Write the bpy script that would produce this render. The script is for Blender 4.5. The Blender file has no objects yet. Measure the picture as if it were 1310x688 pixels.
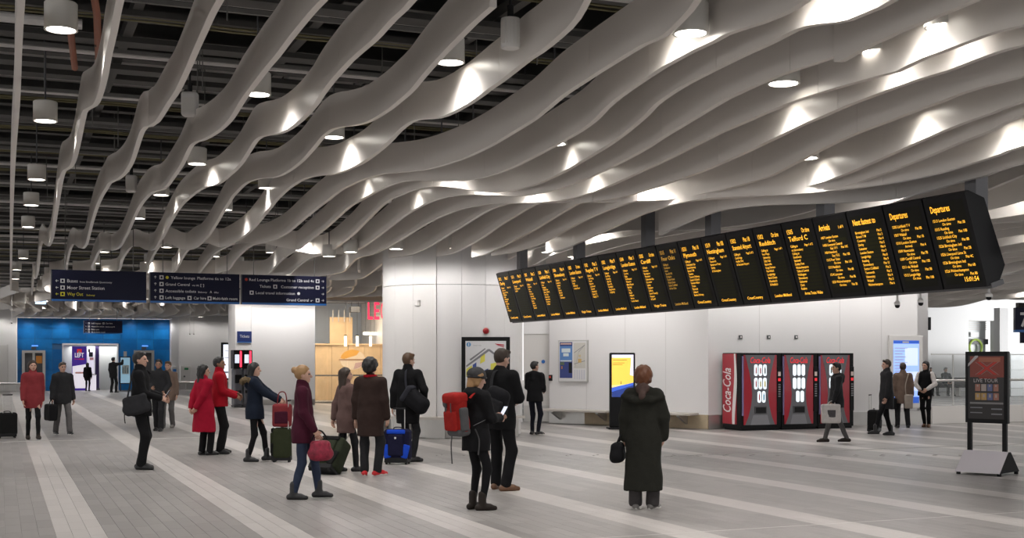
import bpy, bmesh, math, random
import numpy as np
from mathutils import Vector, Matrix

random.seed(7); np.random.seed(7)
SC = bpy.context.scene
C = SC.collection
PI = math.pi

# ------------------------------------------------------------------ camera, world, exposure
F_PX, HOR, EYE = 1580.0, 461.0, 1.65          # focal length in pixels of a 1310 wide frame, horizon row, eye height
cam = bpy.data.objects.new('camera', bpy.data.cameras.new('camera'))
C.objects.link(cam)
cam.location = (0, 0, EYE); cam.rotation_euler = (PI / 2, 0, 0)
cam.data.sensor_width = 36.0; cam.data.lens = 36.0 * F_PX / 1310.0
cam.data.shift_y = (HOR - 344.0) / 1310.0
cam.data.clip_end = 400
SC.camera = cam

world = bpy.data.worlds.new('world'); SC.world = world; world.use_nodes = True
bg = world.node_tree.nodes['Background']
bg.inputs[0].default_value = (1.0, 0.985, 0.975, 1); bg.inputs[1].default_value = 1.1

SC.view_settings.view_transform = 'Standard'; SC.view_settings.look = 'None'
SC.view_settings.gamma = 1.0; SC.view_settings.use_curve_mapping = False
SC.view_settings.exposure = 0.0
SC.cycles.use_denoising = True
SC.cycles.max_bounces = 6; SC.cycles.diffuse_bounces = 3; SC.cycles.glossy_bounces = 3
SC.cycles.transmission_bounces = 4; SC.cycles.transparent_max_bounces = 8
SC.cycles.sample_clamp_indirect = 4.0
SC.cycles.use_light_tree = True

LAMP_W = 240.0          # power of each ceiling downlight

def area_light(name, loc, size, power, col=(1, 1, 1), rot=(0, 0, 0)):
    d = bpy.data.lights.new(name, 'AREA'); d.shape = 'RECTANGLE'; d.size, d.size_y = size
    d.energy = power; d.color = col
    o = bpy.data.objects.new(name, d); C.objects.link(o); o.location = loc; o.rotation_euler = rot
    return o

# the hall's own axes: s runs along the pale floor stripes, t across them
A = math.atan(655.0 / F_PX); SA, CA = math.sin(A), math.cos(A)
def st(s, t, z=0.0): return Vector((t * CA - s * SA, t * SA + s * CA, z))
def to_st(x, y): return (y * CA - x * SA, x * CA + y * SA)
def G(x, y):                                   # floor point under a pixel
    d = EYE * F_PX / (y - HOR); return Vector(((x - 655) / F_PX * d, d, 0))
def at(x, y, d): return Vector(((x - 655) / F_PX * d, d, EYE + (HOR - y) / F_PX * d))
def zed(y, d): return EYE + (HOR - y) / F_PX * d
def tx(x, s):                                  # t of pixel column x on the plane s
    return s * math.tan(math.atan((x - 655) / F_PX) + A)
RZ = A                                         # rotation that turns local x into t and local y into s

# added fill light for the atrium at the right, shop lighting at the left
dl = area_light('atrium_daylight_fill', st(41, 61, 2.6), (20, 3.6), 5400, (1, 1, 1))      # unseen area light added to stand in for daylight from the right
dl.rotation_euler = Vector((-CA, -SA, 0.0)).to_track_quat('-Z', 'Y').to_euler()
area_light('shop_ceiling_light', st(49.5, 12.6, 4.0), (3.4, 3.0), 260, (1, 0.86, 0.66), (0, 0, RZ))
area_light('kiosk_ceiling_light', st(72.6, 4.9, 2.45), (2.6, 0.9), 60, (1, 1, 1), (0, 0, RZ))

# ------------------------------------------------------------------ materials
MATS = {}
def mat(name, col=(0.8, 0.8, 0.8), rough=0.5, metal=0.0, spec=0.5, emit=None, es=1.0, noise=0.0, nscale=8.0, bump=0.0, bscale=40.0, alpha=1.0, coat=0.0, trans=0.0):
    if name in MATS: return MATS[name]
    m = bpy.data.materials.new(name); m.use_nodes = True
    nt = m.node_tree; b = nt.nodes['Principled BSDF']
    b.inputs['Base Color'].default_value = (*col, 1); b.inputs['Roughness'].default_value = rough
    b.inputs['Metallic'].default_value = metal; b.inputs['Specular IOR Level'].default_value = spec
    b.inputs['Alpha'].default_value = alpha; b.inputs['Coat Weight'].default_value = coat
    b.inputs['Transmission Weight'].default_value = trans
    if emit: b.inputs['Emission Color'].default_value = (*emit, 1); b.inputs['Emission Strength'].default_value = es
    if noise or bump:
        tc = nt.nodes.new('ShaderNodeTexCoord')
        n = nt.nodes.new('ShaderNodeTexNoise'); n.inputs['Scale'].default_value = nscale; n.inputs['Detail'].default_value = 4
        nt.links.new(tc.outputs['Object'], n.inputs['Vector'])
        if noise:
            mx = nt.nodes.new('ShaderNodeMix'); mx.data_type = 'RGBA'
            mx.inputs['A'].default_value = (*[max(0, c * (1 - noise)) for c in col], 1)
            mx.inputs['B'].default_value = (*[min(1, c * (1 + noise)) for c in col], 1)
            nt.links.new(n.outputs['Fac'], mx.inputs['Factor']); nt.links.new(mx.outputs['Result'], b.inputs['Base Color'])
        if bump:
            n2 = nt.nodes.new('ShaderNodeTexNoise'); n2.inputs['Scale'].default_value = bscale; n2.inputs['Detail'].default_value = 3
            nt.links.new(tc.outputs['Object'], n2.inputs['Vector'])
            bp = nt.nodes.new('ShaderNodeBump'); bp.inputs['Strength'].default_value = bump; bp.inputs['Distance'].default_value = 0.02
            nt.links.new(n2.outputs['Fac'], bp.inputs['Height']); nt.links.new(bp.outputs['Normal'], b.inputs['Normal'])
    MATS[name] = m
    return m

def cloth(name, col=(0.02, 0.02, 0.02), rough=0.85, noise=0.18): return mat('cloth_' + name, col, rough, spec=0.12, noise=noise, nscale=14, bump=0.35, bscale=16)

WHITE = mat('wall_white', (0.80, 0.785, 0.785), 0.42, noise=0.02, nscale=1.2)
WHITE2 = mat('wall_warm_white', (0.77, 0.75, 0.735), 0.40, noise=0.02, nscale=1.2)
STEEL = mat('brushed_steel', (0.56, 0.55, 0.53), 0.34, metal=0.85, noise=0.08, nscale=5)
DSTEEL = mat('dark_steel', (0.12, 0.12, 0.125), 0.42, metal=0.3, noise=0.1)
BLACK = mat('black_gloss', (0.008, 0.008, 0.009), 0.35, spec=0.18)
BLACKM = mat('black_matt', (0.012, 0.012, 0.013), 0.6, spec=0.25)
DGREY = mat('dark_grey', (0.07, 0.07, 0.075), 0.5)
NAVY = mat('sign_navy', (0.006, 0.007, 0.026), 0.45, spec=0.2)
SBLUE = mat('sign_blue_edge', (0.02, 0.13, 0.42), 0.4)
SWHITE = mat('sign_white', (0.62, 0.62, 0.64), 0.5)
SYELL = mat('sign_yellow', (0.62, 0.55, 0.02), 0.5)
SRED = mat('sign_red', (0.55, 0.05, 0.03), 0.5)
GLASS = mat('pane_glass', (0.90, 0.96, 0.95), 0.03, spec=0.5, alpha=0.07)
PLASTIC = mat('white_plastic', (0.72, 0.70, 0.68), 0.4)
LAMPBODY = mat('lamp_body', (0.70, 0.68, 0.64), 0.45)
LAMPGLOW = mat('lamp_glow', (1, 1, 1), 0.5, emit=(1.0, 0.95, 0.86), es=14.0)
FINM = mat('fin_white', (0.80, 0.755, 0.71), 0.34, spec=0.5, noise=0.03, nscale=0.8)
VOID = mat('void_black', (0.010, 0.0095, 0.009), 0.95, spec=0.1)
VBEAM = mat('void_steelwork', (0.075, 0.072, 0.068), 0.55, metal=0.2, noise=0.25, nscale=3)
VTRAY = mat('void_tray', (0.16, 0.155, 0.145), 0.45, metal=0.4, noise=0.2)
VDUCT = mat('void_duct', (0.62, 0.60, 0.58), 0.45, metal=0.05, noise=0.15)
VRED = mat('void_copper_pipe', (0.30, 0.09, 0.04), 0.5)
VYEL = mat('void_yellow_cable', (0.17, 0.15, 0.075), 0.6)
WOOD = mat('pale_wood', (0.66, 0.47, 0.27), 0.5, noise=0.2, nscale=4)
SKIN = mat('skin', (0.52, 0.31, 0.23), 0.55, noise=0.05); SKIND = mat('skin_brown', (0.25, 0.13, 0.08), 0.55, noise=0.05)
EYE_M = mat('eye_dark', (0.03, 0.02, 0.02), 0.3); LIP = mat('lips', (0.36, 0.13, 0.11), 0.5)

def floor_material():
    m = bpy.data.materials.new('stone_paving'); m.use_nodes = True
    nt = m.node_tree; N = nt.nodes; L = nt.links; b = N['Principled BSDF']
    def math_(op, a, c=None):
        n = N.new('ShaderNodeMath'); n.operation = op
        for i, v in enumerate((a, c)):
            if v is None: continue
            if isinstance(v, (int, float)): n.inputs[i].default_value = v
            else: L.new(v, n.inputs[i])
        return n.outputs[0]
    geo = N.new('ShaderNodeNewGeometry'); sep = N.new('ShaderNodeSeparateXYZ'); L.new(geo.outputs['Position'], sep.inputs[0])
    x, y = sep.outputs[0], sep.outputs[1]
    t = math_('ADD', math_('MULTIPLY', x, CA), math_('MULTIPLY', y, SA))
    s = math_('SUBTRACT', math_('MULTIPLY', y, CA), math_('MULTIPLY', x, SA))
    tr = math_('DIVIDE', math_('SUBTRACT', t, TILE_T0 - 1200 * TILE_W), TILE_W)
    row = math_('FLOOR', tr)
    band = math_('MODULO', row, 12.0)
    light = math_('LESS_THAN', band, 2.5)
    off = math_('MULTIPLY', math_('MODULO', math_('MULTIPLY', row, 7.0), 4.0), TILE_L / 4.0)
    sr = math_('DIVIDE', math_('ADD', math_('ADD', s, off), 1200.0), TILE_L)
    col = math_('FLOOR', sr)
    cmb = N.new('ShaderNodeCombineXYZ'); L.new(row, cmb.inputs[0]); L.new(col, cmb.inputs[1])
    wn = N.new('ShaderNodeTexWhiteNoise'); wn.noise_dimensions = '3D'; L.new(cmb.outputs[0], wn.inputs['Vector'])
    fr = math_('FRACT', tr); frs = math_('FRACT', sr)
    jt = math_('LESS_THAN', math_('MINIMUM', fr, math_('SUBTRACT', 1.0, fr)), 0.035)
    js = math_('LESS_THAN', math_('MULTIPLY', math_('MINIMUM', frs, math_('SUBTRACT', 1.0, frs)), TILE_L / TILE_W), 0.035)
    joint = math_('MAXIMUM', jt, js)
    def mixc(f, a, c):
        n = N.new('ShaderNodeMix'); n.data_type = 'RGBA'
        L.new(f, n.inputs['Factor'])
        for k, v in (('A', a), ('B', c)):
            if isinstance(v, tuple): n.inputs[k].default_value = (*v, 1)
            else: L.new(v, n.inputs[k])
        return n.outputs['Result']
    dark = mixc(wn.outputs['Value'], (0.240, 0.224, 0.214), (0.298, 0.281, 0.269))
    lite = mixc(wn.outputs['Value'], (0.445, 0.415, 0.396), (0.495, 0.463, 0.442))
    base = mixc(light, dark, lite)
    ns = N.new('ShaderNodeTexNoise'); ns.inputs['Scale'].default_value = 0.5; ns.inputs['Detail'].default_value = 6
    L.new(geo.outputs['Position'], ns.inputs['Vector'])
    mr = N.new('ShaderNodeMapRange'); mr.inputs[3].default_value = 0.86; mr.inputs[4].default_value = 1.14; L.new(ns.outputs['Fac'], mr.inputs[0])
    vm = N.new('ShaderNodeMix'); vm.data_type = 'RGBA'; vm.blend_type = 'MULTIPLY'; vm.inputs['Factor'].default_value = 1
    L.new(base, vm.inputs['A']); cc = N.new('ShaderNodeCombineColor')
    for i in range(3): L.new(mr.outputs[0], cc.inputs[i])
    L.new(cc.outputs[0], vm.inputs['B'])
    fin = mixc(math_('MULTIPLY', joint, 0.16), vm.outputs['Result'], (0.46, 0.44, 0.42))
    L.new(fin, b.inputs['Base Color'])
    rr = N.new('ShaderNodeMapRange'); rr.inputs[3].default_value = 0.30; rr.inputs[4].default_value = 0.46; L.new(ns.outputs['Fac'], rr.inputs[0])
    L.new(rr.outputs[0], b.inputs['Roughness']); b.inputs['Specular IOR Level'].default_value = 0.4
    return m
TILE_W, TILE_L, TILE_T0 = 0.14833, 0.60, 0.4875
FLOORM = floor_material()

# ------------------------------------------------------------------ object helpers
def link(o): C.objects.link(o); return o
def tag(o, label=None, cat=None, group=None, kind=None):
    if label: o['label'] = label
    if cat: o['category'] = cat
    if group: o['group'] = group
    if kind: o['kind'] = kind
    return o
def thing(name, label, cat, loc=(0, 0, 0), rz=0.0, group=None, scale=1.0):
    o = link(bpy.data.objects.new(name, None)); o.location = loc; o.rotation_euler = (0, 0, rz); o.scale = (scale,) * 3
    o.empty_display_size = 0.1
    return tag(o, label, cat, group)
def top_of(o):
    while o.parent: o = o.parent
    return o
def world_inv(o):
    r = top_of(o)
    m = Matrix.LocRotScale(r.location, r.rotation_euler, r.scale)
    return m.inverted()

def link_mesh(name, me, parent=None, materials=()):
    o = link(bpy.data.objects.new(name, me))
    for m in materials:
        if m.name not in [x.name for x in me.materials if x]: me.materials.append(m)
    if parent is not None: o.parent = parent
    return o

TEXT_CACHE = {}
def text_geo(body, shear=0.0, bold=0.0):
    k = (body, shear, bold)
    if k not in TEXT_CACHE:
        c = bpy.data.curves.new('lettering', 'FONT'); c.body = body; c.size = 1.0; c.resolution_u = 2; c.shear = shear; c.offset = bold
        c.fill_mode = 'FRONT'
        o = bpy.data.objects.new('lettering', c)
        me = bpy.data.meshes.new_from_object(o)
        v = [tuple(p.co[:2]) for p in me.vertices]; f = [tuple(p.vertices) for p in me.polygons]
        xs = [p[0] for p in v] or [0]
        TEXT_CACHE[k] = (v, f, min(xs), max(xs))
        bpy.data.meshes.remove(me); bpy.data.objects.remove(o); bpy.data.curves.remove(c)
    return TEXT_CACHE[k]

class MB:
    """collects shapes and links them as one mesh object"""
    def __init__(self, xf=None): self.v = []; self.f = []; self.mi = []; self.cur = 0; self.xf = xf; self.sm = False
    def mesh(self, vs, fs):
        n = len(self.v)
        self.v += [Vector(p) for p in vs]
        self.f += [tuple(i + n for i in f) for f in fs]; self.mi += [self.cur] * len(fs)
        return self
    def box(self, x0, x1, y0, y1, z0, z1, m=None, bev=0.0):
        vs = [(x, y, z) for x in (x0, x1) for y in (y0, y1) for z in (z0, z1)]
        fs = [(0, 1, 3, 2), (4, 6, 7, 5), (0, 4, 5, 1), (2, 3, 7, 6), (0, 2, 6, 4), (1, 5, 7, 3)]
        if bev > 0:
            bm = bmesh.new()
            bv = [bm.verts.new(p) for p in vs]
            for f in fs: bm.faces.new([bv[i] for i in f])
            bmesh.ops.bevel(bm, geom=bm.edges[:], offset=bev, segments=2, profile=0.5, affect='EDGES')
            bm.verts.index_update()
            vs = [tuple(v.co) for v in bm.verts]; fs = [tuple(v.index for v in f.verts) for f in bm.faces]; bm.free()
        if m is not None: vs = [m @ Vector(p) for p in vs]
        return self.mesh(vs, fs)
    def cyl(self, p, r, h, n=20, axis=(0, 0, 1), r2=None, cap=True):
        r2 = r if r2 is None else r2
        ax = Vector(axis).normalized(); p = Vector(p)
        u = ax.orthogonal().normalized(); w = ax.cross(u)
        vs = []
        for q, rr in ((p, r), (p + ax * h, r2)):
            for i in range(n):
                a = 2 * PI * i / n; vs.append(q + (u * math.cos(a) + w * math.sin(a)) * rr)
        fs = [(i, (i + 1) % n, n + (i + 1) % n, n + i) for i in range(n)]
        if cap: fs += [tuple(range(n - 1, -1, -1)), tuple(range(n, 2 * n))]
        return self.mesh(vs, fs)
    def lathe(self, p, prof, n=24):
        p = Vector(p); vs = []; k = len(prof)
        for r, z in prof:
            for i in range(n):
                a = 2 * PI * i / n; vs.append(p + Vector((r * math.cos(a), r * math.sin(a), z)))
        fs = [(j * n + i, j * n + (i + 1) % n, (j + 1) * n + (i + 1) % n, (j + 1) * n + i) for j in range(k - 1) for i in range(n)]
        fs += [tuple(range(n - 1, -1, -1)), tuple(range((k - 1) * n, k * n))]
        return self.mesh(vs, fs)
    def tube(self, pts, r, n=8, flat=1.0, up=None):
        pts = [Vector(p) for p in pts]; vs = []; rs = r if isinstance(r, (list, tuple)) else [r] * len(pts)
        pu = None
        for i, p in enumerate(pts):
            d = (pts[min(i + 1, len(pts) - 1)] - pts[max(i - 1, 0)]).normalized()
            if up is not None: u = (Vector(up) - d * d.dot(Vector(up))).normalized()
            elif pu is None: u = d.orthogonal().normalized()
            else: u = (pu - d * d.dot(pu)).normalized()
            pu = u; w = d.cross(u)
            for k in range(n):
                a = 2 * PI * k / n; vs.append(p + (u * math.cos(a) * flat + w * math.sin(a)) * rs[i])
        m = len(pts)
        fs = [(j * n + i, j * n + (i + 1) % n, (j + 1) * n + (i + 1) % n, (j + 1) * n + i) for j in range(m - 1) for i in range(n)]
        fs += [tuple(range(n - 1, -1, -1)), tuple(range((m - 1) * n, m * n))]
        return self.mesh(vs, fs)
    def prism(self, poly, o, u, w, d):
        """polygon in the (u, w) plane at o, pushed along d"""
        o, u, w, d = Vector(o), Vector(u), Vector(w), Vector(d); n = len(poly)
        vs = [o + u * a + w * b for a, b in poly] + [o + u * a + w * b + d for a, b in poly]
        fs = [tuple(range(n)), tuple(range(2 * n - 1, n - 1, -1))] + [(i, i + n, (i + 1) % n + n, (i + 1) % n) for i in range(n)]
        return self.mesh(vs, fs)
    def text(self, body, o, u, w, size, sx=1.0, align='L', shear=0.0, bold=0.0, width=None):
        v, f, x0, x1 = text_geo(body, shear, bold); u, w, o = Vector(u).normalized(), Vector(w).normalized(), Vector(o)
        if width is not None: sx = width / max(1e-6, (x1 - x0) * size)
        sh = {'L': -x0, 'R': -x1, 'C': -(x0 + x1) / 2}[align]
        return self.mesh([o + u * (p[0] + sh) * size * sx + w * p[1] * size for p in v], f)
    def build(self, name, mats, parent=None, wld=False, smooth=False, label=None, fix=True):
        if not isinstance(mats, (list, tuple)): mats = [mats]
        vs = self.v
        if wld and parent is not None:
            mi = world_inv(parent); vs = [mi @ p for p in vs]
        me = bpy.data.meshes.new(name); me.from_pydata([tuple(p) for p in vs], [], self.f)
        for m in mats: me.materials.append(m)
        if any(self.mi): me.polygons.foreach_set('material_index', self.mi)
        if fix:
            bm = bmesh.new(); bm.from_mesh(me); bmesh.ops.recalc_face_normals(bm, faces=bm.faces[:]); bm.to_mesh(me); bm.free()
        if smooth:
            me.polygons.foreach_set('use_smooth', [True] * len(me.polygons))
            try: me.set_sharp_from_angle(angle=math.radians(40))
            except Exception: pass
        me.update()
        o = link_mesh(name, me, parent)
        if label: o['label'] = label
        return o

def struct(o): o['kind'] = 'structure'; return o
def wbox(name, p0, p1, mats, parent=None, bev=0.0):
    """box given in hall coordinates (s, t, z) corner to corner, world placed"""
    m = Matrix.Rotation(RZ, 4, 'Z')
    b = MB().box(min(p0[1], p1[1]), max(p0[1], p1[1]), min(p0[0], p1[0]), max(p0[0], p1[0]), min(p0[2], p1[2]), max(p0[2], p1[2]), m, bev)
    return b.build(name, mats, parent, wld=True)
# ------------------------------------------------------------------ floor
fl = MB(); c4 = [st(-6, -30), st(-6, 70), st(95, 70), st(95, -30)]
fl.mesh([(p.x, p.y, -0.006) for p in c4] + [(p.x, p.y, -0.25) for p in c4], [(0, 1, 2, 3), (7, 6, 5, 4)] + [(i, i + 4, (i + 1) % 4 + 4, (i + 1) % 4) for i in range(4)])
floor = struct(fl.build('floor', FLOORM))

def in_view(x, y, pad=40):
    if y < 1: return False
    px = 655 + F_PX * x / y; py = HOR + F_PX * EYE / y
    return -pad < px < 1310 + pad and py < 688 + 25
tile_me = None
def make_tile_mesh():
    g = 0.0016; h = 0.006; b = 0.0012
    x0, x1, y0, y1 = g, TILE_W - g, g, TILE_L - g
    vs = [(x0, y0, -h), (x1, y0, -h), (x1, y1, -h), (x0, y1, -h), (x0, y0, -b), (x1, y0, -b), (x1, y1, -b), (x0, y1, -b),
          (x0 + b, y0 + b, 0), (x1 - b, y0 + b, 0), (x1 - b, y1 - b, 0), (x0 + b, y1 - b, 0)]
    fs = [(8, 9, 10, 11)]
    for k in (0, 4): fs += [(k + i, k + (i + 1) % 4, k + 4 + (i + 1) % 4, k + 4 + i) for i in range(4)]
    return vs, fs
tv, tf = make_tile_mesh()
spots = []
for r in range(-40, 150):
    t0 = TILE_T0 + r * TILE_W
    off = ((r + 1200) * 7 % 4) * TILE_L / 4
    for k in range(0, 60):
        s0 = k * TILE_L - off
        p = st(s0 + TILE_L / 2, t0 + TILE_W / 2)
        if p.y < 21.5 and in_view(p.x, p.y): spots.append((p.y, s0, t0))
spots.sort()
tile_me = bpy.data.meshes.new('paving_slab'); tile_me.from_pydata(tv, [], tf); tile_me.materials.append(FLOORM)
for i, (d, s0, t0) in enumerate(spots[:300]):
    o = link(bpy.data.objects.new('paving_slab', tile_me)); o.parent = floor; o.location = st(s0, t0); o.rotation_euler = (0, 0, RZ)
rest = MB(); rot = Matrix.Rotation(RZ, 4, 'Z')
vs, fs = [], []
tva = np.array(tv)
for (d, s0, t0) in spots[300:]:
    n = len(vs); p = st(s0, t0)
    for q in tv:
        w = rot @ Vector(q); vs.append((w.x + p.x, w.y + p.y, w.z))
    fs += [tuple(i + n for i in f) for f in tf]
me = bpy.data.meshes.new('paving_slabs'); me.from_pydata(vs, [], fs); me.materials.append(FLOORM)
o = link(bpy.data.objects.new('paving_slabs', me)); o.parent = floor; o['kind'] = 'stuff'
# thin metal movement joints across the floor
for sj in (10.3, 18.7, 27.1):
    wbox('movement_joint', (sj - 0.006, -8, -0.005), (sj + 0.006, 21 if sj > 25 else 24, 0.0015), VDUCT, floor)

# ------------------------------------------------------------------ walls
def wall_poly(name, pts, z0, z1, th, m):
    """vertical wall along plan points; th pushes the back face away from the camera"""
    b = MB()
    for (p, q) in zip(pts[:-1], pts[1:]):
        p, q = Vector((p[0], p[1], 0)), Vector((q[0], q[1], 0)); d = (q - p).normalized(); n = Vector((-d.y, d.x, 0)) * th
        vs = [p, q, q + n, p + n]; vs = [v + Vector((0, 0, z0)) for v in vs] + [v + Vector((0, 0, z1)) for v in vs]
        b.mesh(vs, [(0, 1, 5, 4), (2, 3, 7, 6), (1, 2, 6, 5), (3, 0, 4, 7), (4, 5, 6, 7), (3, 2, 1, 0)])
    return struct(b.build(name, m))

WTOP = 3.85
wall_s = 25.65
wC0, wC1 = st(wall_s, 15.75), st(wall_s, 22.40)
wB0 = at(703, 461, 32.7); wB0.z = 0
dA0 = at(655, 461, 32.9); dA0.z = 0
wall_main = wall_poly('wall_back', [(wB0.x, wB0.y), (wC0.x, wC0.y), (wC1.x, wC1.y)], 0, WTOP, 0.35, WHITE)
# end cap of that wall, running back from its corner
e1 = st(wall_s + 9, 22.40)
wall_poly('wall_end', [(wC1.x, wC1.y), (e1.x, e1.y)], 0, WTOP, 0.35, WHITE)
wall_poly('wall_recess', [(dA0.x - 3.0, dA0.y), (dA0.x + 0.28, dA0.y + 0.02)], 0, WTOP, 0.3, WHITE)
wall_poly('wall_recess_side', [(wB0.x + 0.0, wB0.y + 0.3), (wB0.x, wB0.y)], 0, WTOP, 0.12, WHITE)
# door in the recess
dz = zed(427, 32.8)
dx0, dx1 = at(670, 461, 32.8).x, at(699, 461, 32.8).x
wall_poly('wall_over_door', [(dx0, 32.95), (dx1 + 0.12, 32.95)], dz, WTOP, 0.25, WHITE)
door = struct(MB().box(dx0, dx1 + 0.1, 32.98, 33.04, 0.02, dz).build('door_1', mat('door_cream', (0.66, 0.64, 0.62), 0.5)))
MB().box(dx0, dx1 + 0.1, 32.96, 32.99, 0.02, 0.45).build('kick_plate', STEEL, door)
MB().box(dx1 - 0.10, dx1 - 0.06, 32.92, 32.98, 0.95, 1.25).build('door_handle', STEEL, door)
MB().cyl((dx1 - 0.08, 32.99, 1.62), 0.05, 0.04, 12, (0, -1, 0)).build('door_badge', SBLUE, door)
# steel skirting along the foot of the walls
def skirting(name, pts, h=0.34, m=STEEL):
    b = MB()
    for (p, q) in zip(pts[:-1], pts[1:]):
        p, q = Vector((p[0], p[1], 0)), Vector((q[0], q[1], 0)); d = (q - p).normalized(); n = Vector((-d.y, d.x, 0)) * -0.02
        vs = [p, q, q + n, p + n]; vs = vs + [v + Vector((0, 0, h)) for v in vs]
        b.mesh(vs, [(0, 1, 5, 4), (2, 3, 7, 6), (1, 2, 6, 5), (3, 0, 4, 7), (4, 5, 6, 7), (3, 2, 1, 0)])
    return struct(b.build(name, m))
mid1 = wB0.lerp(wC0, 0.24); mid2 = wB0.lerp(wC0, 0.30)
skirting('baseboard_recess', [(wB0.x, wB0.y), (mid1.x, mid1.y)])
skirting('baseboard_back', [(mid1.x, mid1.y), (wC0.x, wC0.y)], 0.34, mat('skirting_timber', (0.46, 0.37, 0.25), 0.5, noise=0.15))
skirting('baseboard_right', [(wC0.x, wC0.y), (wC1.x, wC1.y)])
skirting('baseboard_end', [(wC1.x, wC1.y), (e1.x, e1.y)])
JOINTM = mat('joint_grey', (0.66, 0.645, 0.64), 0.5)
# faint vertical panel joints on the long wall
for k in range(1, 4):
    p = wB0.lerp(wC0, k / 4.0); d = (wC0 - wB0).normalized()
    b = MB().box(-0.006, 0.006, -0.004, 0.0, 0.36, WTOP, Matrix.Translation(p) @ Matrix.Rotation(math.atan2(d.y, d.x), 4, 'Z'))
    b.build('panel_joint', JOINTM, wall_main)
for k in (17.2, 19.6, 20.9):
    wbox('panel_joint', (wall_s - 0.004, k - 0.006, 0.36), (wall_s, k + 0.006, WTOP), JOINTM, wall_main)

# ------------------------------------------------------------------ round column with panels
DC = at(579, 461, 28.0); DC.z = 0; DR = 1.55
drum = struct(thing('wall_column', None, None, (DC.x, DC.y, 0)))
npan = 18
pan_w = 2 * PI / npan
for k in range(npan):
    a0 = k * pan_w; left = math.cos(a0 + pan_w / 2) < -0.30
    b = MB(); vs = []; seg = 6; rr = DR + (0.03 if left else 0.0)
    for (z0, z1) in ((0.0, 3.28), (3.29, 4.34)):
        n0 = len(b.v); vs = []
        for i in range(seg + 1):
            a = a0 + 0.0014 + (pan_w - 0.0028) * i / seg
            for r in (rr, rr - 0.08):
                for z in (z0, z1): vs.append((r * math.cos(a), r * math.sin(a), z))
        fs = []
        for i in range(seg):
            q = i * 4; p = q + 4
            fs += [(q, p, p + 1, q + 1), (q + 2, q + 3, p + 3, p + 2), (q + 1, p + 1, p + 3, q + 3), (q, q + 2, p + 2, p)]
        fs += [(0, 1, 3, 2), (seg * 4, seg * 4 + 2, seg * 4 + 3, seg * 4 + 1)]
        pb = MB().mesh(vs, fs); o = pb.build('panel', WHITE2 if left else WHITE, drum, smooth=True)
MB().lathe((0, 0, 0), [(DR - 0.085, 0.0), (DR - 0.085, 4.35)], 36).build('core', DGREY, drum, smooth=True)

# circular bench round the column
bench = thing('ring_bench', 'pale curved slab bench on polished steel drums around the round column', 'bench', (DC.x, DC.y, 0))
def ring(r0, r1, z0, z1, n=72, a0=0, a1=2 * PI):
    b = MB(); vs = []; closed = abs(a1 - a0 - 2 * PI) < 1e-6; m = n if closed else n + 1
    for i in range(m):
        a = a0 + (a1 - a0) * i / n
        for r, z in ((r0, z0), (r1, z0), (r1, z1), (r0, z1)): vs.append((r * math.cos(a), r * math.sin(a), z))
    fs = []
    for i in range(n):
        q = i * 4; p = ((i + 1) % m) * 4
        fs += [(q + k, p + k, p + (k + 1) % 4, q + (k + 1) % 4) for k in range(4)]
    if not closed: fs += [(0, 1, 2, 3), (n * 4 + 3, n * 4 + 2, n * 4 + 1, n * 4)]
    return b.mesh(vs, fs)
ring(DR + 0.01, DR + 0.42, 0.395, 0.45, 60, -PI - 0.35, -0.60).build('seat_slab', mat('bench_stone', (0.55, 0.51, 0.47), 0.45, noise=0.06), bench, smooth=True)
ring(DR + 0.035, DR + 0.08, 0.0, 0.395, 60, -PI - 0.35, -0.62).build('base_band', STEEL, bench, smooth=True)
for a in (-3.2, -2.7, -2.2, -1.72, -1.24, -0.76):
    ring(DR + 0.10, DR + 0.32, 0.0, 0.393, 5, a - 0.11, a + 0.11).build('support', STEEL, bench, smooth=True)

# straight cantilever benches on the long wall
bd = (wC0 - wB0).normalized(); brz = math.atan2(bd.y, bd.x); bl = (wC0 - wB0).length
def wall_bench(u0, u1, label):
    o = thing('wall_bench', label, 'bench', wB0.lerp(wC0, (u0 + u1) / 2 / bl), brz)
    h = (u1 - u0) / 2
    MB().box(-h, h, -0.50, -0.02, 0.33, 0.385, bev=0.012).build('seat_slab', mat('bench_stone'), o)
    for x in (-h + 0.35, h - 0.35):
        MB().prism([(-0.02, 0.10), (-0.42, 0.30), (-0.42, 0.33), (-0.02, 0.33)], (x - 0.04, 0, 0), (0, 1, 0), (0, 0, 1), (0.08, 0, 0)).build('bracket', STEEL, o)
    return o
wall_bench(0.02, 2.15, 'pale stone wall bench on brackets between the doorway and the yellow display')
wall_bench(2.6, bl - 0.25, 'pale stone wall bench on brackets between the yellow display and the drinks machines')

# ------------------------------------------------------------------ far end: blue tiled wall, white walls
BS = 71.5
bt0, bt1 = tx(22, BS), tx(217, BS)
far = struct(MB().build('wall_far', mat('tile_backing', (0.02, 0.06, 0.14), 0.6))) if False else None
wallfar = wbox('wall_far', (BS + 0.02, bt0 - 0.0, 0), (BS + 0.25, tx(81, BS), 3.95), mat('tile_backing', (0.03, 0.10, 0.22), 0.6)); struct(wallfar)
struct(wbox('wall_far_right_of_kiosk', (BS + 0.02, tx(150, BS), 0), (BS + 0.25, bt1, 3.95), mat('tile_backing')))
kz = zed(440, 68)
struct(wbox('wall_far_over_kiosk', (BS + 0.02, tx(81, BS), kz), (BS + 0.25, tx(150, BS), 3.95), mat('tile_backing')))
BTILES = [mat('blue_glazed_tile_%d' % k, c_, 0.32, spec=0.3, noise=0.35, nscale=2.2) for k, c_ in enumerate(((0.006, 0.135, 0.39), (0.005, 0.115, 0.345), (0.008, 0.155, 0.43)))]
ncol, nrow = 9, 7; tw = (bt1 - bt0) / ncol; th_ = 3.95 / nrow
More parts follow.
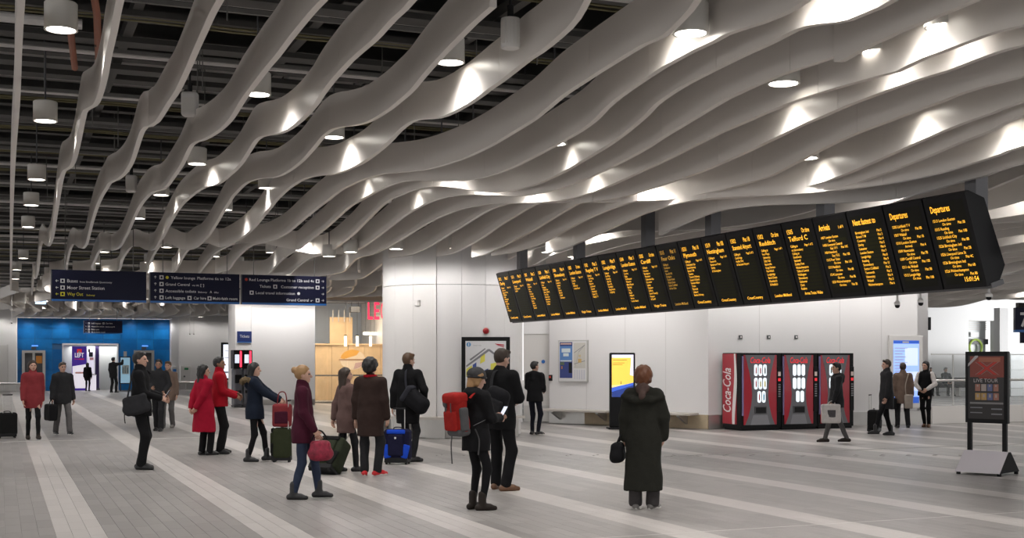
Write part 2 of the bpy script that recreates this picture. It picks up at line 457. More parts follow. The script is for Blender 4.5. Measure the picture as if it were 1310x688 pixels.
for i in range(ncol):
    for j in range(nrow):
        a0, a1, z0, z1 = bt0 + i * tw + .008, bt0 + (i + 1) * tw - .008, j * th_ + .008, (j + 1) * th_ - .008
        k0, k1 = tx(81, BS), tx(150, BS)
        if z0 < kz and a1 > k0 and a0 < k1:          # cut the tiles around the kiosk opening
            if z1 > kz + 0.1: wbox('tile', (BS - 0.01 - 0.004 * random.random(), a0, kz + 0.01), (BS + 0.02, a1, z1), random.choice(BTILES), wallfar)
            else:
                if a0 < k0 - 0.1: wbox('tile', (BS - 0.012, a0, z0), (BS + 0.02, k0 - 0.01, z1), random.choice(BTILES), wallfar)
                if a1 > k1 + 0.1: wbox('tile', (BS - 0.012, k1 + 0.01, z0), (BS + 0.02, a1, z1), random.choice(BTILES), wallfar)
            continue
        wbox('tile', (BS - 0.01 - 0.004 * random.random(), a0, z0), (BS + 0.02, a1, z1), random.choice(BTILES), wallfar)
struct(wbox('wall_far_left', (BS - 0.4, -14, 0), (BS + 0.1, bt0 - 0.02, 6.88), WHITE2))
wr = struct(wbox('wall_far_right', (BS - 0.5, bt1 + 0.02, 0), (BS + 0.3, bt1 + 0.45, 6.88), WHITE))
struct(wbox('wall_far_grey', (BS + 0.6, bt1 + 0.45, 0), (BS + 0.9, 26, 6.88), WHITE2))
struct(wbox('trim_1', (BS - 1.2, bt0 - 0.3, 3.97), (BS + 0.3, bt1 + 0.02, 6.88), WHITE2))       # soffit over the blue wall
# steel guard rails in front of the far walls
for (x0, x1) in ((-30, 26), (225, 300)):
    g = thing('guard_rail', 'low steel guard rail along the white wall ' + ('left of the blue tiles' if x0 < 0 else 'behind the woman in red'), 'rail', st(BS - 1.0, tx(x0, BS)), RZ)
    w = tx(x1, BS) - tx(x0, BS)
    MB().tube([(0, 0, 0.42), (w, 0, 0.42)], 0.06, 10).build('rail', STEEL, g)
    MB().box(0, w, -0.02, 0.02, 0.02, 0.36).build('kick_panel', STEEL, g)
    for k in range(4): MB().cyl((w * (k + .5) / 4, 0, 0), 0.035, 0.42, 10).build('post', STEEL, g)
# door and vent in the left white wall
d2 = struct(wbox('door_2', (BS - 0.44, tx(-30, BS - .4), 0.02), (BS - 0.40, tx(9, BS - .4), zed(442, 67)), mat('door_cream')))
wbox('door_frame', (BS - 0.45, tx(9, BS - .4), 0.0), (BS - 0.40, tx(10.5, BS - .4), zed(441, 67)), VDUCT, d2)

# kiosk in the blue wall
kiosk_back = struct(wbox('wall_kiosk', (BS + 1.6, tx(78, BS), 0), (BS + 1.8, tx(156, BS), kz + 0.2), mat('kiosk_grey', (0.55, 0.55, 0.52), 0.5)))
struct(wbox('trim_2', (BS - 0.03, tx(81, BS) - 0.06, kz - 0.06), (BS + 0.1, tx(150, BS) + 0.06, kz + 0.03), PLASTIC))
struct(wbox('trim_3', (BS - 0.03, tx(81, BS) - 0.06, 0), (BS + 0.1, tx(81, BS) + 0.01, kz), PLASTIC))
struct(wbox('trim_4', (BS - 0.03, tx(150, BS) - 0.01, 0), (BS + 0.1, tx(150, BS) + 0.06, kz), PLASTIC))
def flat_panel(name, label, cat, s, x0, x1, y0, y1, m, frame=BLACK, fw=0.06, dep=0.08, group=None, up=0.0):
    """framed panel on the plane s, facing the hall; returns root and a function placing pieces in its face (0..1, 0..1 from bottom left)"""
    a0, a1 = tx(x0, s), tx(x1, s); p = st(s, (a0 + a1) / 2); z0, z1 = zed(y1, p.y), zed(y0, p.y)
    o = thing(name, label, cat, (p.x, p.y, max(0, z0)), RZ, group); w = a1 - a0; h = z1 - z0
    MB().box(-w / 2, w / 2, 0, dep, 0, h, bev=0.008).build('housing', frame, o)
    MB().box(-w / 2 + fw, w / 2 - fw, -0.006, 0.001, fw, h - fw).build('screen', m, o)
    iw, ih = w - 2 * fw, h - 2 * fw
    def put(u0, u1, v0, v1, mm, nm='print', lift=0.009):
        return MB().box(-iw / 2 + u0 * iw, -iw / 2 + u1 * iw, -lift, -0.0062, fw + v0 * ih, fw + v1 * ih).build(nm, mm, o)
    return o, put, (iw, ih, fw)
banner, put, dim = flat_panel('kiosk_banner', 'tall lit purple banner with a red emblem in the blue wall opening', 'banner', BS + 0.35, 92, 111, 443, 499.5, mat('banner_white', (0.8, 0.75, 0.8), 0.4, emit=(0.9, 0.85, 0.95), es=0.55), mat('banner_purple', (0.05, 0.02, 0.22), 0.4, emit=(0.05, 0.02, 0.25), es=0.5), 0.03)
PURP = mat('banner_purple')
put(0, 1, 0.64, 1.0, PURP); put(0, 1, 0.0, 0.04, PURP)
MB().prism([(0, 0), (1, 0.35), (1, 1), (0, 1)], (-dim[0] / 2, -0.010, 0.03 + dim[1] * 0.55), (dim[0], 0, 0), (0, 0, dim[1] * 0.14), (0, 0.004, 0)).build('print', PURP, banner)
put(0.33, 0.67, 0.85, 0.95, mat('banner_red', (0.6, 0.02, 0.03), 0.4, emit=(0.7, 0.03, 0.03), es=0.6), 'emblem', 0.012); put(0.43, 0.57, 0.855, 0.91, SWHITE, 'emblem', 0.014)
MB().text('LEFT', (0, -0.013, 0.03 + dim[1] * 0.76), (1, 0, 0), (0, 0, 1), 0.34, align='C', bold=0.02, width=dim[0] * 0.66).build('lettering', mat('banner_white'), banner)
put(0.15, 0.85, 0.70, 0.73, mat('banner_red')); put(0.2, 0.8, 0.38, 0.42, mat('banner_pale_red', (0.8, 0.4, 0.35), 0.5))
# white poster lightbox beside the banner and dark pillar
pb, put, dim = flat_panel('kiosk_lightbox', 'bright white poster lightbox with dark shapes right of the purple banner', 'lightbox', BS + 0.9, 111.5, 121, 443, 478, mat('banner_white'), PLASTIC, 0.02)
put(0.2, 0.8, 0.62, 0.80, BLACKM); put(0.1, 0.4, 0.80, 0.92, BLACKM); put(0.3, 0.9, 0.50, 0.60, mat('banner_pale_red'))
wbx = thing('counter_unit', 'white lit counter unit under the lightbox in the kiosk', 'counter', st(BS + 0.7, tx(116, BS + .7)), RZ)
MB().box(-0.28, 0.28, -0.2, 0.2, 0, 0.82, bev=0.02).build('body', mat('banner_white'), wbx); MB().box(-0.3, 0.3, -0.22, 0.22, 0.82, 0.86).build('top', PLASTIC, wbx)
dp = thing('kiosk_pillar', 'narrow dark purple pillar inside the kiosk opening', 'pillar', st(BS + 1.0, tx(124.5, BS + 1.0)), RZ)
MB().box(-0.10, 0.10, 0, 0.3, 0, kz - 0.08, bev=0.01).build('shaft', mat('pillar_plum', (0.03, 0.015, 0.08), 0.4), dp); MB().box(-0.13, 0.13, -0.02, 0.32, 0, 0.1).build('foot', DGREY, dp)

# lift doors in the blue wall
def lift(name, label, x0, x1):
    a0, a1 = tx(x0, BS - .02), tx(x1, BS - .02); p = st(BS - 0.02, (a0 + a1) / 2); w = a1 - a0; h = zed(448, p.y)
    o = struct(thing(name, None, None, (p.x, p.y, 0), RZ))
    MB().box(-w / 2, -w / 2 + 0.14, -0.12, 0, 0, h).build('jamb', STEEL, o); MB().box(w / 2 - 0.14, w / 2, -0.12, 0, 0, h).build('jamb', STEEL, o)
    MB().box(-w / 2 + .14, w / 2 - .14, -0.12, 0, h - 0.14, h).build('head', STEEL, o)
    MB().box(-w / 2 + 0.14, -0.06, -0.04, 0, 0.02, h - 0.14).build('door_leaf', DGREY, o); MB().box(0.06, w / 2 - 0.14, -0.04, 0, 0.02, h - 0.14).build('door_leaf', DGREY, o)
    MB().box(-0.06, 0.06, -0.06, 0, 0.02, h - 0.14).build('mullion', STEEL, o)
    MB().box(-0.12, 0.12, -0.10, 0, h + 0.06, h + 0.18).build('indicator', DGREY, o)
    MB().box(-0.10, 0.22, -0.03, 0.0, h + 0.22, h + 0.27).build('light_strip', mat('lift_blue', (0.1, 0.3, 0.8), 0.4, emit=(0.15, 0.35, 0.9), es=1.2), o)
    return o
l1 = lift('door_3', '', 28, 58)
MB().box(0.12, 0.42, -0.05, -0.041, 1.5, 1.9).build('notice', mat('notice_orange', (0.6, 0.22, 0.03), 0.5), l1)
lift('door_4', '', 171, 197)

# digital poster stand near the right lift
dps, put, dim = flat_panel('poster_stand', 'black framed poster stand with a blue picture beside the blue wall', 'poster stand', BS - 2.2, 153, 167.5, 456, 491, mat('poster_blue', (0.35, 0.55, 0.68), 0.4, emit=(0.3, 0.5, 0.65), es=0.5), BLACK, 0.05)
put(0.15, 0.9, 0.35, 0.7, mat('poster_pale', (0.7, 0.78, 0.8), 0.4)); put(0.2, 0.3, 0.38, 0.62, mat('poster_teal', (0.05, 0.25, 0.35), 0.4)); put(0.45, 0.55, 0.38, 0.66, mat('poster_teal')); put(0.7, 0.8, 0.38, 0.6, mat('poster_teal'))
h0 = dps.location.z
for x in (-0.24, 0.24): MB().box(x - 0.03, x + 0.03, 0.0, 0.06, -h0, 0.05).build('post', DGREY, dps)
MB().box(-0.36, 0.36, -0.2, 0.26, -h0, -h0 + 0.03).build('foot_plate', DGREY, dps)
MB().box(-0.08, 0.08, 0.02, 0.06, 1.45, 1.75).build('header', PLASTIC, dps)

# wall of the ticket hall: big white block with rounded nose, display screen, ticket machines
TS = 45.6
b0, b1 = tx(300, TS), tx(403, TS)
blk = struct(wbox('wall_block', (TS, b0 + 0.62, 0), (TS + 5, b1, 4.25), WHITE))
struct(wbox('wall_block_pier', (TS - 0.14, b0, 0), (TS + 1.2, b0 + 0.60, 4.25), WHITE2, bev=0.04))
skb = struct(wbox('baseboard_block', (TS - 0.03, b0 + 0.62, 0), (TS, b1, 0.2), STEEL))
scr, put, dim = flat_panel('wall_display', 'large bright white display screen in a black frame behind the man in red', 'display', TS + 8, 283, 303, 438, 486, mat('display_white', (0.8, 0.85, 0.95), 0.3, emit=(0.80, 0.84, 1.0), es=1.1), BLACK, 0.09)
put(0.1, 0.7, 0.8, 0.82, mat('display_line', (0.5, 0.6, 0.8), 0.4)); put(0.1, 0.6, 0.14, 0.2, mat('display_line')); put(0.1, 0.5, 0.6, 0.62, mat('display_line'))
for x in (-0.3, 0.3): MB().box(x - 0.04, x + 0.04, 0.02, 0.08, -scr.location.z, 0.02).build('leg', DGREY, scr)
MB().box(-0.5, 0.5, -0.2, 0.3, -scr.location.z, -scr.location.z + 0.04).build('foot_plate', DGREY, scr)
# small navy "Tickets" sign on the pier
tkp = st(TS - 0.15, (tx(303, TS) + tx(320, TS)) / 2)
tk = thing('ticket_sign', 'small navy sign reading Tickets on the white pier', 'sign', (tkp.x, tkp.y, zed(437, tkp.y)), RZ)
MB().box(-0.26, 0.26, -0.05, 0, 0, 0.38).build('panel', mat('sign_mid_navy', (0.015, 0.03, 0.13), 0.4), tk); MB().box(-0.26, 0.26, -0.053, -0.0, -0.03, 0.0).build('edge', SBLUE, tk)
MB().text('Tickets', (0, -0.053, 0.15), (1, 0, 0), (0, 0, 1), 0.15, align='C', width=0.34).build('lettering', SWHITE, tk)
def ticket_machine(label, dt, red):
    p = st(TS - 1.5, tx(303, TS - 1.5) + dt)
    o = thing('ticket_machine', label, 'ticket machine', p, RZ)
    MB().box(-0.145, 0.145, -0.30, 0.30, 0.06, 1.36, bev=0.06).build('body', mat('machine_grey', (0.10, 0.10, 0.115), 0.35), o)
    MB().box(-0.15, 0.15, -0.32, 0.32, 0, 0.07).build('plinth', DGREY, o)
    MB().box(-0.16, 0.16, -0.30, 0.34, 1.36, 2.02, bev=0.02).build('head', BLACK, o)
    MB().box(-0.12, 0.03, -0.315, -0.29, 1.56, 1.86).build('screen', mat('machine_screen', (0.8, 0.85, 1), 0.4, emit=(0.8, 0.88, 1.0), es=0.8), o)
    MB().box(0.055, 0.115, -0.32, -0.29, 1.42, 1.98).build('red_light', mat('machine_red', (0.8, 0.02, 0.05), 0.4, emit=(1.0, 0.04, 0.08), es=2.4), o)
    MB().box(-0.12, 0.12, -0.312, -0.29, 0.85, 1.15).build('panel', BLACK, o); MB().box(-0.10, 0.10, -0.314, -0.29, 0.5, 0.6).build('slot', BLACKM, o)
ticket_machine('left of the two dark ticket machines with red light strips', 0.0, 1)
ticket_machine('right of the two dark ticket machines with red light strips', 0.335, 1)

# white cabinet and blue box near the grey wall, hanging cameras
cb = thing('wall_cabinet', 'white cabinet with a green sign on the far wall left of the red coat', 'cabinet', st(BS + 0.1, tx(238, BS)) + Vector((0, 0, 0)), RZ)
MB().box(-0.28, 0.28, 0, 0.4, 0.05, 1.35, bev=0.02).build('body', PLASTIC, cb); MB().box(-0.08, 0.14, -0.01, 0, 1.12, 1.24).build('notice', mat('notice_green', (0.03, 0.25, 0.1), 0.5), cb); MB().cyl((-0.08, 0, 0.75), 0.05, 0.03, 12, (0, -1, 0)).build('lock', DGREY, cb); MB().box(-0.28, 0.28, 0, 0.38, 0, 0.05).build('plinth', DGREY, cb)
bx_ = thing('help_point', 'small pale box with a blue panel on the far white pier', 'help point', st(BS - 0.53, tx(221.5, BS), zed(482, 68)), RZ)
MB().box(-0.14, 0.14, -0.12, 0.025, 0, 0.55, bev=0.01).build('body', PLASTIC, bx_); MB().box(-0.09, 0.09, -0.128, -0.118, 0.25, 0.42).build('panel', mat('help_blue', (0.04, 0.25, 0.7), 0.4), bx_)

# ------------------------------------------------------------------ shop behind glass
HS = 47.0
g0, g1 = b1 + 0.02, tx(520, HS)
npn = 5; gw = (g1 - g0) / npn
shop = struct(thing('window_1', None, None, st(HS, g0), RZ)); ztop = zed(385, st(HS, g0).y)
for k in range(npn):
    MB().box(k * gw + 0.008, (k + 1) * gw - 0.008, -0.01, 0.01, 0.06, ztop).build('pane', GLASS, shop)
MB().box(0, g1 - g0, -0.03, 0.03, ztop, ztop + 0.06).build('head_rail', VDUCT, shop); MB().box(0, g1 - g0, -0.03, 0.03, 0, 0.06).build('sill_rail', STEEL, shop)
MB().box(-0.10, 0.0, -0.04, 0.04, 0, ztop).build('mullion', STEEL, shop)
struct(wbox('wall_shop_back', (HS + 7, b1 - 0.2, 0), (HS + 7.2, g1 + 2.0, 4.2), mat('shop_pale_blue', (0.55, 0.63, 0.76), 0.6)))
struct(wbox('wall_shop_upper', (HS + 7, b1 - 3.2, 4.36), (HS + 7.2, 24.0, 6.88), VOID))
struct(wbox('wall_shop_side', (HS + 0.05, g1 + 0.1, 0), (HS + 7, g1 + 0.3, 4.2), WHITE2))
struct(wbox('ceiling_shop', (HS + 0.1, b1, 4.22), (HS + 7.1, g1 + 2, 4.35), WHITE2))
struct(wbox('wall_shop_front', (HS - 0.06, g0, ztop + 0.06), (HS + 0.06, g1, 4.25), mat('shop_fascia', (0.60, 0.46, 0.34), 0.5)))
ctr = thing('shop_counter', 'warm lit wooden counter front with a leaf shaped emblem inside the glass shop', 'counter', st(HS + 3.4, (g0 + tx(490, HS + 3.4)) / 2 + 0.5), RZ)
cz = zed(441, st(HS + 3.4, 13).y)
for k in range(6):
    MB().box(-2.1 + k * 0.7 + 0.006, -2.1 + (k + 1) * 0.7 - 0.006, -0.03, 0.03, 0.0, cz).build('plank', WOOD, ctr)
def at_shop(x, y): p = st(HS + 3.4, tx(x, HS + 3.4)); q = p - ctr.location; return (q.x * CA + q.y * SA, zed(y, p.y))
ex, ez = at_shop(451, 460); ew = at_shop(467, 460)[0] - ex
pts_ = [(math.cos(i / 24 * 2 * PI) * ew, math.sin(i / 24 * 2 * PI) * ew * 0.78) for i in range(24)]
MB().prism(pts_, (ex, -0.036, ez), (1, 0, 0), (0, 0, 1), (0, 0.004, 0)).build('emblem', mat('emblem_cream', (0.78, 0.64, 0.48), 0.5), ctr)
MB().prism([(math.cos(a) * ew * 1.0, math.sin(a) * ew * .78) for a in np.linspace(1.0, 3.0, 10)] + [(-.7 * ew, .05 * ew), (.3 * ew, .35 * ew)], (ex, -0.041, ez), (1, 0, 0), (0, 0, 1), (0, 0.004, 0)).build('emblem', mat('emblem_orange', (0.72, 0.36, 0.05), 0.5), ctr)
MB().prism([(math.cos(a) * ew * .95, math.sin(a) * ew * .72) for a in np.linspace(-1.5, -0.2, 8)] + [(.2 * ew, -.25 * ew)], (ex, -0.041, ez), (1, 0, 0), (0, 0, 1), (0, 0.004, 0)).build('emblem', mat('emblem_mauve', (0.55, 0.36, 0.34), 0.5), ctr)
MB().box(ex - ew * 1.1, ex + ew * 1.1, -0.045, -0.041, ez - 0.03, ez + 0.03).build('emblem', mat('emblem_brown', (0.40, 0.24, 0.14), 0.5), ctr)
MB().box(-2.2, 2.2, -0.12, 0.5, cz, cz + 0.05).build('worktop', WOOD, ctr); MB().box(-2.2, 2.2, -0.3, -0.26, 1.0, 1.06).build('queue_rail', DGREY, ctr); MB().box(-2.2, -2.16, -0.3, -0.26, 0, 1.06).build('queue_post', DGREY, ctr); MB().box(0.4, 0.44, -0.3, -0.26, 0, 1.06).build('queue_post', DGREY, ctr)
for i, x in enumerate((442, 457, 474)):
    bp = st(HS + 3.0, tx(x, HS + 3.0)); z = zed(436, bp.y)
    lm = thing('pendant_lamp', ['left', 'middle', 'right'][i] + ' of three short tube lamps above the shop counter', 'lamp', (bp.x, bp.y, z), 0, 'tube lamps over the shop counter')
    MB().cyl((0, 0, -0.22), 0.055, 0.45, 14).build('tube', mat('warm_glow', (1, .9, .7), 0.5, emit=(1, 0.86, 0.6), es=4), lm); MB().cyl((0, 0, 0.23), 0.006, 4.2 - z - 0.24, 6).build('cable', BLACKM, lm)
    MB().cyl((0, 0, 0.2), 0.06, 0.05, 14).build('cap', BLACKM, lm)
# plywood panel, pipes and units in the shop
wp = thing('plywood_panel', 'tall plywood panel with hanging pipes in the upper left of the glass shop', 'panel', st(HS + 5, tx(422, HS + 5)), RZ)
pz0, pz1 = zed(440, st(HS + 5, 12).y), zed(405, st(HS + 5, 12).y)
MB().box(0, 1.0, 0, 0.06, 0.0, pz1).build('board', WOOD, wp)
for k in range(4): MB().cyl((0.12 + k * 0.25, -0.05, pz1 - 0.2), 0.022, 0.5, 8).build('pipe', VDUCT, wp)
ls = thing('shop_sign', 'red lit letters LEO hanging inside the glass shop', 'sign', st(HS + 0.5, tx(470.5, HS + .5), zed(408, st(HS + .5, 13.5).y)), RZ)
lh = zed(386, st(HS + .5, 13.5).y) - ls.location.z
for i, ch in enumerate('LEO'):
    b = MB(); b.text(ch, (i * 0.265, 0, 0), (1, 0, 0), (0, 0, 1), lh / 0.70, width=0.215, bold=0.015)
    b.build('letter', mat('led_red', (0.7, 0.02, 0.05), 0.4, emit=(1.0, 0.03, 0.10), es=1.6), ls)
for k in range(12):
    MB().box(0.0, 0.78, 0.03, 0.045, k * lh / 12, k * lh / 12 + 0.012).build('louvre', DGREY, ls)
for x in (0.1, 0.7): MB().cyl((x, 0.04, lh), 0.012, 4.2 - ls.location.z - lh, 8).build('hanger', DGREY, ls)
ul = thing('strip_light', 'bright white strip light inside the shop beside the column', 'lamp', st(HS + 4.5, tx(479, HS + 4.5), zed(428, st(HS + 4.5, 14).y)), RZ)
MB().box(-0.5, 0.1, -0.05, 0.05, 0, 0.10).build('tube', mat('cool_glow', (1, 1, 1), 0.5, emit=(1, 1, 1), es=3), ul); MB().box(-0.5, 0.1, -0.06, 0.06, 0.10, 0.14).build('housing', PLASTIC, ul)
for x in (-0.4, 0.0): MB().cyl((x, 0, 0.14), 0.008, 4.2 - ul.location.z - 0.14, 6).build('cable', DGREY, ul)
du = thing('ceiling_unit', 'dark ventilation box hung near the shop ceiling', 'ventilation unit', st(HS + 4, tx(455, HS + 4), zed(399, st(HS + 4, 13).y)), RZ)
MB().box(-0.2, 0.2, 0, 0.3, 0, 0.24, bev=0.02).build('body', DGREY, du)
for x in (-0.15, 0.15): MB().cyl((x, 0.1, 0.24), 0.01, 4.22 - du.location.z - 0.24, 6).build('hanger', DGREY, du)

# ------------------------------------------------------------------ right: glass balustrade and bright atrium
QS = 25.55; q0, q1 = 22.42, 31.5
bal = struct(thing('window_2', None, None, st(QS, q0), RZ))
MB().box(0, q1 - q0, -0.05, 0.05, 0, 0.46).build('kerb_panel', mat('kerb_steel', (0.78, 0.75, 0.72), 0.4, metal=0.1), bal)
wpan = 1.62; k = 0
edges = [0.0, 0.72]
while edges[-1] < q1 - q0 - 0.2: edges.append(edges[-1] + wpan)
for a0, a1 in zip(edges[:-1], edges[1:]):
    MB().box(a0 + 0.012, min(a1, q1 - q0) - 0.012, -0.009, 0.009, 0.46, 1.80).build('pane', GLASS, bal)
    MB().box(a1 - 0.012, a1 + 0.012, -0.02, 0.02, 0.46, 1.80).build('mullion', STEEL, bal)
MB().box(0, q1 - q0, -0.015, 0.015, 1.80, 1.825).build('cap_rail', STEEL, bal)
MB().tube([(0, -0.08, 1.13), (q1 - q0, -0.08, 1.13)], 0.03, 10).build('handrail', STEEL, bal, smooth=True)
RS = 52.0
BRIGHT = mat('atrium_white', (0.86, 0.86, 0.86), 0.5)
struct(wbox('wall_atrium', (RS, 22.8, 0), (RS + 0.3, tx(1239, RS), 6.88), BRIGHT))
struct(wbox('wall_atrium_right', (RS, tx(1272, RS), 0), (RS + 0.3, 75, 6.88), BRIGHT))
struct(wbox('wall_atrium_below', (RS, tx(1239, RS), 0), (RS + 0.3, tx(1272, RS), zed(462, st(RS, 46).y)), BRIGHT))
zt = zed(409, st(RS, 46).y)
struct(wbox('wall_atrium_above', (RS, tx(1239, RS), zt), (RS + 0.3, tx(1272, RS), 6.88), BRIGHT))
struct(wbox('wall_atrium_pier', (RS - 4, tx(1279, RS - 4), 0), (RS - 3.6, tx(1290, RS - 4), 4.3), BRIGHT))
aw = struct(thing('window_3', None, None, (*st(RS + 0.35, (tx(1239, RS) + tx(1272, RS)) / 2)[:2], zed(462, st(RS, 46).y)), RZ))
ww, wh = tx(1272, RS) - tx(1239, RS), zt - aw.location.z
MB().box(-ww / 2, ww / 2, 0.3, 0.34, 0, wh).build('pane', mat('far_window', (0.62, 0.66, 0.66), 0.3), aw)
for k in range(5): MB().box(-ww / 2, ww / 2, 0.24, 0.29, wh * (0.78 + 0.05 * k), wh * (0.80 + 0.05 * k)).build('slat', VDUCT, aw)
MB().box(-ww / 2, ww / 2, 0.1, 0.28, wh * 0.42, wh * 0.55).build('transom', DGREY, aw)
MB().box(-0.35, 0.2, 0.05, 0.12, wh * 0.60, wh * 0.72).build('transom', BRIGHT, aw)
ring_ = MB(); rr = ww * 0.24
pts_ = [(math.cos(a) * rr, 0.08, wh * 0.34 + math.sin(a) * rr) for a in np.linspace(0, 2 * PI, 25)]
ring_.tube(pts_, rr * 0.15, 8).build('ring_emblem', mat('ring_green', (0.45, 0.62, 0.12), 0.5), aw)
# low pale benches and stair flight beyond the glass
for i in range(5):
    struct(wbox('trim_%d' % (10 + i), (RS - 8 + i * 1.2, tx(1293, RS - 8 + i * 1.2), 0), (RS - 7 + i * 1.2, 60, 0.35 + i * 0.42), mat('stair_pale', (0.80, 0.84, 0.85), 0.5)))
# ------------------------------------------------------------------ wavy ceiling fins
TR = {}
TR[0] = [(27,0),(24,60),(22,130),(18,190),(15.5,250),(14.5,300),(14,345),(14,370)]
TR[1] = [(154,0),(146,40),(139,72),(134,100),(127,125),(121,135),(110,141),(107,150),(103,170),(99,190),(95,205),(91,213),(87,216),(83,218),(80,225),(77,240),(74,260),(71,280),(69,295),(66,308),(62,315),(58,313),(55,308),(52,315),(50,335),(48,350),(45,357),(43,352),(42,365),(41,378)]
TR[2] = [(282,0),(272,18),(262,40),(252,62),(240,90),(227,117),(218,130),(208,146),(201,156),(193,161.5),(187,162.5),(183,167),(179,177),(175,190),(170,205),(165,215),(159,223),(151,229.5),(147,231),(141,234),(136,242),(131,250),(126,261),(122,272),(118,285),(114,301),(111,312),(106,318),(101,317),(97,313.5),(94,312.5),(91,317),(88,327),(86,338),(84,345)]
TR[3] = [(415,0),(404,11),(391,26),(378,42),(367,56),(355,72),(343,86),(333,99),(323,112),(314,124),(309,132),(304,140),(297,151),(288,161),(277,170),(267,176),(261,179),(252,181.5),(247,184.5),(243,190),(238,201),(233,211),(227,220),(220,230),(214,238),(207,243),(200,244.5),(193,248),(187,254),(182,260),(176,270),(170,283),(165,295),(160,305),(155,314),(149,319),(143,320.5),(137,319),(131,318),(127,322),(122,332),(118,342)]
TR[4] = [(527,2),(518,12),(505,24),(492,38),(480,51),(460,68),(450,77),(437,91),(424,106),(412,122),(405,133),(400,139),(391,149),(381,158),(371,165),(361,170),(352,172),(343,173),(335,175),(328,180),(322,189),(315,200),(309,209),(302,217),(294,224),(286,231),(278,236),(269,238),(261,240.5),(253,245),(245,251),(238,257),(233,262),(227,270),(221,280),(215,291),(210,301),(205,309),(199,318),(192,320.5),(186,319.5),(179,315.5),(173,314),(168,316),(163,322),(157,332),(153,345)]
TR[5] = [(631,9),(608,29),(587,50),(572,65),(557,81),(542,98),(527,116),(511,130),(500,139),(488,147),(476,154),(466,158),(457,160),(448,161.5),(440,162),(432,163.5),(425,166),(418,171),(411,178),(404,187),(397,195),(390,203),(382,210),(374,216),(366,221),(358,225),(351,227),(344,227.8),(336,228),(328,229.5),(320,232),(312,237),(305,244),(298,251.5),(294,258),(290,264),(285,272),(279,283),(272,294),(266,303),(259,310),(252,316),(246,319),(239,320),(232,318.5),(226,315.5),(220,313),(212,310.5),(206,313),(201,319),(196,328),(191,339),(187,350)]
TR[6] = [(752,0),(746,12),(739,24),(729,36),(717,47),(704,58),(692,67),(678,76),(665,86),(655,94),(642,104),(629,113),(617,122),(604,131),(592,138),(583,143),(572,148),(562,151),(552,152),(542,152.5),(533,153.5),(525,157),(518,162),(511,168),(503,177),(495,185),(487,192),(478,199),(468,206),(459,211),(450,215),(440,219.5),(430,222.5),(421,224),(411,224.5),(402,225.8),(393,228),(384,232),(375,237.5),(367,243.5),(360,250),(353,257),(347,265),(340,273),(333,282),(326,290),(319,297),(311,303),(303,308),(295,312),(288,315),(281,316),(274,314),(267,311),(261,309.5),(252,312),(246,316),(240,321),(233,331),(226,344)]
TR[7] = [(893,0),(884,13),(873,25),(862,36),(850,46),(837,52),(825,57),(808,67),(790,78),(769,91),(746,106),(722,122),(700,140),(685,152),(667,163.5),(648,175),(630,185.5),(612,194.5),(595,202),(578,208),(562,213),(545,217),(528,219.3),(511,220.5),(497,221.5),(483,224),(470,228),(457,233),(447,238),(440,241),(430,248),(419,257),(408,265),(398,273),(388,281),(379,289),(369,297),(359,303),(350,307),(341,310),(333,310.5),(320,310.5),(308,310.8),(298,312.5),(288,317),(278,322.5),(269,331.5),(257,347)]
TR[8] = [(1034,0),(1014,13),(1000,20),(975,30),(943,40),(930,44.5),(915,53),(905,57.5),(887,66),(870,75),(850,86),(833,97),(815,109),(795,123),(777,138),(765,151),(750,163),(735,172.5),(718,182),(700,192),(680,202.5),(660,212.5),(640,220.5),(622,226),(605,229.7),(590,231.5),(573,231.7),(556,231.2),(539,231),(524,231.2),(510,233.5),(497,238),(484,244),(472,250.5),(463,255.5),(450,263),(438,273),(428,282),(418,291),(408,299),(399,306),(391,312),(385,317),(380,319.3),(369,318.5),(359,316),(350,314),(342,312),(335,311.3),(327,312.5),(318,317),(309,324.5),(300,334),(292,345)]
TR[9] = [(1145,0),(1127,10),(1107,18),(1088,26),(1070,29.5),(1051,31),(1034,34),(1019,39),(1005,46),(990,54),(975,61),(960,67.5),(940,77),(920,87),(900,97),(880,107.5),(860,119.5),(840,134),(828,147),(812,161),(796,174),(779,186),(762,196.5),(745,206.5),(727,217),(705,228),(685,236.5),(667,241.5),(648,245),(630,246.2),(615,245.3),(600,243),(585,240.3),(570,238.7),(555,238.7),(540,240.5),(525,244.5),(512,250),(502,254),(490,262.5),(478,274),(466,286),(455,297),(447,304),(440,309.5),(431,316),(422,321),(413,324),(403,325),(395,324),(387,322),(379,321.5),(372,324.5),(359,334),(343,350)]
TR[10] = [(1251,0),(1225,11),(1198,22),(1173,32),(1156,39),(1137,48),(1120,55.5),(1100,66),(1088,73),(1077,79),(1071,79.6),(1070,72.5),(1039,83),(1014,91),(1000,96),(985,102),(970,108.5),(950,117.5),(930,127),(908,140),(890,151),(870,163),(850,175),(832,187),(812,198.5),(790,210),(765,222),(740,233),(715,242),(697,246.5),(680,249.5),(658,251.2),(640,250.2),(625,249.3),(610,249),(595,249.5),(580,251),(562,254.5),(547,260),(533,267),(518,276),(505,286),(492,296),(480,305),(465,315.5),(452,322),(440,325.3),(430,325),(417,325.5),(399,329.5),(385,338),(369,350)]
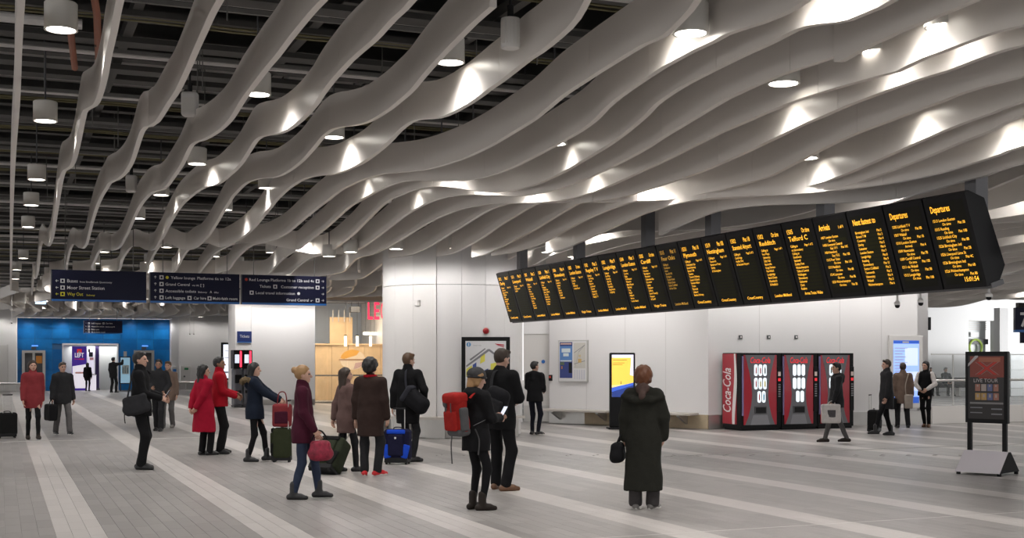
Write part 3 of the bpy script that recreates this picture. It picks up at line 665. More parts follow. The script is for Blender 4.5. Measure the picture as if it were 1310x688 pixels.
TR[11] = [(1310,33),(1295,36.6),(1278,40.5),(1259,46.5),(1234,56),(1210,65),(1185,74),(1166,83),(1149,91.6),(1127,97),(1102,104),(1075,111.5),(1050,119),(1026,126.5),(1007,133.5),(992,140),(975,147),(950,158),(925,168.5),(900,181),(875,193.5),(850,206),(825,217.5),(800,229),(775,240),(750,249),(725,255.3),(705,258),(680,259.3),(665,260),(648,260.3),(630,261),(613,263),(600,265.3),(587,268.5),(573,273.5),(558,280),(544,287.5),(530,296),(515,305.3),(500,314),(487,321),(475,326),(463,328.5),(455,332),(447,340),(440,347)]
TR[12] = [(1310,58.6),(1295,62),(1278,67),(1259,73.5),(1234,83),(1215,90.5),(1198,95.5),(1173,103),(1149,111.5),(1124,120.5),(1100,129.5),(1075,139.5),(1051,150),(1026,160.5),(1005,171),(980,183),(955,195),(930,206),(905,217),(880,226.3),(855,234.5),(830,242.5),(805,250),(780,255),(755,257.5),(735,257.8),(715,258),(695,258.5),(675,259),(655,260),(634,265.5),(619,272.5),(605,281),(592,289.3),(579,297),(568,304),(555,312),(540,320),(525,326),(510,328.3),(500,330),(490,337),(480,345),(470,352),(459,357)]
TR[13] = [(1310,98),(1287,104),(1259,111),(1234,118.8),(1205,130),(1173,141.5),(1137,155.6),(1100,169.3),(1075,180),(1039,198),(1014,211),(990,223.5),(973,229.5),(936,240),(900,248),(863,255),(827,257),(790,258),(760,258.5),(730,258.8),(708,259.2),(691,260),(675,267),(657,278),(639,289),(619,303),(598,315),(579,324),(560,328)]
TR[14] = [(1310,130),(1271,144.6),(1234,157.5),(1192,174.5),(1161,188.6),(1124,205),(1088,220.5),(1051,234),(1019,242),(990,247.5),(950,252),(905,255.5),(860,257.5),(815,258.3),(775,258.8),(744,259.5),(725,269),(705,281),(684,294),(665,304),(645,314.5),(622,325),(605,329)]
TR[15] = [(1310,148),(1271,166.6),(1234,180.5),(1186,201),(1149,215.5),(1112,229),(1083,237.8),(1051,244.5),(1015,248.5),(970,251.5),(925,254),(880,255.5),(845,256.3),(817,257),(792,264),(768,273),(746,283),(722,296),(700,308),(678,317),(655,323),(630,327)]
TR[16] = [(1310,187),(1283,197),(1247,208.5),(1198,223),(1149,233),(1100,240.3),(1066,244),(1030,247.5),(990,250),(950,251.5),(906,254),(880,258),(858,262.5),(838,269),(817,276.5),(794,287),(770,298),(746,308.5),(722,318),(700,324)]
TR[17] = [(1310,209),(1261,225),(1234,231.5),(1185,245.5),(1137,255.5),(1090,259),(1040,261),(990,262),(950,265),(920,270),(890,280),(865,291),(845,301)]

def dz_of(k): return 2.78 if k <= 5 else 2.78 - (k - 5) * (2.78 - 2.05) / 11.0
FIN_H, FIN_T = 0.42, 0.06
def spline(pts, step):
    """Catmull-Rom through (s, t, z) points resampled about every step metres"""
    P = [np.array(p, float) for p in pts]; out = []
    for i in range(len(P) - 1):
        p0, p1, p2, p3 = P[max(i - 1, 0)], P[i], P[i + 1], P[min(i + 2, len(P) - 1)]
        n = max(1, int(np.linalg.norm(p2 - p1) / step))
        for j in range(n):
            u = j / n
            out.append(0.5 * ((2 * p1) + (p2 - p0) * u + (2 * p0 - 5 * p1 + 4 * p2 - p3) * u * u + (3 * p1 - p0 - 3 * p2 + p3) * u ** 3))
    out.append(P[-1]); return out

def trace_to_st(tr, dz, w=0.45):
    raw = []
    for x, y in tr:
        th = math.atan((x - 655) / F_PX) + A; d = dz * F_PX / (HOR - y)
        r = d / math.cos(th - A); raw.append((r * math.cos(th), r * math.sin(th), th, y))
    tm = np.mean([q[1] for q in raw]); out = []; last = -1e9
    for s, t, th, y in raw:
        if math.tan(th) > 0.12:
            sm = tm / math.tan(th); s2 = (1 - w) * s + w * min(max(sm, s * 0.93), s * 1.07)
        else: s2 = s
        s2 = max(s2, last + 0.05); last = s2
        r = s2 / math.cos(th); d = r * math.cos(th - A)
        out.append((s2, r * math.sin(th), EYE + (HOR - y) / F_PX * d))
    return out, tm

def fin_end(t):
    if t < 7.4: return 69.8
    if t < 10.2: return 24.7
    if t < 22.9: return 25.0 + max(0.0, (14.2 - t)) * 0.9
    return 50.8
ORD = ['first', 'second', 'third', 'fourth', 'fifth', 'sixth', 'seventh', 'eighth', 'ninth', 'tenth', 'eleventh', 'twelfth', 'thirteenth', 'fourteenth', 'fifteenth', 'sixteenth', 'seventeenth', 'eighteenth', 'nineteenth', 'twentieth']
FINS = {}
def build_fin(path, label, group, near_s):
    """path: list of (s, t, z of the lower edge); panels share a root"""
    p0 = st(path[0][0], path[0][1], path[0][2])
    root = thing('ceiling_fin', label, 'ceiling fin', p0, 0, group)
    W = [st(p[0], p[1]) for p in path]; n = len(W); nor = []
    for i in range(n):
        d = W[min(i + 1, n - 1)] - W[max(i - 1, 0)]; d.normalize(); nor.append(Vector((-d.y, d.x, 0)) * (FIN_T / 2))
    # cut into panels
    cuts = [0]; acc = 0.0
    for i in range(1, n):
        acc += (W[i] - W[i - 1]).length
        lim = 2.7 if path[i][0] < near_s else 9.0
        if acc > lim and n - i > 6: cuts.append(i); acc = 0.0
    cuts.append(n - 1)
    for a, b in zip(cuts[:-1], cuts[1:]):
        vs = []
        for i in range(a, b + 1):
            w = W[i].copy()
            if i == a and a > 0: w += (W[i + 1] - W[i]).normalized() * 0.0025
            if i == b and b < n - 1: w += (W[i - 1] - W[i]).normalized() * 0.0025
            z = path[i][2]
            for sg in (1, -1):
                q = w + nor[i] * sg - p0
                vs.append((q.x, q.y, z - p0.z)); vs.append((q.x, q.y, z + FIN_H - p0.z))
        m = b - a + 1; fs = []
        for i in range(m - 1):
            q = i * 4; p = q + 4
            fs += [(q, q + 1, p + 1, p), (q + 2, p + 2, p + 3, q + 3), (q, p, p + 2, q + 2), (q + 1, q + 3, p + 3, p + 1)]
        fs += [(0, 2, 3, 1), ((m - 1) * 4, (m - 1) * 4 + 1, (m - 1) * 4 + 3, (m - 1) * 4 + 2)]
        MB().mesh(vs, fs).build('fin_panel', FINM, root, smooth=True)
    return root

for k in sorted(TR):
    pts, tm = trace_to_st(TR[k], dz_of(k))
    s0, t0, z0 = pts[0]; sE, tE, zE = pts[-1]
    pre = []
    if k != 5:                                        # fin 5 really starts in view, with a square end
        ds = (pts[0][0] - pts[3][0]); dt = (pts[0][1] - pts[3][1]) / ds; dt = max(-0.5, min(0.5, dt))
        for q in (3.2, 1.6): pre.append((s0 - q, t0 - dt * q * 0.5, z0))
    post = []; end = (69.8 if k <= 8 else (45.5 if k <= 12 else sE + 0.1)); ph = 0.55 * k; s = sE + 1.0
    zb = 4.22 if tm < 7.4 else 4.0
    while s < end:
        u = min(1.0, (s - sE) / 8.0)
        post.append((s, tE * (1 - u) + tm * u + 0.33 * math.sin(2 * PI * s / 4.4 + ph) * min(1, (s - sE) / 2.0), zE * (1 - u) + zb * u + 0.13 * math.sin(2 * PI * s / 7.3 + ph * 1.3) * min(1, (s - sE) / 3)))
        s += 1.0
    path = spline(pre + pts + post, 0.16)
    path = [p for p in path if p[0] <= end] 
    FINS[k] = path
    lab = 'wavy pale ceiling fin, %s from the left edge of the hall ceiling' % ORD[k]
    build_fin([tuple(p) for p in path], lab, 'wavy fins over the concourse', 26)

tvals = [10.55 + 0.62 * i for i in range(20)] + [23.3 + 0.8 * i for i in range(18)]
for i, t in enumerate(tvals):
    s0 = max(4.5, t * 0.86); end = fin_end(t); path = []; s = s0; ph = 0.5 * i; amp = 0.30
    while s < end:
        path.append((s, t + amp * math.sin(2 * PI * s / 6.5 + ph), (3.80 if t < 23 else 3.95) + 0.012 * (s - s0) + 0.16 * math.sin(2 * PI * s / 9.5 + ph * 0.8)))
        s += 0.8
    if len(path) < 4: continue
    path = spline(path, 0.3)
    lab = 'wavy pale ceiling fin behind the departure boards, %s beyond them' % ORD[i] if t < 23 else 'wavy pale ceiling fin over the bright atrium, %s from the wall end' % ORD[i - 20]
    build_fin([tuple(p) for p in path], lab, 'fins behind the departure boards' if t < 23 else 'fins over the atrium', 0)

# fins that run on over the glass shop and towards the far right corner of the hall
for grp, ts, sa, sb, zz, where in (('shop', [8.3 + 0.62 * i for i in range(9)], 29.5, 46.2, 4.02, 'over the front of the glass shop'), ('far', [6.3 + 0.62 * i for i in range(9)], 52.0, 69.6, 4.12, 'before the far grey wall'), ('blue', [0.75 + 0.72 * i for i in range(8)], 56.0, 69.6, 4.06, 'close above the blue wall')):
    for i, t in enumerate(ts):
        path = []; s = sa; ph = 0.6 * i
        while s < sb:
            path.append((s, t + 0.30 * math.sin(2 * PI * s / 6.0 + ph), zz + 0.15 * math.sin(2 * PI * s / 8.0 + ph))); s += 0.8
        build_fin([tuple(p) for p in spline(path, 0.3)], 'wavy pale ceiling fin %s, %s from the left' % (where, ORD[i]), 'fins ' + where, 0)

# ------------------------------------------------------------------ dark services void above the fins
ceiling = struct(wbox('ceiling', (-6, -14, 6.9), (BS + 2, 74, 7.1), VOID))
rnd = random.Random(3)
def share(name, me, loc, rz=RZ):
    o = link(bpy.data.objects.new(name, me)); o.parent = ceiling; o.location = loc; o.rotation_euler = (0, 0, rz); return o
def proto(mb, m):
    me = bpy.data.meshes.new('service'); me.from_pydata([tuple(v) for v in mb.v], [], mb.f); me.materials.append(m); return me
SPAN = 16.0
ib = MB().box(-1, SPAN, -0.11, 0.11, -0.02, 0.0).box(-1, SPAN, -0.11, 0.11, 0.28, 0.30).box(-1, SPAN, -0.012, 0.012, 0, 0.28)
ibm = proto(ib, VBEAM)
strut = proto(MB().box(-1, SPAN, -0.025, 0.025, 0, 0.05), VTRAY)
tray = MB().box(-1, SPAN, -0.15, 0.15, 0, 0.008).box(-1, SPAN, -0.155, -0.145, 0, 0.07).box(-1, SPAN, 0.145, 0.155, 0, 0.07)
traym = proto(tray, VBEAM)
pipem = proto(MB().tube([(-1, 0, 0), (SPAN, 0, 0)], 0.045, 8), VDUCT)
cabm = proto(MB().tube([(-1 + SPAN / 17 * i, 0.02 * math.sin(i * 2.3), 0.012 * math.sin(i * 1.7)) for i in range(18)], 0.016, 5), VYEL)
s = 8.0; i = 0
while s < 69:
    share('steel_beam', ibm, st(s, -2, 5.95))
    if i % 2 == 0: share('strut_channel', strut, st(s + 0.42, -2, 5.42 + 0.1 * rnd.random()))
    share('cable_tray', traym, st(s + 0.80, -2, 5.62 + 0.2 * rnd.random()))
    if i % 2 == 0: share('service_pipe', pipem, st(s + 1.1, -2, 5.50 + 0.25 * rnd.random()))
    if i % 2 == 1: share('service_cable', cabm, st(s + 0.86, -2, 5.70)); share('service_cable', cabm, st(s + 0.74, -2, 5.71))
    s += 1.3; i += 1
longm = proto(MB().box(-0.06, 0.06, 8, 69, 0, 0.14), VBEAM)
for t in (-0.9, 1.5, 3.6, 5.6, 7.6): share('long_bearer', longm, st(0, t, 5.78))
# pale duct runs
for (sa, ta, tb, z, w) in ((19.6, -1, 6.5, 6.1, 0.9), (20.9, -1, 5.6, 6.1, 0.5), (27.5, -1, 6.0, 6.2, 0.8), (11.6, 4.2, 8.0, 5.9, 0.9)):
    u = ta
    while u < tb:
        b = MB().box(0, min(1.25, tb - u) - 0.05, -w / 2, w / 2, 0, 0.35); share('air_duct', proto(b, VDUCT), st(sa, u, z)); u += 1.3
sd = MB().box(-0.32, 0.32, 9.5, 17.5, 0, 0.3); share('air_duct', proto(sd, VDUCT), st(0, 1.55, 6.25))
sd = MB().box(-0.25, 0.25, 9.0, 24, 0, 0.25); share('air_duct', proto(sd, VBEAM), st(0, 3.0, 6.35))
for dtp in (0.0, 0.28):
    share('copper_pipe', proto(MB().tube([(0, 0, 1.1), (0, 0, 0), (0.1, 0.9, 0), (0.3, 3.5, 0.0)], 0.04, 8), VRED), st(12.6, 0.55 + dtp, 5.25))
share('lagged_pipe', proto(MB().tube([(-3, 0, 0), (0.25, 0, 0)], 0.055, 10), VDUCT), st(13.8, 0.55, 5.2))
# vertical hangers
hang = proto(MB().cyl((0, 0, 0), 0.008, 1.6, 5), VTRAY)
for i in range(60):
    share('drop_rod', hang, st(9 + rnd.random() * 24, -0.5 + rnd.random() * 8, 5.2), 0)

# ------------------------------------------------------------------ cylinder downlights
def lamp_proto():
    h = MB().lathe((0, 0, 0), [(0.150, 0.0), (0.150, 0.235), (0.140, 0.245), (0.03, 0.25)], 28)
    r = MB(); r.mesh(*ring_geo(0.135, 0.150, -0.004, 0.0, 28))
    return h
def ring_geo(r0, r1, z0, z1, n):
    vs = []
    for i in range(n):
        a = 2 * PI * i / n
        for r, z in ((r0, z0), (r1, z0), (r1, z1), (r0, z1)): vs.append((r * math.cos(a), r * math.sin(a), z))
    fs = []
    for i in range(n):
        q = i * 4; p = ((i + 1) % n) * 4; fs += [(q + k, p + k, p + (k + 1) % 4, q + (k + 1) % 4) for k in range(4)]
    return vs, fs
hb = MB().lathe((0, 0, 0), [(0.150, 0.012), (0.150, 0.235), (0.140, 0.245), (0.03, 0.25)], 28)
def mk(mb, name, m, smooth=True):
    o = mb.build(name, m, None, smooth=smooth); me = o.data; bpy.data.objects.remove(o); return me
LM_H = mk(hb, 'housing', LAMPBODY); LM_R = mk(MB().mesh(*ring_geo(0.132, 0.151, -0.012, 0.014, 28)), 'rim', LAMPBODY)
LM_D = mk(MB().cyl((0, 0, 0.004), 0.131, 0.006, 28), 'diffuser', LAMPGLOW)
spot_data = bpy.data.lights.new('downlight', 'SPOT'); spot_data.energy = LAMP_W; spot_data.color = (1.0, 0.968, 0.94)
fin_spot = None
spot_data.spot_size = math.radians(150); spot_data.spot_blend = 1.0; spot_data.shadow_soft_size = 0.11
def lamp(s, t, z, lit=True, label=None, data=None):
    p = st(s, t, z); o = thing('downlight', label or 'unseen white cylinder downlight hanging out of view', 'lamp', p, 0, 'cylinder downlights')
    for nm, me in (('housing', LM_H), ('rim', LM_R), ('diffuser', LM_D)):
        c = link(bpy.data.objects.new(nm, me)); c.parent = o
    MB().cyl((0, 0, 0.25), 0.012, 6.9 - z - 0.25, 6).build('stem', DGREY, o)
    if lit:
        l = link(bpy.data.objects.new('downlight_beam', data or spot_data)); l.parent = o; l.location = (0, 0, -0.02)
    return o
placed = []
row_ = 0
def lamp_px(x, y, dz=3.1, label=None):
    d = dz * F_PX / (HOR - y); p = to_st((x - 655) / F_PX * d, d); placed.append(p); lamp(p[0], p[1], EYE + dz, True, label)
for i, (x, y) in enumerate(((78, 37), (58, 154), (47, 229), (40, 262), (36, 290), (30, 330))):
    lamp_px(x, y, 3.1, ORD[i] + ' nearest white cylinder downlight in the row at the left edge')
for i, (x, y) in enumerate(((330, 120), (252, 209), (206, 249), (177, 279), (133, 322))):
    lamp_px(x, y, 3.1, ORD[i] + ' nearest downlight in the row seen between the third and fifth fins')
for i, (x, y) in enumerate(((576, 79), (427, 175), (341, 240), (288, 268), (213, 316))):
    lamp_px(x, y, 3.1, ORD[i] + ' nearest cylinder downlight in the row seen between the fifth and seventh fins')
# lamps tucked behind the fins where the photograph shows pools of light on them
fin_spot = spot_data.copy(); fin_spot.energy = LAMP_W * 0.42
fin_count = {}
def lamp_on_fin(k, x, back=0.26, up=0.28, label=None):
    best = min(FINS[k], key=lambda p: abs(655 + F_PX * st(p[0], p[1]).x / max(0.1, st(p[0], p[1]).y) - x) + (1000 if p[0] < 3 else 0))
    placed.append((best[0], best[1] - back)); fin_count[k] = fin_count.get(k, 0) + 1; lamp(best[0] - 0.05, best[1] - back, best[2] + up, True, label or 'cylinder downlight beside the %s fin from the left, %s of its lamps' % (ORD[k], ORD[fin_count[k] - 1]), fin_spot)
for k, x in ((8, 865), (8, 470), (9, 1085), (9, 733), (9, 405), (9, 585), (10, 535), (10, 620), (11, 760), (12, 1240), (12, 1150), (13, 690), (14, 1055), (14, 1180), (15, 850), (16, 1290), (16, 690), (11, 1190), (12, 1020)):
    lamp_on_fin(k, x)
lamp_on_fin(7, 853, -0.22, 0.04, 'cylinder downlight peeping under the fin edge at the top middle right')
lamp_on_fin(10, 967, -0.24, 0.03, 'cylinder downlight peeping under the fin edge above the departure boards')
def free(s, t, r=1.7): return all((s - a) ** 2 + (t - b) ** 2 > r * r for a, b in placed)
for t, o0 in ((0.53, 45), (1.6, 47), (2.77, 41), (3.5, 44), (4.3, 40), (5.1, 46), (5.86, 32), (6.5, 49), (7.1, 30)):
    s = o0; n_ = 0; row_ = row_ + 1 if t > 0.6 else 0
    while s < 69:
        if free(s, t): lamp(s, t, 4.72, s < 66, '%s downlight from the front in the %s row over the far hall end' % (ORD[n_], ORD[row_])); placed.append((s, t)); n_ += 1
        s += 5.0
row_ = 0
for j, t in enumerate((10.9, 12.9, 15.0, 17.2, 19.4, 21.6, 25, 29, 33)):
    s = max(8.5, t * 0.88) + (j % 2) * 1.6; n_ = 0
    while s < fin_end(t) - 0.6:
        if free(s, t): lamp(s, t, 4.45, True, '%s downlight from the front in the %s row behind the departure boards' % (ORD[n_], ORD[j]), fin_spot if s < 20 else None); placed.append((s, t)); n_ += 1
        s += 4.2
# lamps over the near part of the hall and behind the camera, all out of view
for s in (-2.0, 4.0, 8.2): lamp(s, 0.5, 4.75, True)
lamp(3.0, 5.0, 4.75, True)
for s in (8.0, 12.6, 17.2, 21.8, 26.4, 33, 40, 48): lamp(s, -2.3, 4.75, True)  # unseen row added to brighten the floor at the left
# wall washers: the same lamps added close in front of the walls to brighten them, with a wider beam
wash_data = spot_data.copy(); wash_data.spot_size = math.radians(172); wash_data.spot_blend = 0.35; wash_data.energy = LAMP_W * 0.34
wash_n = {}
def fill_washer(p, z, where):
    s, t = to_st(p.x, p.y); wash_n[where] = wash_n.get(where, 0) + 1; o = lamp(s, t, z, False, '%s from the left of the added wall washing downlights before %s' % (ORD[wash_n[where] - 1], where)); o['group'] = 'wall washing downlights'
    l = link(bpy.data.objects.new('downlight_beam', wash_data)); l.parent = o; l.location = (0, 0, -0.02)
for t in (15.6, 17.2, 18.8, 20.4, 22.0): fill_washer(st(wall_s - 1.15, t), 3.95, 'the drinks machine wall')
for u in (0.15, 0.42, 0.70): fill_washer(wB0.lerp(wC0, u) + Vector((bd.y, -bd.x, 0)) * 1.15, 3.95, 'the long white wall')
for a in (-2.85, -2.4, -1.95, -1.5, -0.72, -0.25): fill_washer(DC + Vector((math.cos(a), math.sin(a), 0)) * (DR + 1.25), 3.95, 'the round column')
for t in (b0 + 0.3, b0 + 1.2, b0 + 2.1, b0 + 3.0): fill_washer(st(TS - 1.2, t), 4.0, 'the ticket block')
for t in (23.6, 25.6, 27.6): fill_washer(st(QS - 1.4, t), 3.9, 'the glass balustrade')
for t in (bt1 + 1.6, bt1 + 4.2): fill_washer(st(BS - 0.7, t), 4.1, 'the far grey wall')
for t in (bt0 - 1.0,): fill_washer(st(BS - 1.5, t), 4.1, 'the far left wall')
# small bulbs under the soffit over the blue wall
for i, x in enumerate((37, 82, 127, 170, 210)):
    p = st(BS - 0.7, tx(x, BS - .7), 3.93); o = thing('soffit_spotlight', ORD[i] + ' small spotlight from the left above the blue tiled wall', 'lamp', p, 0, 'spotlights over the blue wall')
    MB().cyl((0, 0, 0), 0.09, 0.05, 14).build('bulb', LAMPGLOW, o); MB().mesh(*ring_geo(0.09, 0.13, -0.01, 0.04, 18)).build('bezel', PLASTIC, o)
    d = bpy.data.lights.new('soffit_beam', 'SPOT'); d.energy = 62; d.spot_size = math.radians(165); d.spot_blend = 0.7; d.shadow_soft_size = 0.08
    l = link(bpy.data.objects.new('soffit_beam', d)); l.parent = o; l.location = (0, 0, -0.03)

# ------------------------------------------------------------------ hanging loudspeakers
def speaker(x, ytop, ybot, d, kind, label, wpx):
    p = at(x, ybot, d); h = (ybot - ytop) / F_PX * d; r = wpx / F_PX * d / 2
    o = thing('loudspeaker', label, 'loudspeaker', p)
    if kind == 'cyl':
        b = MB().lathe((0, 0, 0), [(r * 0.9, 0), (r, 0.02), (r, h - 0.02), (r * 0.95, h)], 26).build('body', PLASTIC, o, smooth=True)
        for a in np.linspace(-2.6, -0.5, 7): MB().box(-0.004, 0.004, -0.004, 0.004, 0.03, h - 0.03, Matrix.Translation((r * math.cos(a), r * math.sin(a), 0))).build('rib', LAMPBODY, o)
    else:
        MB().box(-r, r, -r * 0.8, r * 0.8, 0, h, bev=0.03).build('body', PLASTIC, o)
        MB().box(-r * 0.8, r * 0.8, -r * 0.83, -r * 0.78, 0.04, h - 0.08).build('grille', LAMPBODY, o)
    MB().cyl((0, 0, h), 0.03, 0.12, 10).build('bracket', BLACKM, o); MB().cyl((0, 0, h + 0.12), 0.014, max(0.2, 6.88 - p.z - h - 0.12), 8).build('stem', BLACKM, o)
speaker(653, 24, 62, 11.2, 'cyl', 'ribbed white cylinder loudspeaker hanging at the top middle', 25)
speaker(243, 118, 149, 16.0, 'box', 'pale box loudspeaker hanging between the third and fourth fins', 20)
speaker(168, 224, 246, 22.0, 'box', 'small pale box loudspeaker hanging by the second fin', 13)
speaker(495, 240, 259, 21.5, 'cyl', 'small pale cylinder loudspeaker under the middle fins', 12)
# ------------------------------------------------------------------ departure board
LED = mat('led_amber', (0.9, 0.5, 0.05), 0.5, emit=(1.0, 0.47, 0.03), es=1.35)
LEDD = mat('led_amber_dim', (0.6, 0.35, 0.05), 0.5, emit=(1.0, 0.5, 0.05), es=0.45)
SCREEN = mat('led_screen', (0.009, 0.009, 0.006), 0.4, spec=0.15)
ROWM = mat('led_row_olive', (0.020, 0.020, 0.006), 0.5, spec=0.15)
BT, TILT, BZ0, BZ1, BS0, BS1, NP = 9.62, 0.31, 2.43, 3.41, 10.10, 23.32, 20
PW = (BS1 - BS0) / NP
board = thing('departure_board', 'long row of twenty tilted black departure screens with amber lettering', 'departure board', st((BS0 + BS1) / 2, BT, BZ0))
Sdir, Tdir = st(1, 0), st(0, 1); U = -Sdir
Wv = (st(0, -TILT, BZ1 - BZ0)); PH = Wv.length; Wn = Wv.normalized(); Nn = U.cross(Wn).normalized()     # Nn points at the viewer
if Nn.dot(Vector((0, -1, 0))) < 0: Nn = -Nn
def calling(head, dest, stops, foot, page='Page 1 of 1', dim=False): return dict(kind='call', head=head, dest=dest, stops=stops, foot=foot, page=page, dim=dim)
PANELS = [
 dict(kind='dep', title='Departures', rows=[('1513 London Euston', 'On time', 'Plat 3B'), ('1515 Reading', 'On time', 'Plat 10B'), ('1525 Lichfield City', 'On time', 'Plat 8B'), ('1526 Birmingham Intl', 'On time', 'Plat 2B'), ('1526 Liverpool Lime St', 'On time', 'Plat 4C'), ('1526 Birmingham Intl', 'On time', 'Plat 6B'), ('1526 Wolverhampton', 'On time', 'Plat 8B')], clock='15:01:54'),
 dict(kind='dep', title='Departures', rows=[('1505 Lichfield T V', 'On time', 'Plat 8B'), ('1507 Walsall', 'On time', 'Plat 1B'), ('1510 London Euston', 'Arrived', 'Plat 4'), ('1509 Newcastle', 'On time', 'Plat 7B'), ('1509 Cardiff Central', 'On time', 'Plat 10B'), ('1511 via Walsall', 'On time', 'Plat 5B'), ('1512 Longbridge', 'On time', 'Plat 10B')], clock=None),
 dict(kind='fast', title='Next fastest to', rows=['Birmingham Intl', 'Bristol T M', 'Coventry', 'Derby', 'Leicester', 'London Euston', 'Longbridge', 'Reading', 'Shrewsbury', 'Sutton Coldfield', 'Tamworth', 'University', 'Walsall', 'Wolverhampton']),
 dict(kind='dep', title='Arrivals', rows=[('1457 London Euston', 'On time', ''), ('1458 Liverpool Central', 'Exp 1511', 'Plat 10C'), ('1454 Hereford', 'Exp 1512', 'Plat 10B'), ('1512 Four Oaks', 'On time', 'Plat 11B'), ('1513 Redditch', 'On time', 'Plat 6B'), ('1514 Leicester', 'On time', 'Plat 9B'), ('1520 Wolverhampton', 'On time', 'Plat 3B')], clock=None),
 calling(('1505', 'On time'), 'Telford C', ['via Shrewsbury', 'Calling at', 'Smethwick', 'Sandwell', 'Dudley Port', 'Wolverhampton', 'Telford Central', 'Wellington', 'Shrewsbury', 'Gobowen', 'Chirk', 'Ruabon', 'Wrexham General'], 'Arriva Trains Wales', 'Page 1 of 2'),
 calling(('1502', 'On time'), 'Redditch', ['Five Ways', 'University', 'Selly Oak', 'Bournville', 'Kings Norton', 'Northfield', 'Longbridge', 'Barnt Green', 'Alvechurch', '& Redditch'], 'London Midland'),
 calling(('1502', 'Plat 1B'), 'Stansted Airport', ['Cambridge', 'Audley End', '& Stansted Airport'], 'CrossCountry', 'Page 2 of 2'),
 calling(('1519', 'Plat 10B'), 'Nottingham', ['Tamworth', 'Burton-on-Trent', 'Derby', '& Nottingham'], 'CrossCountry'),
 calling(('1531', 'Plat 10'), 'Plymouth', ['Cheltenham Spa', 'Bristol Parkway', 'Bristol T M', 'Taunton', 'Tiverton Parkway', 'Exeter St Davids', 'Newton Abbot', 'Totnes', 'Plymouth', 'Liskeard', 'Bodmin Parkway'], 'CrossCountry'),
 calling(('1515', 'Plat 11'), 'Four Oaks', ['Duddeston', 'Aston', 'Gravelly Hill', 'Erdington', 'Chester Road', 'Wylde Green', 'Sutton Coldfield', '& Four Oaks'], 'London Midland', '', True),
 calling(('1505', 'On time'), 'Cardiff', ['University', 'Bromsgrove', 'Worcester', 'Cheltenham Spa', 'Gloucester', 'Lydney', 'Chepstow', 'Caldicot', 'Severn Tunnel Jn', 'Newport', '& Cardiff'], 'Virgin Trains'),
 calling(('1504', 'Plat 1'), 'London Euston', ['Coventry', 'Rugby', 'Northampton', 'Wolverton', 'Milton Keynes', 'Bletchley', 'Tring', 'Hemel', 'Watford', 'Harrow', 'London Euston'], 'London Midland'),
 calling(('1502', 'Plat 9'), 'Longbridge', ['Five Ways', 'University', 'Selly Oak', 'Bournville', 'Northfield', 'Kings Norton', 'Longbridge'], 'London Midland'),
 calling(('1502', 'Plat 5'), 'Rugeley T V', ['Tame Bridge', 'Walsall', 'Bloxwich', 'Landywood', 'Cannock', 'Hednesford', 'Rugeley Tn', 'Rugeley T V'], 'London Midland'),
 calling(('1505', 'On time'), 'London Euston', ['Coventry', 'Rugby', 'Watford Jn', 'London Euston'], 'Virgin Trains'),
 calling(('1506', 'Plat 4'), 'Shrewsbury', ['Smethwick', 'Sandwell', 'Tipton', 'Coseley', 'Bilbrook', 'Codsall', 'Shrewsbury'], 'London Midland'),
 calling(('1509', 'Plat 1'), 'Lichfield City', ['Aston', 'Erdington', 'Wylde Green', 'Sutton Coldfield', 'Four Oaks', 'Butlers Lane', 'Blake Street', 'Shenstone', 'Lichfield'], 'London Midland'),
 calling(('1507', 'Plat 2'), 'Walsall', ['Duddeston', 'Aston', 'Witton', 'Perry Barr', 'Hamstead', 'Tame Bridge', 'Bescot', 'Walsall', 'Bloxwich', 'Cannock'], 'London Midland'),
 calling(('1511', 'Plat 3'), 'Liverpool', ['Wolverhampton', 'Stafford'], 'CrossCountry'),
 calling(('1512', 'Plat 7'), 'Derby', ['Tamworth', 'Burton-on-Trent', 'Willington', 'Derby', 'Chesterfield', 'Sheffield', 'Wakefield', 'Leeds', 'York', 'Darlington'], 'CrossCountry')]
def pt(u, v, lift=0.0):
    """point on the board face; u metres from the right end, v metres up the slope"""
    return st(BS0 + u, BT, BZ0) + Wn * v + Nn * lift
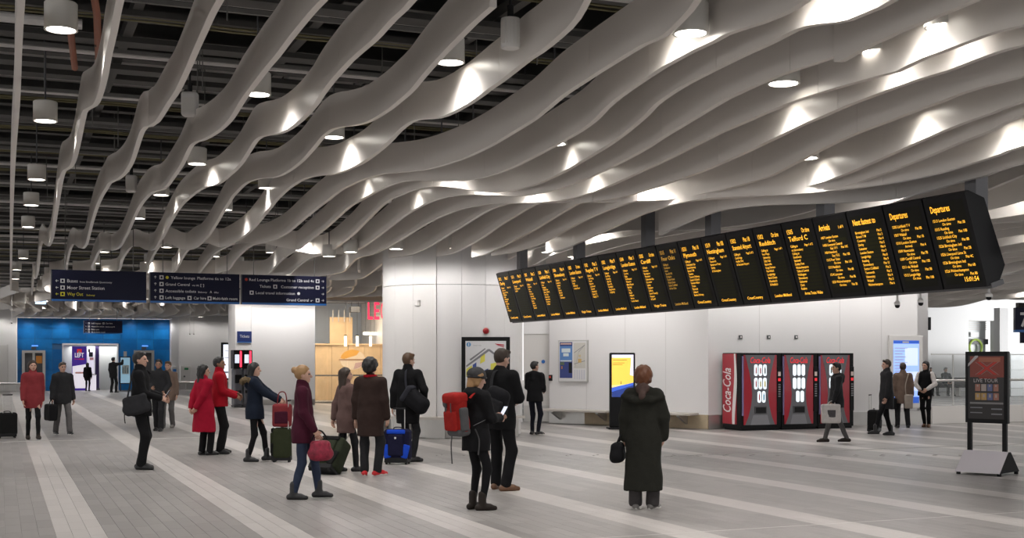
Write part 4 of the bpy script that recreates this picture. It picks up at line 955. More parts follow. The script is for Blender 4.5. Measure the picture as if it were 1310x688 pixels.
for i, P_ in enumerate(PANELS):
    # local frame: left edge of the panel seen from the front has the larger u
    uR, uL = i * PW + 0.012, (i + 1) * PW - 0.012; w = uL - uR
    v0 = 0.0; v1 = PH
    def Q(x, v, lift=0.0): return pt(uL - x, v, lift)      # x metres from the panel's left edge
    body = MB()
    prof = [(0, 0.0), (PH, 0.0), (PH + 0.01, -0.05), (PH * 0.88, -0.24), (PH * 0.15, -0.30), (-0.01, -0.16)]
    vs = [Q(0, v, l) for v, l in prof] + [Q(w, v, l) for v, l in prof]; n = len(prof)
    body.mesh(vs, [tuple(range(n)), tuple(range(2 * n - 1, n - 1, -1))] + [(k, k + n, (k + 1) % n + n, (k + 1) % n) for k in range(n)])
    po = body.build('screen_unit', BLACK, board, wld=True)
    sc_ = MB().mesh([Q(0.05, 0.05, 0.003), Q(w - 0.05, 0.05, 0.003), Q(w - 0.05, PH - 0.06, 0.003), Q(0.05, PH - 0.06, 0.003)], [(0, 1, 2, 3)])
    sc_.build('screen', SCREEN, po, wld=True, fix=False)
    x0, x1 = 0.085, w - 0.085; dx = x1 - x0
    L_ = MB(); R_ = MB()
    def rowbar(v, h): R_.mesh([Q(x0, v, 0.005), Q(x1, v, 0.005), Q(x1, v + h, 0.005), Q(x0, v + h, 0.005)], [(0, 1, 2, 3)])
    def tw(txt, x, v, size, al='L', wd=None, b=0.012): L_.text(txt, Q(x, v, 0.007), U, Wn, size, 0.88, al, bold=b, width=wd)
    if P_['kind'] == 'dep':
        tw(P_['title'], x0, PH - 0.17, 0.105, wd=dx * (0.62 if len(P_['title']) > 8 else 0.46))
        if P_['title'] == 'Arrivals': tw('1 of 1', x1, PH - 0.17, 0.05, 'R')
        for k, (a_, b_, c_) in enumerate(P_['rows']):
            v = PH - 0.275 - k * 0.094
            tw(a_, x0, v, 0.046, b=0.004); tw(b_, x0 + 0.13, v - 0.045, 0.043, b=0.004); tw(c_, x1, v - 0.045, 0.043, 'R', b=0.004); rowbar(v - 0.052, 0.040)
        if P_['clock']: tw(P_['clock'], x1, 0.075, 0.072, 'R')
    elif P_['kind'] == 'fast':
        tw(P_['title'], x0, PH - 0.17, 0.10, wd=dx * 0.86)
        for k, a_ in enumerate(P_['rows']):
            v = PH - 0.275 - k * 0.049; tw(a_, x0, v, 0.044, b=0.004); tw('Plat %d' % (k % 9 + 2), x1, v, 0.042, 'R', b=0.004); rowbar(v - 0.004, 0.038)
    else:
        tw(P_['head'][0], x0, PH - 0.15, 0.085, wd=dx * 0.26); tw(P_['head'][1], x1, PH - 0.15, 0.085, 'R', wd=dx * 0.34)
        d_ = P_['dest']; tw(d_, x0, PH - 0.245, 0.088, wd=dx * min(0.98, 0.085 * len(d_) + 0.08))
        v = PH - 0.325
        tw('Calling at', x0, v, 0.046); tw(P_['page'] or ' ', x1, v, 0.043, 'R') if P_['page'] else None
        for k in range(12):
            v = PH - 0.375 - k * 0.0465
            rowbar(v - 0.004, 0.034)
            if k < len(P_['stops']): tw(P_['stops'][k], x0, v, 0.045, b=0.006)
        tw(P_['foot'], x1 - 0.05, 0.072, 0.056, 'R', wd=dx * 0.8)
    R_.build('dark_rows', ROWM, po, wld=True, fix=False); L_.build('lettering', LEDD if P_.get('dim') else LED, po, wld=True, fix=False)
MB().mesh([pt(-0.0, 0.02, -0.05), pt(BS1 - BS0, 0.02, -0.05), pt(BS1 - BS0, 0.02, -0.22), pt(0, 0.02, -0.22), pt(0, -0.035, -0.05), pt(BS1 - BS0, -0.035, -0.05), pt(BS1 - BS0, -0.035, -0.22), pt(0, -0.035, -0.22)],
          [(0, 1, 2, 3), (7, 6, 5, 4), (0, 4, 5, 1), (1, 5, 6, 2), (2, 6, 7, 3), (3, 7, 4, 0)]).build('bottom_rail', DSTEEL, board, wld=True)
POST = mat('post_steel', (0.16, 0.16, 0.17), 0.4, metal=0.4)
for x in (668, 741, 829, 912, 1056, 1249):
    th = math.atan((x - 655) / F_PX) + A; tt = BT + 0.34; s_ = tt / math.tan(th)
    hw = 0.085
    b = MB().box(-hw, hw, -hw, hw, 0, 6.9 - 2.62, Matrix.Translation(st(s_, tt, 2.62)) @ Matrix.Rotation(RZ, 4, 'Z')); b.build('hanger_post', POST, board, wld=True)
ebx = thing('cable_box', 'black slotted cable box on the post at the right end of the boards', 'cable box', st(9.86, BT + 0.36, 2.78), RZ)
MB().box(-0.05, 0.05, -0.04, 0.04, 0, 0.38, bev=0.008).build('body', BLACK, ebx)
for k in range(6): MB().cyl((0.03 * (-1) ** k, -0.041, 0.04 + k * 0.06), 0.01, 0.004, 8, (0, -1, 0)).build('socket', VDUCT, ebx)
MB().box(0.05, 0.085, -0.02, 0.02, -0.40, 0.42).build('conduit', VDUCT, ebx)
def hang_cam(x, ytop, ybot, d, label, ztop=None):
    p = at(x, ybot, d); o = thing('security_camera', label, 'camera', p)
    zt_ = (zed(ytop, d) if ztop is None else ztop) - p.z
    MB().lathe((0, 0, 0), [(0.012, 0.0), (0.026, 0.012), (0.03, 0.035)], 16).build('dome', BLACK, o, smooth=True)
    MB().lathe((0, 0, 0.035), [(0.036, 0), (0.036, 0.03), (0.016, 0.05)], 16).build('collar', PLASTIC, o, smooth=True)
    MB().cyl((0, 0, 0.08), 0.013, max(0.1, zt_ - 0.08), 10).build('pole', PLASTIC, o)
hang_cam(1148, 373, 394, 14.52, 'left of two dome cameras on poles under the departure boards', 2.43)
hang_cam(1178, 371, 391, 14.15, 'right of two dome cameras on poles under the departure boards', 2.43)
hang_cam(1265, 322, 384, 13.2, 'dome camera on a pole at the right end of the departure boards')
hang_cam(243, 395, 428, 56, 'left of two small cameras on poles before the far grey wall', 6.89)
hang_cam(248, 395, 428, 56, 'right of two small cameras on poles before the far grey wall', 6.89)
hang_cam(15, 380, 414, 52, 'small camera on a long pole at the left edge of the picture', 6.0)

# ------------------------------------------------------------------ hanging wayfinding signs
GS = 31.0
def way_sign(x0, x1, z0, z1, s, label, rows, right=False, hs=0.5):
    a0, a1 = tx(x0, s), tx(x1, s); p = st(s, (a0 + a1) / 2, z0); w = a1 - a0; h = z1 - z0
    o = thing('hanging_sign', label, 'sign', p, RZ)
    MB().box(-w / 2, w / 2, -0.05, 0.05, 0.045, h).build('panel', NAVY, o); MB().box(-w / 2, w / 2, -0.055, 0.055, 0, 0.045).build('blue_edge', SBLUE, o)
    MB().box(-w / 2 - 0.02, -w / 2, -0.055, 0.055, 0, h).build('end_cap', DSTEEL, o)
    for xx in (-w * 0.36, w * 0.36): MB().cyl((xx, 0, h), 0.010, 6.9 - z1, 6).build('suspension_rod', VTRAY, o)
    txt = {}; 
    y = -0.0535
    def T(s_, x, z, size, m, al, wd=None):
        txt.setdefault(m, MB()).text(s_, (x, y, z), (1, 0, 0), (0, 0, 1), size, 0.95, al, bold=0.008, width=wd)
    def square(x, z, k, m, inner):
        txt.setdefault(m, MB()).mesh([(x, y, z), (x + k, y, z), (x + k, y, z + k), (x, y, z + k)], [(0, 1, 2, 3)])
        q = k * 0.22; txt.setdefault(inner, MB()).mesh([(x + q, y - .002, z + q), (x + k - q, y - .002, z + q), (x + k - q * 1.4, y - .002, z + k - q), (x + q * 1.4, y - .002, z + k - q)], [(0, 1, 2, 3)])
    def arrow(x, z, k, m, d):
        c, sn = math.cos(d), math.sin(d)
        def R(a_, b_): return (x + (a_ * c - b_ * sn) * k, y, z + (a_ * sn + b_ * c) * k)
        txt.setdefault(m, MB()).mesh([R(-.5, -.08), R(.2, -.08), R(.2, .08), R(-.5, .08), R(.0, -.38), R(.14, -.46), R(.55, 0), R(.14, .46), R(.0, .38), R(.3, 0)], [(0, 1, 2, 3), (4, 5, 6, 9), (9, 6, 7, 8)])
    def disc(x, z, r, m):
        txt.setdefault(m, MB()).mesh([(x + r * math.cos(a_), y, z + r * math.sin(a_)) for a_ in np.linspace(0, 2 * PI, 15)[:-1]], [tuple(range(14))])
    for (z, m, items) in rows:
        for it in items:
            k = it[0]; mm = it[-1] if not isinstance(it[-1], (int, float, str)) else m
            if k == 'T': T(it[1], -w / 2 + it[2] * w, z * h, it[3] * h, mm, it[4], it[5] * w)
            if k == 'S': square(-w / 2 + it[1] * w, z * h - 0.02 * h, 0.13 * h, mm, NAVY)
            if k == 'A': arrow(-w / 2 + it[1] * w, z * h + 0.045 * h, 0.085 * h, mm, it[2])
            if k == 'D': disc(-w / 2 + it[1] * w, z * h + 0.045 * h, 0.05 * h, mm)
    for m, b in txt.items(): b.build('lettering' if m is not NAVY else 'pictogram', m, o, fix=False)
    return o
Lf, Up, Rt = PI, PI / 2, 0
way_sign(66, 187, 3.05, 3.79, GS, 'navy hanging sign with Buses, Moor Street Station and Way Out, leftmost of three', [
    (0.60, SWHITE, [('A', .055, Lf), ('S', .09), ('T', 'Buses', .16, .15, 'L', .11), ('T', 'from Smallbrook Queensway', .29, .08, 'L', .34)]),
    (0.385, SWHITE, [('A', .055, Lf), ('S', .09), ('T', 'Moor Street Station', .16, .15, 'L', .39)]),
    (0.18, SYELL, [('A', .055, Lf), ('S', .09), ('T', 'Way Out', .16, .15, 'L', .165), ('T', 'Subway', .36, .075, 'L', .09)])])
way_sign(192, 306, 3.05, 3.79, GS, 'navy hanging sign with Yellow lounge and Platforms 6a to 12a, middle of three', [
    (0.79, SWHITE, [('A', .055, Up), ('S', .10), ('D', .185, SYELL), ('T', 'Yellow lounge', .225, .13, 'L', .27), ('T', 'Platforms 6a to 12a', .52, .13, 'L', .38)]),
    (0.57, SWHITE, [('A', .055, Up), ('S', .10), ('T', 'Grand Central', .165, .13, 'L', .27), ('T', 'via lift', .46, .075, 'L', .08), ('T', '[ ]', .555, .11, 'L', .04)]),
    (0.35, SWHITE, [('A', .055, Up), ('S', .10), ('T', 'Accessible toilets', .165, .13, 'L', .34), ('T', 'Balcony', .53, .075, 'L', .10), ('T', 'A', .66, .11, 'L', .025), ('T', 'lifts', .71, .075, 'L', .05)]),
    (0.13, SWHITE, [('A', .055, Up), ('S', .10), ('T', 'Left luggage', .165, .13, 'L', .22), ('S', .41), ('T', 'Car hire', .48, .13, 'L', .14), ('S', .635), ('T', 'Multi-faith room', .695, .13, 'L', .28)])])
way_sign(309, 417, 3.05, 3.79, GS, 'navy hanging sign with Red Lounge and Platforms 1b to 12b, rightmost of three', [
    (0.79, SWHITE, [('D', .05, SRED), ('T', 'Red Lounge', .085, .13, 'L', .235), ('T', 'Platforms 1b to 12b and 4c', .335, .13, 'L', .515), ('S', .87), ('A', .955, Rt)]),
    (0.57, SWHITE, [('T', 'Tickets', .205, .13, 'L', .13), ('S', .365), ('T', 'Customer reception', .455, .13, 'L', .39), ('S', .87), ('A', .955, Rt)]),
    (0.35, SWHITE, [('S', .09), ('T', 'Local travel information', .16, .13, 'L', .46), ('D', .665), ('A', .955, Rt)]),
    (0.13, SWHITE, [('T', 'Grand Central', .52, .13, 'L', .265), ('T', 'r', .81, .1, 'L', .03), ('S', .87), ('A', .955, Rt)])])
p_ = st(60, tx(132, 60)).y
way_sign(107.5, 156.5, zed(427, p_), zed(410, p_), 60, 'small navy hanging sign in front of the blue tiled wall', [
    (0.74, SWHITE, [('A', .05, Up), ('S', .1), ('T', 'Left luggage', .19, .15, 'L', .25), ('S', .48), ('T', 'Car hire', .56, .15, 'L', .18)]),
    (0.50, SWHITE, [('A', .05, Up), ('S', .1), ('T', 'Accessible toilets', .19, .15, 'L', .33), ('T', 'Balcony A', .56, .1, 'L', .24)]),
    (0.28, SWHITE, [('A', .05, Up), ('S', .1), ('T', 'Baby care', .19, .15, 'L', .2)]),
    (0.07, SWHITE, [('A', .05, Up), ('S', .1), ('T', 'Multi-faith room', .19, .15, 'L', .36)])])
# blue-lit small exit sign far left under the fins
xs = thing('exit_sign', 'small pale blue lit sign under the fins above the blue wall', 'sign', st(58, tx(52, 58), zed(390, 55)), RZ)
MB().box(-0.22, 0.22, -0.03, 0.03, 0, 0.22, bev=0.01).build('panel', mat('exit_glow', (0.5, 0.7, 0.9), 0.4, emit=(0.45, 0.65, 1.0), es=1.2), xs); MB().cyl((0, 0, 0.22), 0.012, 6.9 - xs.location.z - 0.22, 6).build('rod', DGREY, xs)
# platform sign with a 7 at the right edge
p7 = at(1297.5, 425, 25.0)
s7 = thing('platform_sign', 'navy platform sign with a white 7 at the right edge', 'sign', p7)
MB().box(0, 1.1, -0.05, 0.05, 0.05, 0.50).build('panel', NAVY, s7); MB().box(0, 1.1, -0.055, 0.055, 0, 0.05).build('blue_edge', SBLUE, s7)
MB().text('7a', (0.10, -0.053, 0.12), (1, 0, 0), (0, 0, 1), 0.40, 0.9, bold=0.02).build('lettering', SWHITE, s7, fix=False)
MB().box(0.06, 1.1, -0.08, 0.08, 0.50, 0.60).build('header', BLACKM, s7)
for x in (0.3, 0.95): MB().cyl((x, 0, 0.6), 0.015, 6.9 - p7.z - 0.6, 6).build('suspension_rod', DGREY, s7)
MB().box(0.12, 0.4, -0.03, 0.03, -0.22, 0.0).build('lower_plate', NAVY, s7)

# ------------------------------------------------------------------ drinks machines
CRED = mat('machine_crimson', (0.42, 0.012, 0.03), 0.35, coat=0.4); CGREY = mat('machine_front_grey', (0.16, 0.16, 0.175), 0.35); CGREY2 = mat('machine_front_light', (0.26, 0.26, 0.28), 0.35)
GLOWW = mat('button_glow', (0.9, 0.95, 1), 0.4, emit=(0.85, 0.95, 1.0), es=0.85)
TXR = mat('script_red', (0.6, 0.02, 0.03), 0.4, emit=(0.8, 0.03, 0.04), es=0.7); TXW = mat('script_white', (0.85, 0.82, 0.82), 0.5)
VS = 24.72
vt = [tx(951, VS) - 0.03]
def vending(t0, w, label, cols, side):
    o = thing('drinks_machine', label, 'vending machine', st(VS, t0), RZ); H = 1.83; D = 0.84
    MB().box(0, w, 0.03, D, 0.05, H, bev=0.012).build('body', BLACK, o)
    MB().box(0.03, w - 0.03, 0.06, D - 0.05, 0.0, 0.05).build('plinth', BLACKM, o)
    f0, f1, z0, z1 = 0.06, w - 0.16, 0.13, H - 0.05; fw = f1 - f0; fh = z1 - z0; cx = (f0 + f1) / 2
    MB().box(f0, f1 + 0.02, 0.0, 0.03, z0, z1, bev=0.008).build('front_panel', CRED, o)
    lefte = [(-fw * (0.30 - 0.0 if v in (0,) else 0.0) , 0) for v in ()]
    prof = [(0.46, 0.0), (0.36, 0.12), (0.28, 0.28), (0.25, 0.42), (0.27, 0.58), (0.33, 0.74), (0.40, 0.88), (0.46, 1.0)]
    poly = [(-a_ * fw, b_ * fh) for a_, b_ in prof] + [(a_ * fw, b_ * fh) for a_, b_ in reversed(prof)]
    MB().prism(poly, (cx, -0.006, z0), (1, 0, 0), (0, 0, 1), (0, 0.006, 0)).build('waist_panel', CGREY, o)
    MB().prism([(-.30 * fw, 0), (.30 * fw, 0), (.22 * fw, .14 * fh), (-.22 * fw, .14 * fh)], (cx, -0.010, z0), (1, 0, 0), (0, 0, 1), (0, 0.004, 0)).build('lower_panel', CGREY2, o)
    MB().text('Coca-Cola', (cx, -0.010, z1 - 0.19), (1, 0, 0), (0, 0, 1), 0.20, align='C', shear=0.3, bold=0.012, width=fw * 0.62).build('lettering', TXR, o, fix=False)
    for r, n in enumerate((3, 3, 2)):
        for c in range(n):
            x = cx + (c - (n - 1) / 2) * 0.125 + (0.03 if n == 2 else 0); z = z1 - 0.36 - r * 0.315
            poly2 = [(0.046 * math.cos(a_), 0.09 + 0.046 * math.sin(a_)) for a_ in np.linspace(0, PI, 9)] + [(0.046 * math.cos(a_), -0.09 + 0.046 * math.sin(a_)) for a_ in np.linspace(PI, 2 * PI, 9)]
            bt = MB().prism(poly2, (x, -0.018, z), (1, 0, 0), (0, 0, 1), (0, 0.012, 0)).build('button', GLOWW, o)
            cc = cols[(r * 3 + c) % len(cols)]
            if cc:
                MB().box(x - 0.016, x + 0.016, -0.022, -0.018, z - 0.08, z + 0.05).build('bottle_print', mat('bottle_' + cc, dict(red=(.5, .03, .03), yellow=(.7, .55, .03), blue=(.02, .25, .5), black=(.02, .02, .02))[cc], 0.4), bt)
                MB().box(x - 0.007, x + 0.007, -0.022, -0.018, z + 0.05, z + 0.09).build('bottle_print', mat('bottle_' + cc), bt)
    MB().box(cx - 0.17, cx + 0.17, -0.03, -0.006, z0 + 0.27, z0 + 0.44, bev=0.01).build('slot_frame', DGREY, o); MB().box(cx - 0.14, cx + 0.14, -0.034, -0.03, z0 + 0.285, z0 + 0.41).build('delivery_slot', BLACKM, o)
    kx = w - 0.13
    MB().box(kx, w - 0.02, -0.012, 0.03, z0 + 0.3, z1 - 0.28, bev=0.006).build('pay_column', BLACK, o)
    MB().box(kx + 0.02, w - 0.04, -0.016, -0.012, z1 - 0.50, z1 - 0.40).build('display', mat('pay_display', (0.4, 0.32, 0.3), 0.3, emit=(.5, .4, .35), es=.4), o); MB().box(kx + 0.02, w - 0.04, -0.016, -0.012, z1 - 0.62, z1 - 0.55).build('coin_slot', TXR, o)
    for k in range(6): MB().box(kx + 0.025, w - 0.045, -0.016, -0.012, z1 - 0.72 - k * 0.055, z1 - 0.69 - k * 0.055).build('keypad', CGREY2, o)
    if side:
        MB().box(-0.008, 0.0, 0.22, D - 0.01, 0.14, H - 0.02).build('side_panel', CRED, o)
        MB().text('Coca-Cola', (-0.011, 0.46, 0.42), (0, 0, 1), (0, 1, 0), 0.50, shear=0.3, bold=0.012, width=1.05).build('side_lettering', TXW, o, fix=False)
        wav = [(0.24 + 0.05 * math.sin(z * 3.0 + 1.2), z) for z in np.linspace(0.14, 1.81, 14)]
        b = MB()
        for (y0, a_), (y1, b_) in zip(wav[:-1], wav[1:]): b.mesh([(-0.012, y0, a_), (-0.012, y0 + 0.09 + .05 * math.sin(a_ * 2), a_), (-0.012, y1 + 0.09 + .05 * math.sin(b_ * 2), b_), (-0.012, y1, b_)], [(0, 1, 2, 3)])
        b.build('side_ribbon', TXW, o, fix=False)
    MB().box(0.02, 0.05, -0.004, 0.03, 0.35, H - 0.08).build('hinge_strip', mat('hinge_violet', (0.25, 0.2, 0.4), 0.3), o)
t1, t2, t3, t4 = tx(949, VS), tx(1001, VS), tx(1047.5, VS), tx(1093, VS)
vending(t1, t2 - t1 - 0.02, 'red drinks machine at the left of three, its red side with white script in view', ['red', 'red', 'black', 'red', 'yellow', 'yellow', 'red', 'blue'], True)
vending(t2, t3 - t2 - 0.02, 'middle of three red drinks machines', [None], False)
vending(t3, t4 - t3, 'rightmost of three red drinks machines, behind the person with a white bag', ['black', 'red', 'black', 'blue', 'black', 'black', 'blue', 'blue'], False)
for i, x in enumerate((947, 983, 1018)):
    p = st(wall_s - 0.001, tx(x, wall_s)); o = thing('wall_socket', ['left', 'middle', 'right'][i] + ' of three small grey sockets above the drinks machines', 'socket', (p.x, p.y, zed(431, p.y)), RZ, 'sockets above the drinks machines')
    MB().box(-0.045, 0.045, -0.03, 0, -0.045, 0.045, bev=0.006).build('plate', DGREY, o); MB().box(-0.02, 0.02, -0.036, -0.03, -0.02, 0.02).build('outlet', PLASTIC, o)

# ------------------------------------------------------------------ posters, screens on the walls
def framed(name, label, cat, p0, p1, z0, z1, frame, fw, dep, base):
    """framed flat thing on a wall from plan point p0 to p1; returns put(u0,u1,v0,v1,mat)"""
    d = p1 - p0; w = d.length; o = thing(name, label, cat, (p0.x, p0.y, z0), math.atan2(d.y, d.x)); h = z1 - z0
    MB().box(0, w, -dep, 0, 0, h, bev=0.008).build('frame', frame, o); MB().box(fw, w - fw, -dep - 0.004, -dep + 0.001, fw, h - fw).build('sheet', base, o)
    def put(u0, u1, v0, v1, m, nm='print', l=0.0): return MB().box(fw + u0 * (w - 2 * fw), fw + u1 * (w - 2 * fw), -dep - 0.007 - l, -dep - 0.0042, fw + v0 * (h - 2 * fw), fw + v1 * (h - 2 * fw)).build(nm, m, o)
    def poly(pts, m, nm='print', l=0.0): return MB().prism([(fw + a_ * (w - 2 * fw), fw + b_ * (h - 2 * fw)) for a_, b_ in pts], (0, -dep - 0.007 - l, 0), (1, 0, 0), (0, 0, 1), (0, 0.003, 0)).build(nm, m, o)
    def txt(s_, u, v, size, m, width, al='L'): return MB().text(s_, (fw + u * (w - 2 * fw), -dep - 0.008, fw + v * (h - 2 * fw)), (1, 0, 0), (0, 0, 1), size, 1, al, width=width * (w - 2 * fw)).build('lettering', m, o, fix=False)
    return o, put, poly, txt
PALE = mat('map_paper', (0.70, 0.70, 0.72), 0.5); MY = mat('map_yellow', (0.72, 0.66, 0.10), 0.5); MBL = mat('map_blue', (0.05, 0.09, 0.32), 0.5); MGR = mat('map_grey', (0.22, 0.22, 0.24), 0.5)
md = 26.40
o, put, poly, txt = framed('station_map', 'large black framed station map on the round column', 'map', at(590.5, 461, md), at(652.5, 461, md), zed(506, md), zed(431, md), BLACK, 0.085, 0.06, PALE)
for a_ in (0.1, 0.9): MB().box(a_ * 1.05, a_ * 1.05 + 0.05, 0, 0.30, 0.5, 0.8).build('wall_bracket', DGREY, o)
poly([(0.02, 0.52), (0.55, 0.84), (0.60, 0.84), (0.95, 0.62), (0.92, 0.60), (0.58, 0.80), (0.02, 0.48)], MGR)
poly([(0.10, 0.64), (0.48, 0.86), (0.50, 0.84), (0.13, 0.61)], MGR)
poly([(0.02, 0.30), (0.16, 0.36), (0.16, 0.52), (0.02, 0.45)], MY); poly([(0.36, 0.55), (0.48, 0.60), (0.48, 0.76), (0.37, 0.68)], MY); poly([(0.10, 0.10), (0.30, 0.20), (0.30, 0.34), (0.11, 0.24)], MY); poly([(0.62, 0.40), (0.85, 0.5), (0.85, 0.6), (0.62, 0.55)], MY)
poly([(0.18, 0.44), (0.27, 0.48), (0.27, 0.58), (0.18, 0.53)], MBL); poly([(0.09, 0.22), (0.16, 0.25), (0.16, 0.28), (0.09, 0.26)], MBL); poly([(0.40, 0.3), (0.56, 0.38), (0.56, 0.46), (0.40, 0.40)], MBL)
poly([(0.08 + 0.055 * math.cos(a_), 0.93 + 0.045 * math.sin(a_)) for a_ in np.linspace(0, 2 * PI, 17)[:-1]], mat('badge_blue', (0.10, 0.30, 0.55), 0.5), 'badge'); put(0.072, 0.09, 0.90, 0.96, PALE, 'badge', 0.002)
txt('Station map', 0.19, 0.905, 0.03, MGR, 0.2); poly([(0.72, 0.95), (0.95, 0.93), (0.95, 0.91), (0.82, 0.92), (0.95, 0.89), (0.95, 0.87), (0.78, 0.92)], mat('map_red', (0.5, 0.03, 0.05), 0.5), 'badge')
# blue and map poster case on the long wall
def on_wall(x, d0=wB0, d1=wC0):
    k = (x - 655) / F_PX; dd = d1 - d0; u = (d0.x - k * d0.y) / (k * dd.y - dd.x); return d0 + dd * u
pa, pb_ = on_wall(715.5), on_wall(753); dm = (pa.y + pb_.y) / 2
o, put, poly, txt = framed('poster_case', 'steel framed poster case with a blue poster and a street map', 'poster', pa, pb_, zed(488.5, dm), zed(435, dm), STEEL, 0.03, 0.05, mat('paper_white', (0.72, 0.71, 0.71), 0.5))
put(0.03, 0.49, 0.07, 0.98, mat('poster_deep_blue', (0.03, 0.05, 0.22), 0.4)); put(0.03, 0.49, 0.52, 0.88, mat('poster_mid_blue', (0.10, 0.24, 0.55), 0.4), l=.001); put(0.06, 0.46, 0.92, 0.955, mat('poster_peach', (0.7, 0.45, 0.35), 0.5), l=.001)
put(0.10, 0.42, 0.72, 0.82, mat('poster_pale', (.7, .78, .8), .4), l=.002); put(0.16, 0.36, 0.62, 0.70, mat('poster_pale'), l=.002); put(0.05, 0.47, 0.49, 0.52, mat('poster_pale'), l=.002); put(0.09, 0.13, 0.30, 0.37, mat('notice_orange'), l=.001); put(0.05, 0.2, 0.40, 0.47, mat('poster_olive', (.10, .14, .08), .5), l=.001); put(0.36, 0.48, 0.2, 0.46, BLACKM, l=.001)
put(0.54, 0.97, 0.32, 0.96, mat('map_cream', (0.60, 0.58, 0.53), 0.5))
for (a_, b_, c_, d_) in ((.56, .7, .95, .9), (.6, .34, .72, .72), (.56, .42, .95, .5), (.72, .72, .92, .88), (.8, .34, .78, .6)):
    poly([(a_, b_), (c_, d_), (c_, d_ + .015), (a_, b_ + .015)], MGR, l=.002)
put(0.70, 0.82, 0.46, 0.56, mat('map_orange', (.62, .42, .16), .5), l=.003); put(0.72, 0.8, 0.6, 0.66, mat('map_tan', (.6, .5, .3), .5), l=.003)
for k in range(5): put(0.56 + k * .085, 0.60 + k * .085, 0.04, 0.28, mat('map_lilac', (.58, .58, .64), .5))
# yellow digital totem by the wall
pt_ = G(796, 548.5); tw_ = 33 / F_PX * pt_.y
o = thing('display_totem', 'black upright display totem with a yellow picture against the white wall', 'display', pt_, 0.06); hh = zed(451, pt_.y)
MB().box(-tw_ / 2, tw_ / 2, -0.06, 0.06, 0.03, hh, bev=0.03).build('housing', BLACK, o); MB().box(-tw_ / 2 - 0.05, tw_ / 2 + 0.05, -0.22, 0.22, 0, 0.04, bev=0.01).build('foot', BLACKM, o)
sw, sz0, sz1 = tw_ / 2 - 0.05, hh * 0.42, hh - 0.05
MB().box(-sw, sw, -0.066, -0.059, sz0, sz1).build('screen', mat('totem_yellow', (0.85, 0.62, 0.10), 0.3, emit=(0.95, 0.66, 0.10), es=0.75), o)
def tq(pts, m, l): return MB().prism([(-sw + a_ * 2 * sw, sz0 + b_ * (sz1 - sz0)) for a_, b_ in pts], (0, -0.066 - l, 0), (1, 0, 0), (0, 0, 1), (0, 0.0008, 0)).build('picture', m, o)
tq([(0, .93), (1, .93), (1, 1), (0, 1)], mat('totem_lilac', (.8, .78, .95), .4, emit=(.8, .78, .95), es=.7), .001); tq([(.9, .95), (1, .95), (1, .5), (.84, .52)], mat('totem_lilac'), .002)
tq([(0, .0), (1, .0), (1, .3), (0, .16)], mat('totem_navy', (.02, .05, .25), .4, emit=(.03, .06, .3), es=.5), .001); tq([(0, .12), (1, .28), (1, .34), (0, .22)], mat('totem_blue', (.05, .15, .7), .4, emit=(.06, .15, .75), es=.6), .002); tq([(0, .24), (.6, .29), (.6, .3), (0, .27)], mat('totem_pale', (.9, .85, .4), .4, emit=(.9, .85, .4), es=.8), .0022)
tq([(.40, .30), (.44, .30), (.43, .38), (.41, .38)], BLACKM, .003); tq([(.05, .87), (.7, .87), (.7, .885), (.05, .885)], mat('totem_brown', (.4, .26, .03), .4), .002); tq([(.05, .80), (.6, .80), (.6, .812), (.05, .812)], mat('totem_brown'), .002); tq([(.05, .76), (.5, .76), (.5, .772), (.05, .772)], mat('totem_brown'), .002)
# blue info screen in a white frame near the wall end
i0, i1 = st(wall_s, tx(1136, wall_s)), st(wall_s, tx(1179, wall_s)); im = (i0.y + i1.y) / 2
o, put, poly, txt = framed('info_screen', 'blue lit information screen in a white frame at the end of the wall', 'screen', i0, i1, zed(522, im), zed(429, im), PLASTIC, 0.13, 0.05, mat('info_blue', (0.35, 0.5, 0.85), 0.3, emit=(0.30, 0.46, 0.95), es=0.8))
put(0, 1, 0.95, 1, mat('info_navy', (.02, .08, .4), .4, emit=(.03, .12, .6), es=.6)); put(.35, .6, .96, .985, SWHITE, l=.002); put(0, 1, 0.0, .1, mat('info_navy'))
for k in range(13): put(0.05, 0.35 + 0.25 * ((k * 7) % 5) / 5, 0.32 + k * 0.046, 0.332 + k * 0.046, SWHITE)
put(0.45, 0.95, 0.60, 0.88, mat('info_pale', (.6, .7, .95), .4, emit=(.6, .7, 1), es=.8)); put(0.5, 0.95, 0.2, 0.5, mat('info_pale'))
# alarm beacon, wall camera, corner horn
pr = at(621.5, 423, 26.58); o = thing('alarm_beacon', 'red round alarm beacon above the station map', 'alarm', pr)
MB().cyl((0, 0.16, 0), 0.085, 0.10, 18, (0, -1, 0)).build('base', PLASTIC, o); MB().lathe((0, 0, 0), [(0.07, 0), (0.06, 0.03), (0.02, 0.05)], 16).build('lens', mat('beacon_red', (0.35, 0.01, 0.015), 0.3), o, smooth=True); o.children[1].rotation_euler = (PI / 2, 0, 0); o.children[1].location = (0, 0.06, 0)
pc = at(535, 391, 26.58); o = thing('wall_camera', 'small round black wall camera on the column', 'camera', pc)
MB().cyl((0, 0.12, 0), 0.06, 0.12, 18, (0, -1, 0)).build('ring', PLASTIC, o); MB().lathe((0, 0, 0), [(0.05, 0), (0.045, 0.03), (0.01, 0.05)], 16).build('dome', BLACK, o, smooth=True); o.children[1].rotation_euler = (PI / 2, 0, 0)
pv = wB0.lerp(wC0, 0.02); pc = on_wall(705); o = thing('call_button', 'small red and black call button right of the doorway', 'call button', (pc.x, pc.y, zed(487, pc.y)), brz)
MB().box(-0.05, 0.05, -0.05, 0, 0, 0.16, bev=0.01).build('box', BLACK, o); MB().cyl((0, -0.05, 0.10), 0.03, 0.02, 12, (0, -1, 0)).build('button', SRED, o)
